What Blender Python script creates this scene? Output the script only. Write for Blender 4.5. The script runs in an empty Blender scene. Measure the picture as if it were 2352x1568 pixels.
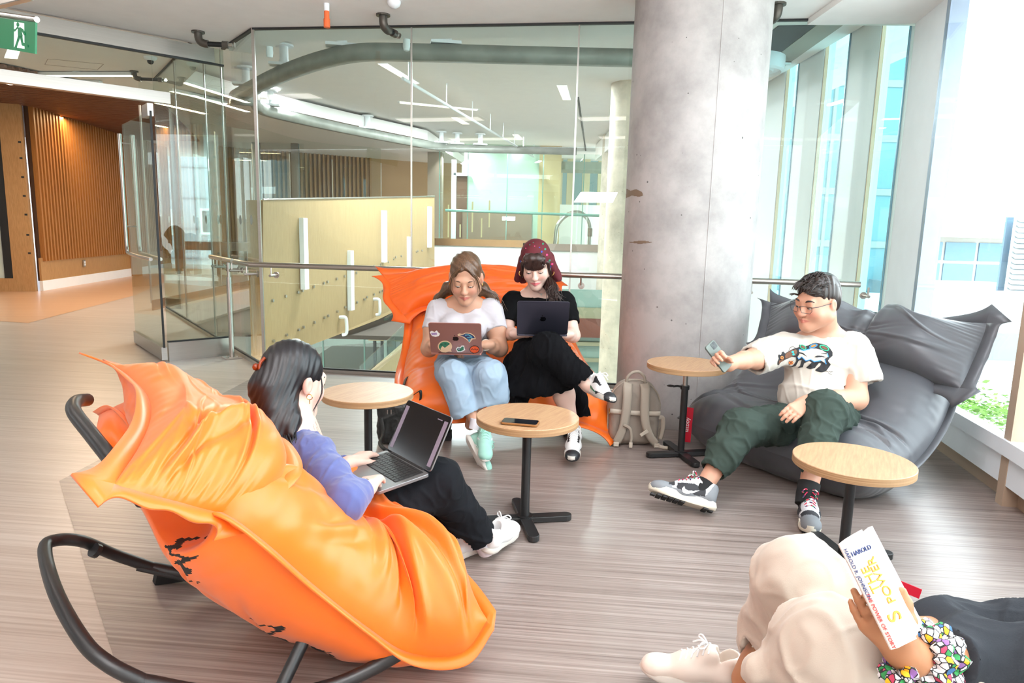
import bpy, bmesh, math, random
import numpy as np
from mathutils import Vector, Matrix
random.seed(4); RNG = np.random.RandomState(7)
SC = bpy.context.scene
COL = SC.collection

# ------------------------------------------------------------ camera
FPX = 1568.0; HC = 1.2
PITCH = math.atan(FPX/9650.0); ROLL = math.atan(.0245)
_F = Vector((0, math.cos(PITCH), -math.sin(PITCH)))
_R0 = Vector((1, 0, 0)); _U0 = Vector((0, math.sin(PITCH), math.cos(PITCH)))
_R = _R0*math.cos(ROLL) + _U0*math.sin(ROLL); _U = _U0*math.cos(ROLL) - _R0*math.sin(ROLL)
cam_d = bpy.data.cameras.new('camera'); cam_d.sensor_width = 36; cam_d.lens = 36*FPX/2352; cam_d.clip_start = .05; cam_d.clip_end = 500
cam = bpy.data.objects.new('camera', cam_d); COL.objects.link(cam)
m = Matrix.Identity(4)
for i in range(3):
    m[i][0] = _R[i]; m[i][1] = _U[i]; m[i][2] = -_F[i]
m[2][3] = HC
cam.matrix_world = m
SC.camera = cam

# ------------------------------------------------------------ world, sun-less sky light, exposure
def lin(c):
    if isinstance(c, str):
        c = [int(c[i:i+2], 16)/255 for i in (0, 2, 4)]
    return tuple((x/12.92 if x <= .04045 else ((x+.055)/1.055)**2.4) for x in c[:3])
world = bpy.data.worlds.new('world'); SC.world = world; world.use_nodes = True
_nt = world.node_tree; _bg = _nt.nodes['Background']
_tc = _nt.nodes.new('ShaderNodeTexCoord'); _sp = _nt.nodes.new('ShaderNodeSeparateXYZ'); _rp = _nt.nodes.new('ShaderNodeValToRGB')
_nt.links.new(_tc.outputs['Generated'], _sp.inputs[0]); _nt.links.new(_sp.outputs['Z'], _rp.inputs[0]); _nt.links.new(_rp.outputs[0], _bg.inputs[0])
_rp.color_ramp.elements[0].position = .0; _rp.color_ramp.elements[0].color = (.8, .82, .8, 1)
_rp.color_ramp.elements[1].position = .02; _rp.color_ramp.elements[1].color = (.86, .95, 1, 1)
_bg.inputs[1].default_value = 8.5
SC.view_settings.view_transform = 'Standard'; SC.view_settings.look = 'None'
SC.view_settings.gamma = 1; SC.view_settings.use_curve_mapping = False
SC.view_settings.exposure = -.05
cy = SC.cycles
cy.max_bounces = 10; cy.diffuse_bounces = 4; cy.glossy_bounces = 4; cy.transparent_max_bounces = 24; cy.transmission_bounces = 4
cy.use_denoising = True; cy.sample_clamp_indirect = 6; cy.caustics_reflective = False; cy.caustics_refractive = False
def area(name, loc, rot, sx, sy, power, color=(1, 1, 1)):
    l = bpy.data.lights.new(name, 'AREA'); l.shape = 'RECTANGLE'; l.size = sx; l.size_y = sy; l.energy = power; l.color = color
    o = bpy.data.objects.new(name, l); COL.objects.link(o); o.location = loc; o.rotation_euler = rot
    return o

# added unseen fill aimed up to brighten the ceiling, like a bounced flash
area('bounce_fill', (-.3, -.5, 1.75), (math.pi*.90, 0, 0), .6, .6, 230, (.95, .975, 1))
# ------------------------------------------------------------ pixel of the photograph -> point of the place
def _ray(x, y): return _F + _R*((x-1176)/FPX) - _U*((y-784)/FPX)
def PZ(x, y, Z=0):
    d = _ray(x, y); return Vector((0, 0, HC)) + d*((Z-HC)/d.z)
def PY(x, y, Y):
    d = _ray(x, y); return Vector((0, 0, HC)) + d*(Y/d.y)

# ------------------------------------------------------------ materials
def nodes(m):
    m.use_nodes = True; return m.node_tree, m.node_tree.nodes['Principled BSDF']
def mat(name, col, rough=.5, metal=0, bump=0, bscale=40, spec=.5, var=0, vscale=8, sheen=0, coat=0, emit=0, stretch=(1, 1, 1)):
    m = bpy.data.materials.new(name); nt, b = nodes(m); c = lin(col) + (1,)
    b.inputs['Base Color'].default_value = c; b.inputs['Roughness'].default_value = rough; b.inputs['Metallic'].default_value = metal
    b.inputs['Specular IOR Level'].default_value = spec
    if sheen: b.inputs['Sheen Weight'].default_value = sheen
    if coat: b.inputs['Coat Weight'].default_value = coat; b.inputs['Coat Roughness'].default_value = .15
    if emit: b.inputs['Emission Color'].default_value = c; b.inputs['Emission Strength'].default_value = emit
    tc = nt.nodes.new('ShaderNodeTexCoord'); mp = nt.nodes.new('ShaderNodeMapping'); mp.inputs['Scale'].default_value = stretch
    nt.links.new(tc.outputs['Object'], mp.inputs[0])
    if bump:
        n = nt.nodes.new('ShaderNodeTexNoise'); n.inputs['Scale'].default_value = bscale; n.inputs['Detail'].default_value = 3
        bp = nt.nodes.new('ShaderNodeBump'); bp.inputs['Strength'].default_value = bump; bp.inputs['Distance'].default_value = .01
        nt.links.new(mp.outputs[0], n.inputs['Vector']); nt.links.new(n.outputs[0], bp.inputs['Height']); nt.links.new(bp.outputs[0], b.inputs['Normal'])
    n = nt.nodes.new('ShaderNodeTexNoise'); n.inputs['Scale'].default_value = vscale; n.inputs['Detail'].default_value = 4
    hs = nt.nodes.new('ShaderNodeMixRGB'); hs.blend_type = 'MULTIPLY'; hs.inputs[0].default_value = max(var, .04)
    rp = nt.nodes.new('ShaderNodeValToRGB'); rp.color_ramp.elements[0].position = .35; rp.color_ramp.elements[1].position = .65
    rp.color_ramp.elements[0].color = (.35, .35, .35, 1); rp.color_ramp.elements[1].color = (1, 1, 1, 1)
    nt.links.new(mp.outputs[0], n.inputs['Vector']); nt.links.new(n.outputs[0], rp.inputs[0]); nt.links.new(rp.outputs[0], hs.inputs[2])
    hs.inputs[1].default_value = c; nt.links.new(hs.outputs[0], b.inputs['Base Color'])
    return m
def emis(name, col, strength):
    m = bpy.data.materials.new(name); m.use_nodes = True; nt = m.node_tree; nt.nodes.clear()
    o = nt.nodes.new('ShaderNodeOutputMaterial'); e = nt.nodes.new('ShaderNodeEmission'); e.inputs[0].default_value = lin(col)+(1,); e.inputs[1].default_value = strength
    nt.links.new(e.outputs[0], o.inputs[0]); return m
def glass(name, tint='f6faf8', refl=1.0, rough=.0):
    m = bpy.data.materials.new(name); m.use_nodes = True; nt = m.node_tree; nt.nodes.clear()
    o = nt.nodes.new('ShaderNodeOutputMaterial'); t = nt.nodes.new('ShaderNodeBsdfTransparent'); g = nt.nodes.new('ShaderNodeBsdfGlossy')
    t.inputs[0].default_value = lin(tint)+(1,); g.inputs['Roughness'].default_value = rough; g.inputs[0].default_value = (1, 1, 1, 1)
    lw = nt.nodes.new('ShaderNodeLayerWeight'); lw.inputs[0].default_value = .5
    p = nt.nodes.new('ShaderNodeMath'); p.operation = 'POWER'; p.inputs[1].default_value = 5
    a = nt.nodes.new('ShaderNodeMath'); a.operation = 'MULTIPLY_ADD'; a.inputs[1].default_value = .9*refl; a.inputs[2].default_value = .035*refl; a.use_clamp = True
    nt.links.new(lw.outputs['Facing'], p.inputs[0]); nt.links.new(p.outputs[0], a.inputs[0])
    mx = nt.nodes.new('ShaderNodeMixShader'); nt.links.new(a.outputs[0], mx.inputs[0]); nt.links.new(t.outputs[0], mx.inputs[1]); nt.links.new(g.outputs[0], mx.inputs[2])
    nt.links.new(mx.outputs[0], o.inputs[0]); return m
def wood(name, c1, c2, scale=(3, 40, 40), rough=.45, bands=6, rot=0, coat=0):
    m = bpy.data.materials.new(name); nt, b = nodes(m)
    tc = nt.nodes.new('ShaderNodeTexCoord'); mp = nt.nodes.new('ShaderNodeMapping'); mp.inputs['Scale'].default_value = scale; mp.inputs['Rotation'].default_value = (0, 0, rot)
    mp.vector_type = 'POINT'
    r0 = nt.nodes.new('ShaderNodeMapping'); r0.inputs['Rotation'].default_value = (0, 0, rot); mp.inputs['Rotation'].default_value = (0, 0, 0)
    nt.links.new(tc.outputs['Object'], r0.inputs[0]); nt.links.new(r0.outputs[0], mp.inputs[0])
    n1 = nt.nodes.new('ShaderNodeTexNoise'); n1.inputs['Scale'].default_value = bands; n1.inputs['Detail'].default_value = 6; n1.inputs['Roughness'].default_value = .65
    nt.links.new(mp.outputs[0], n1.inputs['Vector'])
    rp = nt.nodes.new('ShaderNodeValToRGB'); rp.color_ramp.elements[0].position = .36; rp.color_ramp.elements[1].position = .64
    rp.color_ramp.elements[0].color = lin(c1)+(1,); rp.color_ramp.elements[1].color = lin(c2)+(1,)
    nt.links.new(n1.outputs[0], rp.inputs[0]); nt.links.new(rp.outputs[0], b.inputs['Base Color']); b.inputs['Roughness'].default_value = rough
    if coat: b.inputs['Coat Weight'].default_value = coat; b.inputs['Coat Roughness'].default_value = .2
    bp = nt.nodes.new('ShaderNodeBump'); bp.inputs['Strength'].default_value = .08; nt.links.new(n1.outputs[0], bp.inputs['Height']); nt.links.new(bp.outputs[0], b.inputs['Normal'])
    return m

# ------------------------------------------------------------ object helpers
def tag(o, label=None, cat=None, group=None, kind=None):
    if label: o['label'] = label
    if cat: o['category'] = cat
    if group: o['group'] = group
    if kind: o['kind'] = kind
    return o
def empty(name, loc=(0, 0, 0), rz=0, label=None, cat=None, group=None):
    o = bpy.data.objects.new(name, None); o.empty_display_size = .1; COL.objects.link(o); o.location = loc; o.rotation_euler = (0, 0, rz)
    bpy.context.view_layer.update() if False else None
    return tag(o, label, cat, group)
def link(name, me, mats, parent=None, smooth=False, bevel=0, sub=0, world_space=False):
    o = bpy.data.objects.new(name, me); COL.objects.link(o)
    for mm in (mats if isinstance(mats, (list, tuple)) else [mats]): me.materials.append(mm)
    if parent is not None:
        o.parent = parent
        if world_space:
            mw = parent_matrix(parent); o.matrix_parent_inverse = mw.inverted()
    if smooth: me.polygons.foreach_set('use_smooth', [True]*len(me.polygons))
    if bevel:
        b = o.modifiers.new('bevel', 'BEVEL'); b.width = bevel; b.segments = 2; b.limit_method = 'ANGLE'; b.angle_limit = .6
    if sub:
        s = o.modifiers.new('sub', 'SUBSURF'); s.levels = sub; s.render_levels = sub
    return o
def parent_matrix(p):
    mw = Matrix.LocRotScale(p.location, p.rotation_euler, p.scale)
    if p.parent is not None: mw = parent_matrix(p.parent) @ p.matrix_parent_inverse @ mw
    return mw
class MB:
    """collects shapes into one mesh"""
    def __init__(s): s.v = []; s.f = []; s.mi = []; s.cur = 0
    def add(s, vs, fs):
        n = len(s.v); s.v += [tuple(v) for v in vs]; s.f += [tuple(i+n for i in f) for f in fs]; s.mi += [s.cur]*len(fs); return s
    def box(s, c, d, M=None):
        x, y, z = d[0]/2, d[1]/2, d[2]/2
        vs = [Vector((a*x, b*y, e*z)) for a in (-1, 1) for b in (-1, 1) for e in (-1, 1)]
        if M is not None: vs = [M @ v for v in vs]
        vs = [v+Vector(c) for v in vs]
        return s.add(vs, [(0, 1, 3, 2), (4, 6, 7, 5), (0, 4, 5, 1), (2, 3, 7, 6), (0, 2, 6, 4), (1, 5, 7, 3)])
    def wall(s, a, b, z0, z1, t=.012, off=0):
        """upright slab over the line a-b; off pushes it to the left of a->b"""
        a = Vector((a[0], a[1], 0)); b = Vector((b[0], b[1], 0)); d = (b-a).normalized(); n = Vector((-d.y, d.x, 0))
        p = [a+n*(off-t/2), b+n*(off-t/2), b+n*(off+t/2), a+n*(off+t/2)]
        vs = [Vector((q.x, q.y, z)) for z in (z0, z1) for q in p]
        return s.add(vs, [(3, 2, 1, 0), (4, 5, 6, 7), (0, 1, 5, 4), (1, 2, 6, 5), (2, 3, 7, 6), (3, 0, 4, 7)])
    def prism(s, pts, z0, z1):
        n = len(pts); vs = [(p[0], p[1], z0) for p in pts]+[(p[0], p[1], z1) for p in pts]
        return s.add(vs, [tuple(range(n))[::-1], tuple(range(n, 2*n))]+[(i, (i+1) % n, n+(i+1) % n, n+i) for i in range(n)])
    def tube(s, pts, r, seg=12, closed=False, caps=True):
        pts = [Vector(p) for p in pts]; n = len(pts); rr = r if isinstance(r, (list, tuple)) else [r]*n
        vs = []; fs = []; up = None
        for i, p in enumerate(pts):
            if closed: t = (pts[(i+1) % n]-pts[i-1])
            else: t = pts[min(i+1, n-1)]-pts[max(i-1, 0)]
            t = t.normalized() if t.length > 1e-9 else Vector((0, 0, 1))
            if up is None:
                up = t.orthogonal().normalized()
            up = (up-t*up.dot(t)); up = up.normalized() if up.length > 1e-6 else t.orthogonal().normalized()
            w = t.cross(up)
            for k in range(seg):
                a = 2*math.pi*k/seg; vs.append(p+(up*math.cos(a)+w*math.sin(a))*rr[i])
        for i in range(n if closed else n-1):
            for k in range(seg):
                a = i*seg+k; b = i*seg+(k+1) % seg; c = ((i+1) % n)*seg+(k+1) % seg; d = ((i+1) % n)*seg+k
                fs.append((a, b, c, d))
        if caps and not closed: fs += [tuple(range(seg))[::-1], tuple(range((n-1)*seg, n*seg))]
        return s.add(vs, fs)
    def cyl(s, a, b, r, seg=24): return s.tube([a, b], r, seg)
    def lathe(s, prof, c=(0, 0, 0), seg=32, M=None):
        vs = []; fs = []; n = len(prof)
        for r, z in prof:
            for k in range(seg):
                a = 2*math.pi*k/seg; v = Vector((r*math.cos(a), r*math.sin(a), z)); v = M @ v if M is not None else v; vs.append(v+Vector(c))
        for i in range(n-1):
            for k in range(seg): fs.append((i*seg+k, i*seg+(k+1) % seg, (i+1)*seg+(k+1) % seg, (i+1)*seg+k))
        fs += [tuple(range(seg))[::-1], tuple(range((n-1)*seg, n*seg))]
        return s.add(vs, fs)
    def grid(s, P):
        """P[i][j] points"""
        nu, nv = len(P), len(P[0]); vs = [p for row in P for p in row]
        return s.add(vs, [(i*nv+j, (i+1)*nv+j, (i+1)*nv+j+1, i*nv+j+1) for i in range(nu-1) for j in range(nv-1)])
    def xf(s, M, start=0):
        for i in range(start, len(s.v)): s.v[i] = tuple(M @ Vector(s.v[i]))
        return s
    def build(s, name, mats, parent=None, smooth=False, bevel=0, sub=0, ws=False, solid=0):
        me = bpy.data.meshes.new(name); me.from_pydata(s.v, [], s.f)
        if any(s.mi): me.polygons.foreach_set('material_index', s.mi)
        me.update()
        o = link(name, me, mats, parent, smooth, bevel, sub, ws)
        if solid:
            q = o.modifiers.new('solid', 'SOLIDIFY'); q.thickness = solid; q.offset = 0
        if smooth:
            try: me.set_sharp_from_angle(angle=.75)
            except Exception: pass
        return o
def smoothpath(pts, n=8):
    """Catmull-Rom through the points"""
    P = [Vector(p) for p in pts]; P = [P[0]*2-P[1]]+P+[P[-1]*2-P[-2]]; out = []
    for i in range(1, len(P)-2):
        for k in range(n):
            t = k/n; a, b, c, d = P[i-1], P[i], P[i+1], P[i+2]
            out.append(.5*((2*b)+(c-a)*t+(2*a-5*b+4*c-d)*t*t+(3*b-3*c+d-a)*t**3))
    return out+[P[-2]]
def copy_tree(o, parent=None):
    c = o.copy(); COL.objects.link(c); c.parent = parent
    if parent is not None: c.matrix_parent_inverse = o.matrix_parent_inverse
    for ch in list(o.children): copy_tree(ch, c)
    return c
def text(name, s, size, mt, M, parent=None, depth=.0006, ws=True):
    cu = bpy.data.curves.new(name, 'FONT'); cu.body = s; cu.size = size; cu.extrude = depth; cu.align_x = 'CENTER'; cu.align_y = 'CENTER'
    o = bpy.data.objects.new(name, cu); COL.objects.link(o)
    dg = bpy.context.evaluated_depsgraph_get(); me = bpy.data.meshes.new_from_object(o.evaluated_get(dg)); bpy.data.objects.remove(o)
    me.transform(M); me.materials.clear(); return link(name, me, mt, parent, world_space=ws)
def frame3(o, x, y):
    """matrix with origin o, x axis along x, y axis near y"""
    x = Vector(x).normalized(); y = Vector(y); z = x.cross(y).normalized(); y = z.cross(x)
    M = Matrix.Identity(4)
    for i in range(3): M[i][0] = x[i]; M[i][1] = y[i]; M[i][2] = z[i]; M[i][3] = o[i]
    return M
# ------------------------------------------------------------ solid modelling on a distance grid (bodies, clothes)
def V(*a): return np.array(a, float)
def npv(p): return np.array([p[0], p[1], p[2]], float)
class Field:
    def __init__(s, lo, hi, vox):
        s.lo = np.array(lo, np.float32); s.vox = vox; s.n = np.ceil((np.array(hi)-s.lo)/vox).astype(int)+1
        s.a = np.full(s.n, .5, np.float32)
    def _win(s, blo, bhi):
        i0 = np.clip(np.floor((np.array(blo)-s.lo)/s.vox).astype(int), 0, s.n-1); i1 = np.clip(np.ceil((np.array(bhi)-s.lo)/s.vox).astype(int)+1, 1, s.n)
        ax = [(s.lo[k]+np.arange(i0[k], i1[k])*s.vox).astype(np.float32) for k in range(3)]
        return tuple(slice(i0[k], i1[k]) for k in range(3)), ax[0][:, None, None], ax[1][None, :, None], ax[2][None, None, :]
    def op(s, fn, blo, bhi, k=.02, mode='add'):
        w, X, Y, Z = s._win(np.array(blo)-k-.015, np.array(bhi)+k+.015)
        if min(np.array(s.a[w].shape)) == 0: return s
        d = fn(X, Y, Z).astype(np.float32); a = s.a[w]
        if mode == 'add':
            h = np.maximum(k-np.abs(a-d), 0)/max(k, 1e-6); s.a[w] = np.minimum(a, d)-h*h*k*.25
        else:
            d = -d; h = np.maximum(k-np.abs(a-d), 0)/max(k, 1e-6); s.a[w] = np.maximum(a, d)+h*h*k*.25
        return s
    def cone(s, a, b, ra, rb=None, k=.02, mode='add', flat=None):
        """round cone a->b; flat=(dir, factor) squashes across dir"""
        a = npv(a); b = npv(b); rb = ra if rb is None else rb; ab = b-a; L = max(ab@ab, 1e-9); R = max(ra, rb)
        if flat is not None:
            fd = npv(flat[0]); fd /= np.linalg.norm(fd); ff = flat[1]
        def fn(X, Y, Z):
            px, py, pz = X-a[0], Y-a[1], Z-a[2]; t = np.clip((px*ab[0]+py*ab[1]+pz*ab[2])/L, 0, 1)
            qx, qy, qz = px-t*ab[0], py-t*ab[1], pz-t*ab[2]
            q = qx*qx+qy*qy+qz*qz
            if flat is not None:
                f = qx*fd[0]+qy*fd[1]+qz*fd[2]; q = q+f*f*(1/(ff*ff)-1)
                return (np.sqrt(q)-(ra+(rb-ra)*t))*(ff if ff < 1 else 1)
            return np.sqrt(q)-(ra+(rb-ra)*t)
        ex = R*(max(1, flat[1]) if flat is not None else 1)
        return s.op(fn, np.minimum(a, b)-ex, np.maximum(a, b)+ex, k, mode)
    def chain(s, pts, rs, k=.02, flat=None):
        for i in range(len(pts)-1): s.cone(pts[i], pts[i+1], rs[i], rs[i+1], k, flat=flat)
        return s
    def ell(s, c, r, R=None, k=.02, mode='add'):
        c = npv(c); r = np.array(r, float); R = np.eye(3) if R is None else np.array(R)[:3, :3]
        def fn(X, Y, Z):
            px, py, pz = X-c[0], Y-c[1], Z-c[2]
            u = [(px*R[0, i]+py*R[1, i]+pz*R[2, i]) for i in range(3)]
            k0 = np.sqrt((u[0]/r[0])**2+(u[1]/r[1])**2+(u[2]/r[2])**2)+1e-6
            k1 = np.sqrt((u[0]/r[0]**2)**2+(u[1]/r[1]**2)**2+(u[2]/r[2]**2)**2)+1e-6
            return k0*(k0-1)/k1
        e = np.abs(R)@r
        return s.op(fn, c-e, c+e, k, mode)
    def rbox(s, c, h, R=None, rad=.01, k=.01, mode='add'):
        c = npv(c); h = np.array(h, float)-rad; R = np.eye(3) if R is None else np.array(R)[:3, :3]
        def fn(X, Y, Z):
            px, py, pz = X-c[0], Y-c[1], Z-c[2]
            q = [np.abs(px*R[0, i]+py*R[1, i]+pz*R[2, i])-h[i] for i in range(3)]
            return np.sqrt(np.maximum(q[0], 0)**2+np.maximum(q[1], 0)**2+np.maximum(q[2], 0)**2)+np.minimum(np.maximum(q[0], np.maximum(q[1], q[2])), 0)-rad
        e = np.abs(R)@(h+rad)
        return s.op(fn, c-e, c+e, k, mode)
    def cut(s, p, n, k=.002):
        """remove everything on the side the normal points to"""
        p = npv(p); n = npv(n); n /= np.linalg.norm(n)
        X, Y, Z = [(s.lo[i]+np.arange(s.n[i])*s.vox).astype(np.float32) for i in range(3)]
        d = (X[:, None, None]-p[0])*n[0]+(Y[None, :, None]-p[1])*n[1]+(Z[None, None, :]-p[2])*n[2]
        s.a = np.maximum(s.a, d.astype(np.float32)); return s
    def cut_local(s, p, n, rad):
        """as cut, but only within rad of p"""
        p = npv(p); n = npv(n); n /= np.linalg.norm(n)
        w, X, Y, Z = s._win(p-rad, p+rad)
        d = (X-p[0])*n[0]+(Y-p[1])*n[1]+(Z-p[2])*n[2]; q = np.sqrt((X-p[0])**2+(Y-p[1])**2+(Z-p[2])**2)-rad
        s.a[w] = np.maximum(s.a[w], np.minimum(d, -q).astype(np.float32)); return s
    def minus(s, other_fn, blo, bhi): return s.op(other_fn, blo, bhi, .001, 'sub')
    def warp(s, fn):
        X, Y, Z = [(s.lo[i]+np.arange(s.n[i])*s.vox).astype(np.float32) for i in range(3)]
        s.a += fn(X[:, None, None], Y[None, :, None], Z[None, None, :]).astype(np.float32); return s
    def mesh(s, name, smooth=1):
        a = s.a; a[0] = a[-1] = .5; a[:, 0] = a[:, -1] = .5; a[:, :, 0] = a[:, :, -1] = .5
        ins = a < 0; nx, ny, nz = a.shape
        cnt = np.zeros((nx-1, ny-1, nz-1), np.int8)
        for dx in (0, 1):
            for dy in (0, 1):
                for dz in (0, 1): cnt += ins[dx:nx-1+dx, dy:ny-1+dy, dz:nz-1+dz]
        act = (cnt > 0) & (cnt < 8); I, J, K = np.nonzero(act)
        idx = np.full(act.shape, -1, np.int32); idx[I, J, K] = np.arange(len(I))
        acc = np.zeros((len(I), 3)); num = np.zeros(len(I))
        cor = {(x, y, z): a[I+x, J+y, K+z].astype(np.float64) for x in (0, 1) for y in (0, 1) for z in (0, 1)}
        for ax in range(3):
            for u in (0, 1):
                for v in (0, 1):
                    p = [0, 0, 0]; o = [i for i in range(3) if i != ax]; p[o[0]] = u; p[o[1]] = v; q = list(p); q[ax] = 1
                    A = cor[tuple(p)]; B = cor[tuple(q)]; mk = (A < 0) != (B < 0); t = np.where(mk, A/np.where(mk, A-B, 1), 0)
                    for i in range(3): acc[:, i] += np.where(mk, (p[i]+(t if i == ax else 0)), 0)
                    num += mk
        vs = (acc/num[:, None]+np.stack([I, J, K], 1))*s.vox+s.lo
        faces = []
        for ax in range(3):
            sl0 = [slice(1, -1)]*3; sl0[ax] = slice(0, -1); sl1 = [slice(1, -1)]*3; sl1[ax] = slice(1, None)
            A = ins[tuple(sl0)]; B = ins[tuple(sl1)]; x = np.nonzero(A != B); base = [x[0]+1, x[1]+1, x[2]+1]; base[ax] = x[ax]
            o = [i for i in range(3) if i != ax]; q = []
            for du, dv in ((-1, -1), (0, -1), (0, 0), (-1, 0)):
                c = [base[0], base[1], base[2]]; c[o[0]] = base[o[0]]+du; c[o[1]] = base[o[1]]+dv; q.append(idx[c[0], c[1], c[2]])
            q = np.stack(q, 1); flip = A[x] if ax != 1 else ~A[x]; q[~flip] = q[~flip][:, ::-1]; faces.append(q)
        F = np.concatenate(faces)
        # light laplacian smoothing
        if smooth and len(F):
            E = np.concatenate([F[:, [0, 1]], F[:, [1, 2]], F[:, [2, 3]], F[:, [3, 0]]])
            for _ in range(smooth):
                sm = np.zeros_like(vs); c = np.zeros(len(vs))
                for k in range(3): sm[:, k] = np.bincount(E[:, 0], vs[E[:, 1], k], len(vs))+np.bincount(E[:, 1], vs[E[:, 0], k], len(vs))
                c = np.bincount(E[:, 0], minlength=len(vs))+np.bincount(E[:, 1], minlength=len(vs))
                vs = vs*.5+.5*sm/np.maximum(c, 1)[:, None]
        return npmesh(name, vs, F), vs, F
def npmesh(name, vs, F):
    me = bpy.data.meshes.new(name); me.vertices.add(len(vs)); me.vertices.foreach_set('co', np.asarray(vs, np.float32).ravel())
    n = F.shape[1]; me.loops.add(len(F)*n); me.loops.foreach_set('vertex_index', F.astype(np.int32).ravel())
    me.polygons.add(len(F)); me.polygons.foreach_set('loop_start', np.arange(0, len(F)*n, n, dtype=np.int32))
    me.polygons.foreach_set('loop_total', np.full(len(F), n, np.int32)); me.update(calc_edges=True); me.validate(); return me
def facemats(me, vs, F, fn):
    """fn(centres)-> material index per face"""
    c = vs[F].mean(1); me.polygons.foreach_set('material_index', fn(c).astype(np.int32))
_wv = [(RNG.normal(size=3), RNG.uniform(0, 6.28)) for _ in range(60)]
def noise3(X, Y, Z, sc, n=10, off=0, aniso=(1, 1, 1)):
    r = 0
    for i in range(n):
        d, p = _wv[(i+off) % 60]; d = d/np.linalg.norm(d); f = sc*(.6+.9*((i*7) % n)/n)
        r = r+np.sin(f*(d[0]*X*aniso[0]+d[1]*Y*aniso[1]+d[2]*Z*aniso[2])+p)
    return r/math.sqrt(n)
def folds(X, Y, Z, sc, amp, off=0, aniso=(1, 1, 1)):
    """sharp-crested cloth folds"""
    n1 = noise3(X, Y, Z, sc, 7, off, aniso); return amp*(np.exp(-(n1/.35)**2)-.4)
# ------------------------------------------------------------ the room
ZC = 2.7; ZH = 3.05
A = Vector((-2.07, 5.61, 0)); B = Vector((.77, 5.18, 0)); D = Vector((2.76, 4.95, 0)); W1 = Vector((2.62, 4.27, 0)); W2 = Vector((2.385, 3.0, 0)); W3 = Vector((1.98, 1.1, 0)); W4 = Vector((1.6, -.7, 0))
GL = Vector((-4.83, 9.45, 0)); P0 = Vector((-2.57, 6.24, 0)); P1 = Vector((-3.0, 5.86, 0)); P2 = Vector((-5.2, 3.9, 0))
M_ceil = mat('ceiling_paint', 'f8f3f1', .9, var=.02)
M_white = mat('white_paint', 'f1f4f8', .6)
M_fascia = mat('white_fascia', 'f0efec', .5)
M_steel = mat('brushed_steel', 'c2bfba', .28, 1, var=.1, vscale=3, stretch=(1, 1, 60))
M_rail = mat('satin_rail_steel', 'c0b8b1', .3, 1)
M_dark = mat('black_gasket', '181a1b', .5)
M_glass = glass('clear_glass', 'f1f8f5', .8)
M_gedge = mat('green_glass_edge', '6f9a8c', .15)
M_wglass = glass('window_glass', 'fafdfd', .8)
M_maple = wood('pale_maple', 'a5895f', 'b79a70', (40, 40, .8), .5, 4)
M_oak = wood('oak_wood', 'a37a4c', 'b98f60', (30, 30, 2), .5, 4)
M_slat = wood('slat_wood', '986232', 'b0783e', (30, 30, 1.2), .5, 4)
M_slatback = mat('slat_backing', '3a2110', .8)
M_bronze = mat('bronze_trim', 'a98462', .25, 1)
M_green = mat('pale_green_back_painted_glass', 'b9cdbb', .2)
M_brown = mat('taupe_board', '8a7260', .7)
M_band = mat('galvanised_band', '94968f', .5, .15, var=.35, vscale=5)
M_tan = mat('sill_tan', 'b39b86', .6)
M_cove = mat('floor_cove', 'a9a6a2', .4)

def floor_mat(name, c1, c2, c3, rot):
    m = bpy.data.materials.new(name); nt, b = nodes(m)
    tc = nt.nodes.new('ShaderNodeTexCoord'); r0 = nt.nodes.new('ShaderNodeMapping'); r0.inputs['Rotation'].default_value = (0, 0, rot)
    nt.links.new(tc.outputs['Object'], r0.inputs[0])
    def streak(sx, sy, det):
        mp = nt.nodes.new('ShaderNodeMapping'); mp.inputs['Scale'].default_value = (sx, sy, 1); nt.links.new(r0.outputs[0], mp.inputs[0])
        n = nt.nodes.new('ShaderNodeTexNoise'); n.inputs['Scale'].default_value = 1; n.inputs['Detail'].default_value = det; n.inputs['Roughness'].default_value = .7
        nt.links.new(mp.outputs[0], n.inputs['Vector']); return n
    n1 = streak(.7, 75, 5); n2 = streak(.25, 14, 3)
    rp = nt.nodes.new('ShaderNodeValToRGB'); e = rp.color_ramp.elements; e[0].position = .34; e[0].color = lin(c1)+(1,); e[1].position = .62; e[1].color = lin(c3)+(1,)
    x = e.new(.48); x.color = lin(c2)+(1,)
    nt.links.new(n1.outputs[0], rp.inputs[0])
    mx = nt.nodes.new('ShaderNodeMixRGB'); mx.blend_type = 'SOFT_LIGHT'; mx.inputs[0].default_value = .55
    nt.links.new(rp.outputs[0], mx.inputs[1]); nt.links.new(n2.outputs[0], mx.inputs[2]); nt.links.new(mx.outputs[0], b.inputs['Base Color'])
    b.inputs['Roughness'].default_value = .36; b.inputs['Specular IOR Level'].default_value = .6; b.inputs['Coat Weight'].default_value = .5; b.inputs['Coat Roughness'].default_value = .33
    bp = nt.nodes.new('ShaderNodeBump'); bp.inputs['Strength'].default_value = .05; nt.links.new(n1.outputs[0], bp.inputs['Height']); nt.links.new(bp.outputs[0], b.inputs['Normal'])
    return m
M_fl_light = floor_mat('light_vinyl', 'a18f83', 'b3a398', 'bfb2a8', .10)
M_fl_brown = floor_mat('brown_vinyl', '6a5c56', '887a74', '9d918b', .09)
M_fl_orange = floor_mat('orange_vinyl', 'bb8e6c', 'c69a78', 'cfa788', -.2)
def sheet(name, pts, z, m, flip=False, kind='structure', parent=None, th=.0):
    b = MB()
    if th: b.prism(pts if not flip else pts[::-1], z-th, z)
    else: b.add([(p[0], p[1], z) for p in pts], [tuple(range(len(pts)))])
    o = b.build(name, m, parent); o['kind'] = kind; return o
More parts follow.
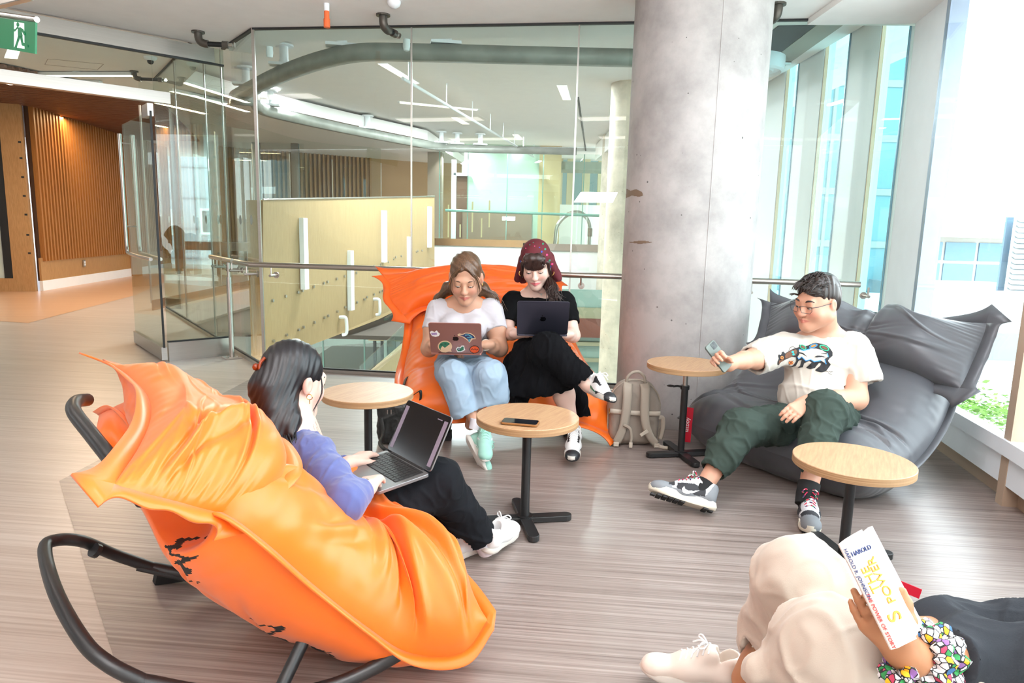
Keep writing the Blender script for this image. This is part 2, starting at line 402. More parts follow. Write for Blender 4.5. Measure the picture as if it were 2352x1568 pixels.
# floor: light path, brown lounge zone, orange hall
fz = [(-2.07, 5.61), (-2.05, 5.37), (-2.12, 3.03), (-1.04, 1.68), (-.6, .9), (-.6, -2), (1.9, -2), (1.6, -.7), (1.98, 1.1), (2.385, 3.0), (2.62, 4.27), (2.76, 4.95), (.77, 5.18)]
lounge_edge = [PZ(136, 1105), PZ(590, 862)]
fl = MB(); fl.prism([(-14, -2), (-.4, -2), (1.6, -.7), (1.98, 1.1), (2.385, 3.0), (2.62, 4.27), (2.76, 4.95), (.77, 5.18), (-2.07, 5.61), (-4.83, 9.45), (-4.9, 20), (-14, 20)][::1], -.3, 0)
floor = fl.build('floor', M_fl_light); tag(floor, kind='structure')
zone = MB(); q = [PZ(136, 1105), PZ(590, 862), A+Vector((0, -.03, 0)), B+Vector((0, -.03, 0)), D+Vector((-.05, -.05, 0)), W1+Vector((-.04, 0, 0)), W2+Vector((-.04, 0, 0)), W3+Vector((-.04, 0, 0)), W4, Vector((0, -2, 0)), PZ(270, 1540)+Vector((.75, -1, 0)), PZ(270, 1540)]
zone.add([(p.x, p.y, .002) for p in q[::-1]], [tuple(range(len(q)))]); zo = zone.build('floor_lounge_zone', M_fl_brown, floor)
zone = MB(); q = [PZ(0, 738), PZ(65, 742), PZ(310, 678), PZ(395, 640), Vector((-9, 17, 0)), Vector((-14, 17, 0)), Vector((-14, 8, 0))]
zone.add([(p.x, p.y, .002) for p in q[::-1]], [tuple(range(len(q)))]); zone.build('floor_hall_zone', M_fl_orange, floor)
# ceilings
ce = MB(); ce.prism([(-11.85, -2), (2.95, -2), (2.95, 4.98), (2.76, 4.98), (1.25, 5.14), (1.25, 5.5), (-1.95, 5.98), (-2.35, 6.44), (-2.59, 6.26), (-5.22, 3.92)], ZC, ZC+.45)
ceil_ = ce.build('ceiling', M_ceil); tag(ceil_, kind='structure')
ce = MB(); ce.prism([(-14, -3.9), (-11.85, -2), (-5.22, 3.92), (-2.59, 6.26), (-2.35, 6.44), (-4.5, 9.6), (-3.95, 11.2), (-3.1, 12.9), (-1.9, 15.0), (-1.5, 20), (-14, 20)], ZH, ZH+.2); ce = ce.build('ceiling_hall', M_ceil); tag(ce, kind='structure')
ce = MB(); ce.prism([(-5.2, 5.5), (4.5, 5.5), (4.5, 22), (-5.2, 22)], 3.3, 3.6); c2 = ce.build('ceiling_atrium', M_ceil); tag(c2, kind='structure')
# slatted timber part of the hall ceiling
sl = MB(); a0 = Vector((-5.9, 7.25)); 
tri = [PZ(-60, 135, ZH), PZ(10, 145, ZH), PZ(360, 222, ZH), Vector((-7.2, 16, ZH)), Vector((-14, 16, ZH)), Vector((-14, 6, ZH))]
M_slatc = wood('ceiling_slat_wood', '6d4630', '84583c', (2, 60, 20), .6, 3)
M_slatc2 = mat('ceiling_slat_gap', '3c2417', .8)
bb = MB(); bb.add([(p.x, p.y, ZH-.012) for p in tri], [tuple(range(len(tri)))]); tc_ = bb.build('trim_1', M_slatc2); tag(tc_, kind='structure')
from mathutils.geometry import intersect_line_line_2d
sb = MB()
def clip_seg(y):
    xs = []
    for i in range(len(tri)):
        p, q2 = tri[i], tri[(i+1) % len(tri)]
        if (p.y-y)*(q2.y-y) < 0: xs.append(p.x+(q2.x-p.x)*(y-p.y)/(q2.y-p.y))
    return sorted(xs)
y = 6.05
while y < 15.9:
    xs = clip_seg(y)
    if len(xs) == 2: sb.box(((xs[0]+xs[1])/2, y, ZH-.03), (xs[1]-xs[0], .05, .035))
    y += .085
sb.build('slats', M_slatc, tc_)

def glasswall(name, pts, z0, z1, joints, kind='structure', t=.012, mat_=None, frame=True, jw=.012):
    """glass wall along the polyline; every pane between joints is a part"""
    root = empty(name); tag(root, kind=kind)
    a, b = Vector(pts[0]), Vector(pts[1]); d = (b-a); 
    js = [0]+list(joints)+[1]
    for i in range(len(js)-1):
        p = a+d*js[i]; q2 = a+d*js[i+1]; e = d.normalized()*.004
        MB().wall(p+e, q2-e, z0+.03, z1-.012, t).build('pane', mat_ or M_glass, root)
    for j in joints:
        p = a+d*j; mb = MB(); mb.box((p.x, p.y, (z0+z1)/2), (jw, jw, z1-z0-.03)); mb.build('joint', M_steel, root)
    if frame:
        MB().wall(a, b, z0, z0+.03, .035).build('bottom_channel', M_steel, root)
        MB().wall(a, b, z0+.03, z0+.042, .022).build('gasket', M_dark, root)
        MB().wall(a, b, z1-.014, z1, .03).build('top_channel', M_dark, root)
    return root
def fr(P, Q, px):   # fraction along P-Q where a picture column crosses
    lo, hi = 0., 1.
    def col(t):
        v = P+(Q-P)*t-Vector((0, 0, HC)); return 1176+FPX*v.dot(_R)/v.dot(_F)
    s = 1 if col(1) > col(0) else -1
    for _ in range(40):
        m_ = (lo+hi)/2
        if (col(m_)-px)*s < 0: lo = m_
        else: hi = m_
    return lo
def hz(P, z): return Vector((P.x, P.y, z))
wb = glasswall('wall_back', (A, D), 0, ZC, [fr(hz(A, 1.2), hz(D, 1.2), 945), fr(hz(A, 1.2), hz(D, 1.2), 1313)])
wl = glasswall('wall_left', (A, GL), 0, ZH, [fr(hz(A, 1.2), hz(GL, 1.2), 522), fr(hz(A, 1.2), hz(GL, 1.2), 484), fr(hz(A, 1.2), hz(GL, 1.2), 418)])
MB().box((A.x, A.y, ZC/2), (.022, .022, ZC)).build('corner_post', M_steel, wl)
MB().wall(A, P0, ZC-.014, ZC, .03).build('top_channel', M_dark, wl)
# glass partition with the open door
dp = (P2-P1).normalized(); part_ = empty('wall_partition'); tag(part_, kind='structure')
def pw(name, a, b, z0, z1, t, m): return MB().wall(a, b, z0, z1, t).build(name, m, part_)
pw('fixed_pane', P0, P1, .17, 2.56, .012, M_glass); pw('bottom_rail', P0+dp*.03, P1, .0, .165, .045, M_steel); pw('gasket', P0+dp*.03, P1, .165, .178, .03, M_dark)
pw('top_rail', P0-dp*-.08, P2, 2.56, 2.68, .05, M_steel); pw('gasket', P0, P2, 2.545, 2.56, .03, M_dark)
pw('transom_pane', P1, P2, 2.26, 2.545, .012, M_glass); pw('door_header', P1-dp*.12, P2, 2.17, 2.26, .07, M_steel)
pw('glass_fin', P0+dp*.0, P0+dp*.08, 2.56, 2.68, .02, M_glass)
# door leaf standing open into the hall
H0 = P1+dp*.03; L1 = PZ(314, 788); L1.z = 0; dl = (L1-H0).normalized(); L1 = H0+dl*min((L1-H0).length, 1.22)
door = empty('door_1'); tag(door, kind='structure')
MB().wall(H0, L1, .12, 2.1, .012).build('glass_leaf', M_glass, door); MB().wall(H0, L1, .012, .125, .045).build('bottom_rail', M_steel, door)
MB().wall(H0, H0+dl*.2, 2.06, 2.16, .045).build('top_pivot', M_steel, door)
MB().wall(H0-dl*.006, H0+dl*.008, .12, 2.1, .016).build('edge_strip', M_dark, door)
nl = Vector((-dl.y, dl.x, 0))
for s, nm in ((1, 'pull_bar'), (-1, 'pull_bar')):
    mb = MB(); o_ = nl*.055*s; h = L1-dl*.13
    path = [hz(h, 2.0)+o_, hz(h, 1.2)+o_, hz(h, 1.0)+o_, hz(h+dl*-.02, .93)+o_, hz(h-dl*.07, .9)+o_, hz(h-dl*.55, .885)+o_*.9, hz(H0+dl*.12, .88)+o_*.7]
    mb.tube(smoothpath(path, 6), .016, 10); o = mb.build(nm, M_rail, door, smooth=True)
    for z in (1.92, 1.15): MB().tube([hz(h, z)+o_, hz(h, z)], .008, 8).build('standoff', M_rail, o)
# white dots on the glass at eye level
M_dot = glass('frosted_dot', 'd9dcd8', 1.6, .5)
def dot(P, n, parent, r=.05):
    mb = MB(); u = Vector((-n.y, n.x, 0)); mb.add([P+(u*math.cos(a)+Vector((0, 0, 1))*math.sin(a))*r for a in [i*math.pi/10 for i in range(20)]], [tuple(range(20))]); mb.build('glass_dot', M_dotd, parent)
M_dotd = mat('frosted_dot_film', 'a9b4ae', .7)
dn = (GL-A).normalized(); nn = Vector((-dn.y, dn.x, 0))
for px in (390, 419, 448, 476, 504): dot(A+(GL-A)*fr(hz(A, 1.2), hz(GL, 1.2), px)+Vector((0, 0, 1.235))-nn*-.009, nn, wl, .045)
for px in (555, 580): dot(A+(GL-A)*fr(hz(A, 1.2), hz(GL, 1.2), px)+Vector((0, 0, 1.235))+nn*.009, nn, wl, .04)

wf = empty('wall_front'); tag(wf, kind='structure')
MB().wall((-14, -2.1), (2.6, -2.1), 0, ZC, .1).build('wall', M_ceil, wf)
MB().wall((-14, -2), (-14, 20), 0, ZC, .1).build('wall', M_ceil, wf)
# ---- window wall on the right
wr = empty('wall_right'); tag(wr, kind='structure')
MB().wall(D, W1, 0, 3.2, .06, -.03).build('white_panel', M_white, wr)
MB().wall(D+(W1-D)*.045, D+(W1-D)*.06, 0, 3.2, .012, .006).build('panel_seam', M_cove, wr)
pts = [W1, W2, W3, W4]
for i in range(3):
    a, b = pts[i], pts[i+1]; w = empty('window_%d' % (i+1)); tag(w, kind='structure')
    MB().wall(a, b, 0, .05, .05, .02).build('base_cove', M_cove, w); MB().wall(a, b, 0, .1, .05, -.02).build('tan_sill', M_tan, w)
    MB().wall(a, b, .1, .23, .07, -.07).build('white_sill', M_white, w); MB().wall(a, b, .23, .238, .04, -.06).build('gasket', M_dark, w)
    MB().wall(a, b, .238, .31, .07, -.09).build('outer_sill', M_white, w)
    MB().wall(a, b, .31, ZC+.3, .012, -.1).build('pane', M_wglass, w)
    d_ = (b-a).normalized()
    MB().wall(b-d_*.03, b+d_*.03, 0, ZC+.3, .12, -.05).build('mullion', M_tan, w)
    if i == 0: MB().wall(a-d_*.03, a+d_*.02, 0, ZC+.3, .1, -.05).build('mullion', mat('blue_grey_mullion', '8d9bb0', .35, .4), w)
# soffit by the window, bulkhead of the room ceiling
MB().prism([(2.0, 3.9), (2.95, 3.9), (2.95, 5.0), (2.0, 5.05)], 2.66, 2.7).build('ceiling_reveal', M_ceil, ceil_)
# ---- atrium facade beyond the back glass
fw = empty('wall_facade'); tag(fw, kind='structure')
ys = [(4.98, 5.22, 0), (5.22, 5.66, 1), (5.66, 6.15, 0), (6.15, 6.66, 1), (6.66, 7.22, 0), (7.22, 7.57, 1), (7.57, 8.17, 0), (8.17, 8.5, 1), (8.5, 9.2, 0), (9.2, 9.5, 1), (9.5, 10.3, 0), (10.3, 10.7, 1), (10.7, 17, 0)]
M_fin = mat('white_facade_panel', 'f0f6fa', .5); M_edge = mat('warm_lit_reveal', 'd8b090', .5); M_blue = mat('blue_frame_edge', '7fa3b8', .3, .3)  # peach puts the orange light on the white panel edges into the colour
M_fglass = glass('facade_glass', 'd3ebef', 1.2)
for y0, y1, g in ys:
    if not g: MB().box((2.87, (y0+y1)/2, 1), (.1, y1-y0, 8.2)).build('white_panel', M_fin, fw)
    else:
        MB().box((2.86, (y0+y1)/2, 1), (.012, y1-y0-.02, 8.2)).build('pane', M_fglass, fw)
        MB().box((2.84, y0+.008, 1), (.06, .012, 8.2)).build('frame_edge', M_blue, fw); MB().box((2.84, y1-.008, 1), (.03, .010, 8.2)).build('reveal', M_edge, fw)
        MB().box((2.86, (y0+y1)/2, -.75), (.04, y1-y0-.02, .35)).build('spandrel', M_fin, fw)
# stepped soffit over the facade side with the dark slot
sf = empty('ceiling_soffit'); tag(sf, kind='structure')
MB().prism([(1.3, 5.2), (2.8, 5.04), (2.8, 17), (1.9, 17), (1.9, 8.5)], 2.915, 3.28).build('soffit', M_ceil, sf)
def flatpoly(name, px, z, m):
    q = [PZ(x, y, z) for x, y in px]; b = MB(); k = len(q); b.add([(p.x, p.y, z) for p in q]+[(p.x, p.y, z+.004) for p in q], [tuple(range(k)), tuple(range(k, 2*k))[::-1]]+[(i, (i+1) % k, k+(i+1) % k, k+i) for i in range(k)]); return b.build(name, m, sf)
flatpoly('dark_slot', [(1788, 60), (1874, 58), (1745, 158), (1735, 100)], 2.91, mat('dark_slot', '22262a', .6))
flatpoly('taupe_strip', [(1876, 58), (1938, 57), (1735, 200), (1735, 166)], 2.908, mat('taupe_strip', 'a8a196', .7))
drum = MB(); pd = PY(1728, 150, 7.0); drum.lathe([(.30, .14), (.30, -.06), (.27, -.075), (.26, -.05), (.2, -.05), (.19, -.07), (.01, -.07)], pd, 40); o = drum.build('drum_fixture', M_white, smooth=True); tag(o, 'white round drum fixture under the atrium ceiling, half hidden by the thick column', 'ceiling fixture')
MB().tube([pd+Vector((0, 0, .13)), Vector((pd.x, pd.y, 3.3))], .03, 10).build('hanger_rod', M_white, o); MB().tube([pd+Vector((.29, 0, .03)), pd+Vector((.37, 0, .03))], .02, 8).build('side_knob', M_steel, o)

# ---- concrete columns
def conc(name, base):
    m = bpy.data.materials.new(name); nt, b = nodes(m); tc = nt.nodes.new('ShaderNodeTexCoord'); L = nt.links.new
    n1 = nt.nodes.new('ShaderNodeTexNoise'); n1.inputs['Scale'].default_value = 3.0; n1.inputs['Detail'].default_value = 8; n1.inputs['Roughness'].default_value = .65
    rp = nt.nodes.new('ShaderNodeValToRGB'); rp.color_ramp.elements[0].position = .3; rp.color_ramp.elements[0].color = tuple(x*.6 for x in lin(base))+(1,); rp.color_ramp.elements[1].position = .62; rp.color_ramp.elements[1].color = lin(base)+(1,)
    L(tc.outputs['Object'], n1.inputs[0]); L(n1.outputs[0], rp.inputs[0])
    vo = nt.nodes.new('ShaderNodeTexVoronoi'); vo.inputs['Scale'].default_value = 15; vo.inputs['Randomness'].default_value = 1; L(tc.outputs['Object'], vo.inputs[0])
    wn = nt.nodes.new('ShaderNodeTexWhiteNoise'); L(vo.outputs['Color'], wn.inputs[0])
    th = nt.nodes.new('ShaderNodeMath'); th.operation = 'MULTIPLY'; th.inputs[1].default_value = .13; L(wn.outputs[0], th.inputs[0])
    pw_ = nt.nodes.new('ShaderNodeMath'); pw_.operation = 'SUBTRACT'; pw_.inputs[1].default_value = .03; L(th.outputs[0], pw_.inputs[0])
    lt = nt.nodes.new('ShaderNodeMath'); lt.operation = 'LESS_THAN'; L(vo.outputs['Distance'], lt.inputs[0]); L(pw_.outputs[0], lt.inputs[1])
    n2 = nt.nodes.new('ShaderNodeTexNoise'); n2.inputs['Scale'].default_value = 5; L(tc.outputs['Object'], n2.inputs[0])
    st = nt.nodes.new('ShaderNodeMath'); st.operation = 'MULTIPLY'; st.inputs[1].default_value = .8; L(lt.outputs[0], st.inputs[0])
    mx = nt.nodes.new('ShaderNodeMixRGB'); mx.inputs[2].default_value = (.06, .055, .05, 1); L(st.outputs[0], mx.inputs[0]); L(rp.outputs[0], mx.inputs[1]); L(mx.outputs[0], b.inputs['Base Color'])
    b.inputs['Roughness'].default_value = .75
    bp = nt.nodes.new('ShaderNodeBump'); bp.inputs['Strength'].default_value = .25; bp.inputs['Distance'].default_value = .01; L(n1.outputs[0], bp.inputs['Height']); L(bp.outputs[0], b.inputs['Normal'])
    return m
M_conc = conc('concrete', 'b2aeac'); M_conc2 = conc('concrete_warm', 'd8cbb8')
col_ = MB().lathe([(.415, 0), (.415, ZC)], (1.13, 4.5, 0), 96).build('concrete_column', M_conc, smooth=True)
tag(col_, 'thick round grey concrete column pitted with small holes, between the two beanbag groups', 'column')
MB().lathe([(.004, 0), (.004, ZC)], (1.13-.412*math.sin(-.1)-.03, 4.5-.414, 0), 6).build('mould_seam', M_conc, col_)
_me = col_.data; _bv = None
c = MB().lathe([(.3, -3.4), (.3, 3.3)], (1.63, 10.2, 0), 64).build('concrete_column', M_conc2, smooth=True); tag(c, 'pale round column in the atrium just behind the near thick one', 'column')
c = MB().lathe([(.33, -3.4), (.33, 3.3)], (2.2, 15.4, 0), 64).build('concrete_column', M_conc2, smooth=True); tag(c, 'farthest pale round column at the end of the atrium', 'column')

# ---- handrails
def rail(name, path, label, brackets, cap=False):
    root = MB().tube(path, .0215, 16).build(name, M_rail, smooth=True); tag(root, label, 'handrail', 'steel handrails along the glass')
    for p, n in brackets:
        p = Vector(p); n = Vector(n); mb = MB(); mb.tube([p+Vector((0, 0, -.02)), p+Vector((0, 0, -.085))], .007, 8); mb.tube([p+Vector((0, 0, -.085))-n*.02, p+Vector((0, 0, -.085))+n*.09], .011, 10); mb.tube([p+Vector((0, 0, -.085))+n*.082, p+Vector((0, 0, -.085))+n*.09], .026, 16)
        mb.build('bracket', M_rail, root, smooth=True)
    return root
bn = Vector((-(D-A).normalized().y, (D-A).normalized().x, 0))
dA = (D-A).normalized(); off = -bn*.1
def bpnt(px, z=.88): return hz(A+(D-A)*fr(hz(A, z)+off, hz(D, z)+off, px), z)+off
ln = Vector((-dn.y, dn.x, 0)); loff = ln*.1
cornerR = hz(A, .88)+off+dn*.02+loff*.3
s0 = hz(A+dn*.42, .88)+loff
rail('handrail', [s0, cornerR]+[bpnt(1428)], 'long steel handrail bending at the glass corner behind the orange chair', [(bpnt(622)+dA*-.0, bn), (bpnt(910), bn), (bpnt(975), bn), (bpnt(1335), bn), (cornerR+(s0-cornerR)*.25, -ln)])
rail('handrail', [bpnt(1680), hz(D, .88)+off*1.2-dA*.28], 'short steel handrail between the concrete column and the window', [(bpnt(1727), bn), (bpnt(1996), bn)])
h1 = hz(A+dn*.5, .88)+loff; h2 = hz(A+dn*1.35, .88)+loff
rail('handrail', [h1, h2], 'steel handrail running into the hall past the glass partition', [(h1+dn*.05, -ln), (h1+dn*.17, -ln), (h2-dn*.1, -ln), (h2-dn*.25, -ln)])
pp = PZ(533, 822); mb = MB(); mb.cyl((pp.x, pp.y, .0), (pp.x, pp.y, .73), .021, 20); mb.cyl((pp.x, pp.y, .73), (pp.x, pp.y, .86), .012, 14)
o = mb.build('rail_post', M_rail, smooth=True); tag(o, 'upright steel post carrying the end of the bent handrail', 'post')
o.location = (0, 0, 0); MB().box((pp.x, pp.y, .006), (.14, .14, .012), Matrix.Rotation(.7, 4, 'Z')).build('base_plate', M_rail, o, bevel=.002)
for dx, dy in ((.045, .0), (-.045, .0), (0, .045), (0, -.045)): MB().cyl((pp.x+dx, pp.y+dy, .012), (pp.x+dx, pp.y+dy, .02), .007, 8).build('bolt', M_rail, o)

# ---- hall: slatted wall, window frame, end glazing
S0 = PZ(92, 668); S1 = PZ(308, 632); S1 = S0+(S1-S0).normalized()*6.2; sd = (S1-S0).normalized(); sn = Vector((sd.y, -sd.x, 0))
wsl = empty('wall_slatted'); tag(wsl, kind='structure')
MB().wall(S0, S1, 0, .17, .05, -.03).build('white_baseboard', M_white, wsl)
MB().wall(S0, S1, .17, ZH, .03, .0).build('backing', M_slatback, wsl)
MB().wall(S0, S1, .17, .55, .03, -.03).build('oak_skirting', M_oak, wsl)
sb = MB(); n_ = int((S1-S0).length/.105)
for i in range(n_):
    p = S0+sd*(.08+i*.105); sb.wall(p, p+sd*.045, .5, ZH, .08, -.05)
sb.build('slats', M_slat, wsl)
o = MB().wall(S0+sd*1.45, S0+sd*1.53, .33, .45, .02, -.06).build('wall_outlet', M_steel, None); tag(o, 'steel double power outlet low on the oak skirting', 'outlet')
MB().wall(S0+sd*1.465, S0+sd*1.515, .35, .385, .01, -.072).build('socket', M_white, o); MB().wall(S0+sd*1.465, S0+sd*1.515, .395, .43, .01, -.072).build('socket', M_white, o)
T0 = S0+Vector((-.02, -.05, 0)); T1 = T0+Vector((-2.6, -.9, 0)); td = (T1-T0).normalized()
wfr = empty('window_4'); tag(wfr, kind='structure')
MB().wall(T0, T0+td*.3, 0, ZH, .12).build('oak_jamb', M_oak, wfr); MB().wall(T0+td*.3, T1, 0, .22, .12).build('oak_sill', M_oak, wfr)
MB().wall(T0+td*.3, T0+td*.42, .22, ZH, .1).build('dark_jamb', M_dark, wfr); MB().wall(T0+td*.42, T1, .22, ZH, .02).build('frosted_pane', mat('frosted_pane', 'd5e5df', .4), wfr)
MB().wall(T0+td*.42, T1, .22, 1.0, .03, -.02).build('dark_lower_panel', mat('dark_lower_panel', '39474a', .3), wfr)
for z in (.62, .92, 1.25, 1.55, 1.85, 2.15, 2.4): MB().wall(T0+td*.02, T0+td*.06, z, z+.03, .13).build('hinge', M_dark, wfr)
# hall end: oak edge, glazing towards a pale building
E0 = Vector((-8.75, 16.2, 0)); E1 = Vector((-4.9, 16.2, 0)); we = empty('wall_hall_end'); tag(we, kind='structure')
MB().wall(E0, E1, 0, .12, .1).build('low_sill', M_fascia, we)
MB().wall(E0, E1, .12, ZH, .012).build('pane', M_wglass, we)
for x in (-8.7, -7.9, -7.0, -6.0, -5.1): MB().box((x, 16.2, ZH/2), (.16, .12, ZH)).build('mullion', mat('grey_mullion', '8a8784', .4, .5) if x == -8.7 else bpy.data.materials['grey_mullion'], we)
p = PZ(374, 640); MB().box((-8.45, 15.2, ZH/2), (.28, .2, ZH)).build('oak_post', M_slat, we)
# pale building outside beyond the hall
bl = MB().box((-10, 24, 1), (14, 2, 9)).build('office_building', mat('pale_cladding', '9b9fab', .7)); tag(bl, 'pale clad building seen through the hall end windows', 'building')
for z in (-1.2, .0, 1.0, 2.0, 3.0): MB().box((-10, 22.98, z), (14, .03, .03)).build('cladding_joint', mat('joint', '7b7f89', .7), bl)
for x, z in ((-11.9, 1.2), (-9.9, 1.25), (-8.6, 1.25), (-10.4, -1.4), (-12.6, -1.4), (-6.6, 1.2)):
    f = MB().box((x, 22.97, z), (1.05, .06, .85)).build('window', M_white, bl); MB().box((x, 22.93, z), (.9, .03, .7)).build('pane', mat('dim_blue_glass', '42545c', .2), f)
# ------------------------------------------------------------ atrium
# left edge slab with curved white fascia, bronze trim
fa = empty('wall_atrium_edge'); tag(fa, kind='structure')
edge = smoothpath([Vector((-4.95, 9.3, 0)), Vector((-5.0, 11, 0)), Vector((-5.0, 13.3, 0)), Vector((-4.6, 15.6, 0)), Vector((-3.2, 16.6, 0))], 6)
for i in range(len(edge)-1):
    pass
mb = MB(); n = len(edge)
mb.grid([[Vector((p.x, p.y, z)) for z in (-1.6, 0-.06)] for p in edge]); mb.build('white_fascia', M_fascia, fa, solid=.02)
mb = MB(); mb.grid([[Vector((p.x+.02, p.y-.02, z)) for z in (-.06, .14)] for p in edge]); mb.build('bronze_trim', M_bronze, fa, solid=.02)
mb = MB(); mb.grid([[Vector((p.x, p.y, z)) for z in (.14, 3.04)] for p in edge]); mb.build('glass_pane', M_glass, fa)
for p in edge[::4]: MB().box((p.x, p.y, 1.4), (.02, .02, 2.6)).build('joint', M_steel, fa)
# timber slat wall at the back of the side hall
ws2 = empty('wall_far_slats'); tag(ws2, kind='structure')
MB().wall((-7.4, 17.2), (-1.6, 20.6), 0, 3.2, .04).build('backing', mat('tan_wall', 'b89672', .8), ws2)
sb = MB()
for i in range(34):
    p = Vector((-7.3, 17.2, 0))+Vector((.863, .506, 0))*i*.115; sb.wall(p, p+Vector((.863, .506, 0))*.05, 0, 3.2, .06, -.05)
sb.build('slats', M_oak, ws2)
MB().prism([(-8, 16.6), (4, 16.6), (4, 24), (-8, 24)], .55, .75).build('floor_upper', M_fl_light, ws2)
# pale maple stair wall with light bars
Q0 = Vector((-2.79, 7.6, 0)); Q1 = Vector((-1.62, 14.0, 0)); qd = (Q1-Q0); qn = Vector((qd.normalized().y, -qd.normalized().x, 0))
def Qp(px, y):
    t = fr(hz(Q0, 1), hz(Q1, 1), px); p = Q0+qd*t; return PY(px, y, p.y)
sw = empty('stair_wall'); tag(sw, 'pale maple panelled stair wall with upright light bars, beyond the back glass', 'wall panel')
P4 = [Qp(604, 460), Qp(998, 452), Qp(998, 670), Qp(870, 733), Qp(705, 796), Qp(606, 850)]
def slab(P, n, t):
    mb = MB(); k = len(P); mb.add([p+n*0 for p in P]+[p-n*t for p in P], [tuple(range(k))[::-1], tuple(range(k, 2*k))]+[(i, (i+1) % k, k+(i+1) % k, k+i) for i in range(k)]); return mb
slab(P4, qn, .16).build('panel', M_maple, sw)
MB().wall(Q0-qd.normalized()*.01, Q0, P4[-1].z, P4[0].z, .17, .08).build('edge_board', M_oak, sw)
sb = MB(); 
cap = MB(); cap.tube([P4[0]+Vector((0, 0, .01)), P4[1]+Vector((0, 0, .01))], .012, 6); cap.build('cap_trim', M_steel, sw)
M_led = emis('light_bar', 'f6faff', 2.6)
for i, (px, y0, y1) in enumerate([(690, 500, 664), (799, 575, 712), (877, 483, 602), (936, 543, 640), (983, 474, 568)]):
    a, b = Qp(px, y0), Qp(px, y1); e = empty('light_bar', (0, 0, 0)); 
    tag(e, ['tall upright white light bar nearest the glass corner on the maple stair wall', 'white light bar set lower, second along the maple stair wall', 'middle light bar, third along the maple stair wall, set high', 'low light bar, fourth along the maple stair wall', 'shortest looking light bar at the far end of the stair wall'][i], 'light', 'upright light bars on the stair wall')
    u = qd.normalized(); MB().wall(a-u*.05+qn*.035, a+u*.05+qn*.035, b.z, a.z, .06).build('housing', M_white, e); MB().wall(a-u*.045+qn*.067, a+u*.045+qn*.067, b.z+.005, a.z-.005, .008).build('diffuser', M_led, e)
pins = [(624, 690), (654, 680), (682, 671), (692, 667), (718, 658), (741, 650), (750, 647), (771, 640), (789, 634), (816, 626), (857, 611), (872, 607), (890, 601), (902, 594), (907, 590), (920, 588), (955, 578), (958, 576), (968, 575),
        (626, 783), (656, 769), (684, 757), (695, 751), (720, 740), (743, 729), (752, 725), (773, 715), (791, 705), (818, 694), (835, 687), (841, 682), (857, 676), (871, 670), (877, 667)]
mbp = MB()
for px, y in pins:
    p = Qp(px, y); mbp.tube([p, p+qn*.025], .018, 8)
mbp.build('steel_pins', M_steel, sw)
for px, y in ((672, 782), (780, 728), (858, 687)):
    p = Qp(px, y)+qn*.04; MB().tube(smoothpath([p-qn*.04, p+qn*.04, p+qn*.06+Vector((0, 0, -.05)), p+qn*.06+Vector((0, 0, -.22)), p+Vector((0, 0, -.25))], 4), .025, 8).build('rail_bracket', M_white, sw, smooth=True)
# lower flight: second maple wall with glass guard
LW0 = Vector((-1.95, 7.2, 0)); lo = empty('lower_stair_wall'); tag(lo, 'lower maple stair wall with a sloping glass guard, behind the orange chair', 'wall panel')
def QL(px, y, Y): return PY(px, y, Y)
LP = [QL(845, 872, 7.0), QL(945, 783, 8.6), QL(1000, 740, 9.6), QL(1000, 905, 9.6), QL(845, 905, 7.0)]
nL = Vector((.85, -.5, 0)).normalized(); slab(LP, nL, .1).build('panel', M_maple, lo)
LG = [QL(828, 862, 7.0), QL(828, 840, 7.0), QL(945, 730, 8.6), QL(1000, 690, 9.6), QL(1000, 742, 9.6), QL(945, 785, 8.6)]
slab(LG, nL, .012).build('glass_guard', M_glass, lo)
# lower level: floor, back wall, glazing, dark side
lf = empty('floor_lower_level'); tag(lf, kind='structure')
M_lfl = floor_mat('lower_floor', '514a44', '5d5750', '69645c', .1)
MB().box((0, 13, -3.5), (14, 20, .2)).build('floor_slab', M_lfl, lf)
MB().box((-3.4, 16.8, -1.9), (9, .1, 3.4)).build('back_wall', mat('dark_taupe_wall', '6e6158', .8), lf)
MB().box((-2.2, 14.2, -1.9), (.05, 5, 3.1)).build('green_glass_screen', mat('deep_green_glass', '6d8378', .15), lf)
for i in range(9): MB().box((-5+i*.9, 14.6, -1.9), (.03, .03, 3.1)).build('joint', M_gedge, lf)
MB().box((-4, 14.6, -1.9), (7, .012, 3.1)).build('pane', M_glass, lf)
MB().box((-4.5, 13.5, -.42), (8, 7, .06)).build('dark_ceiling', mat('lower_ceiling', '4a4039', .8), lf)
# far slab: white fascia, bronze trim, glass guard, rooms behind
fs = empty('wall_far_slab'); tag(fs, kind='structure')
MB().box((.3, 16.15, .3), (5.0, .3, 1.1)).build('white_fascia', M_fascia, fs)
MB().box((-.9, 15.98, .9), (2.5, .05, .16)).build('bronze_trim', M_bronze, fs); MB().box((1.2, 15.98, .84), (2.0, .05, .16)).build('grey_trim', mat('taupe_trim', '9a8a7e', .5), fs)
for i, (x0, x1) in enumerate(((-1.75, -1.1), (-1.1, -.2), (-.2, .62), (.62, 1.55), (1.55, 2.2))):
    MB().box(((x0+x1)/2, 16.02, 1.9), (x1-x0-.02, .012, 2.1)).build('pane', M_glass, fs)
    MB().box((x0, 16.03, 1.9), (.02, .02, 2.1)).build('joint', M_gedge, fs)
MB().tube([(-1.6, 15.9, 1.62), (2.2, 15.9, 1.58)], .03, 8).build('guard_rail', M_gedge, fs)
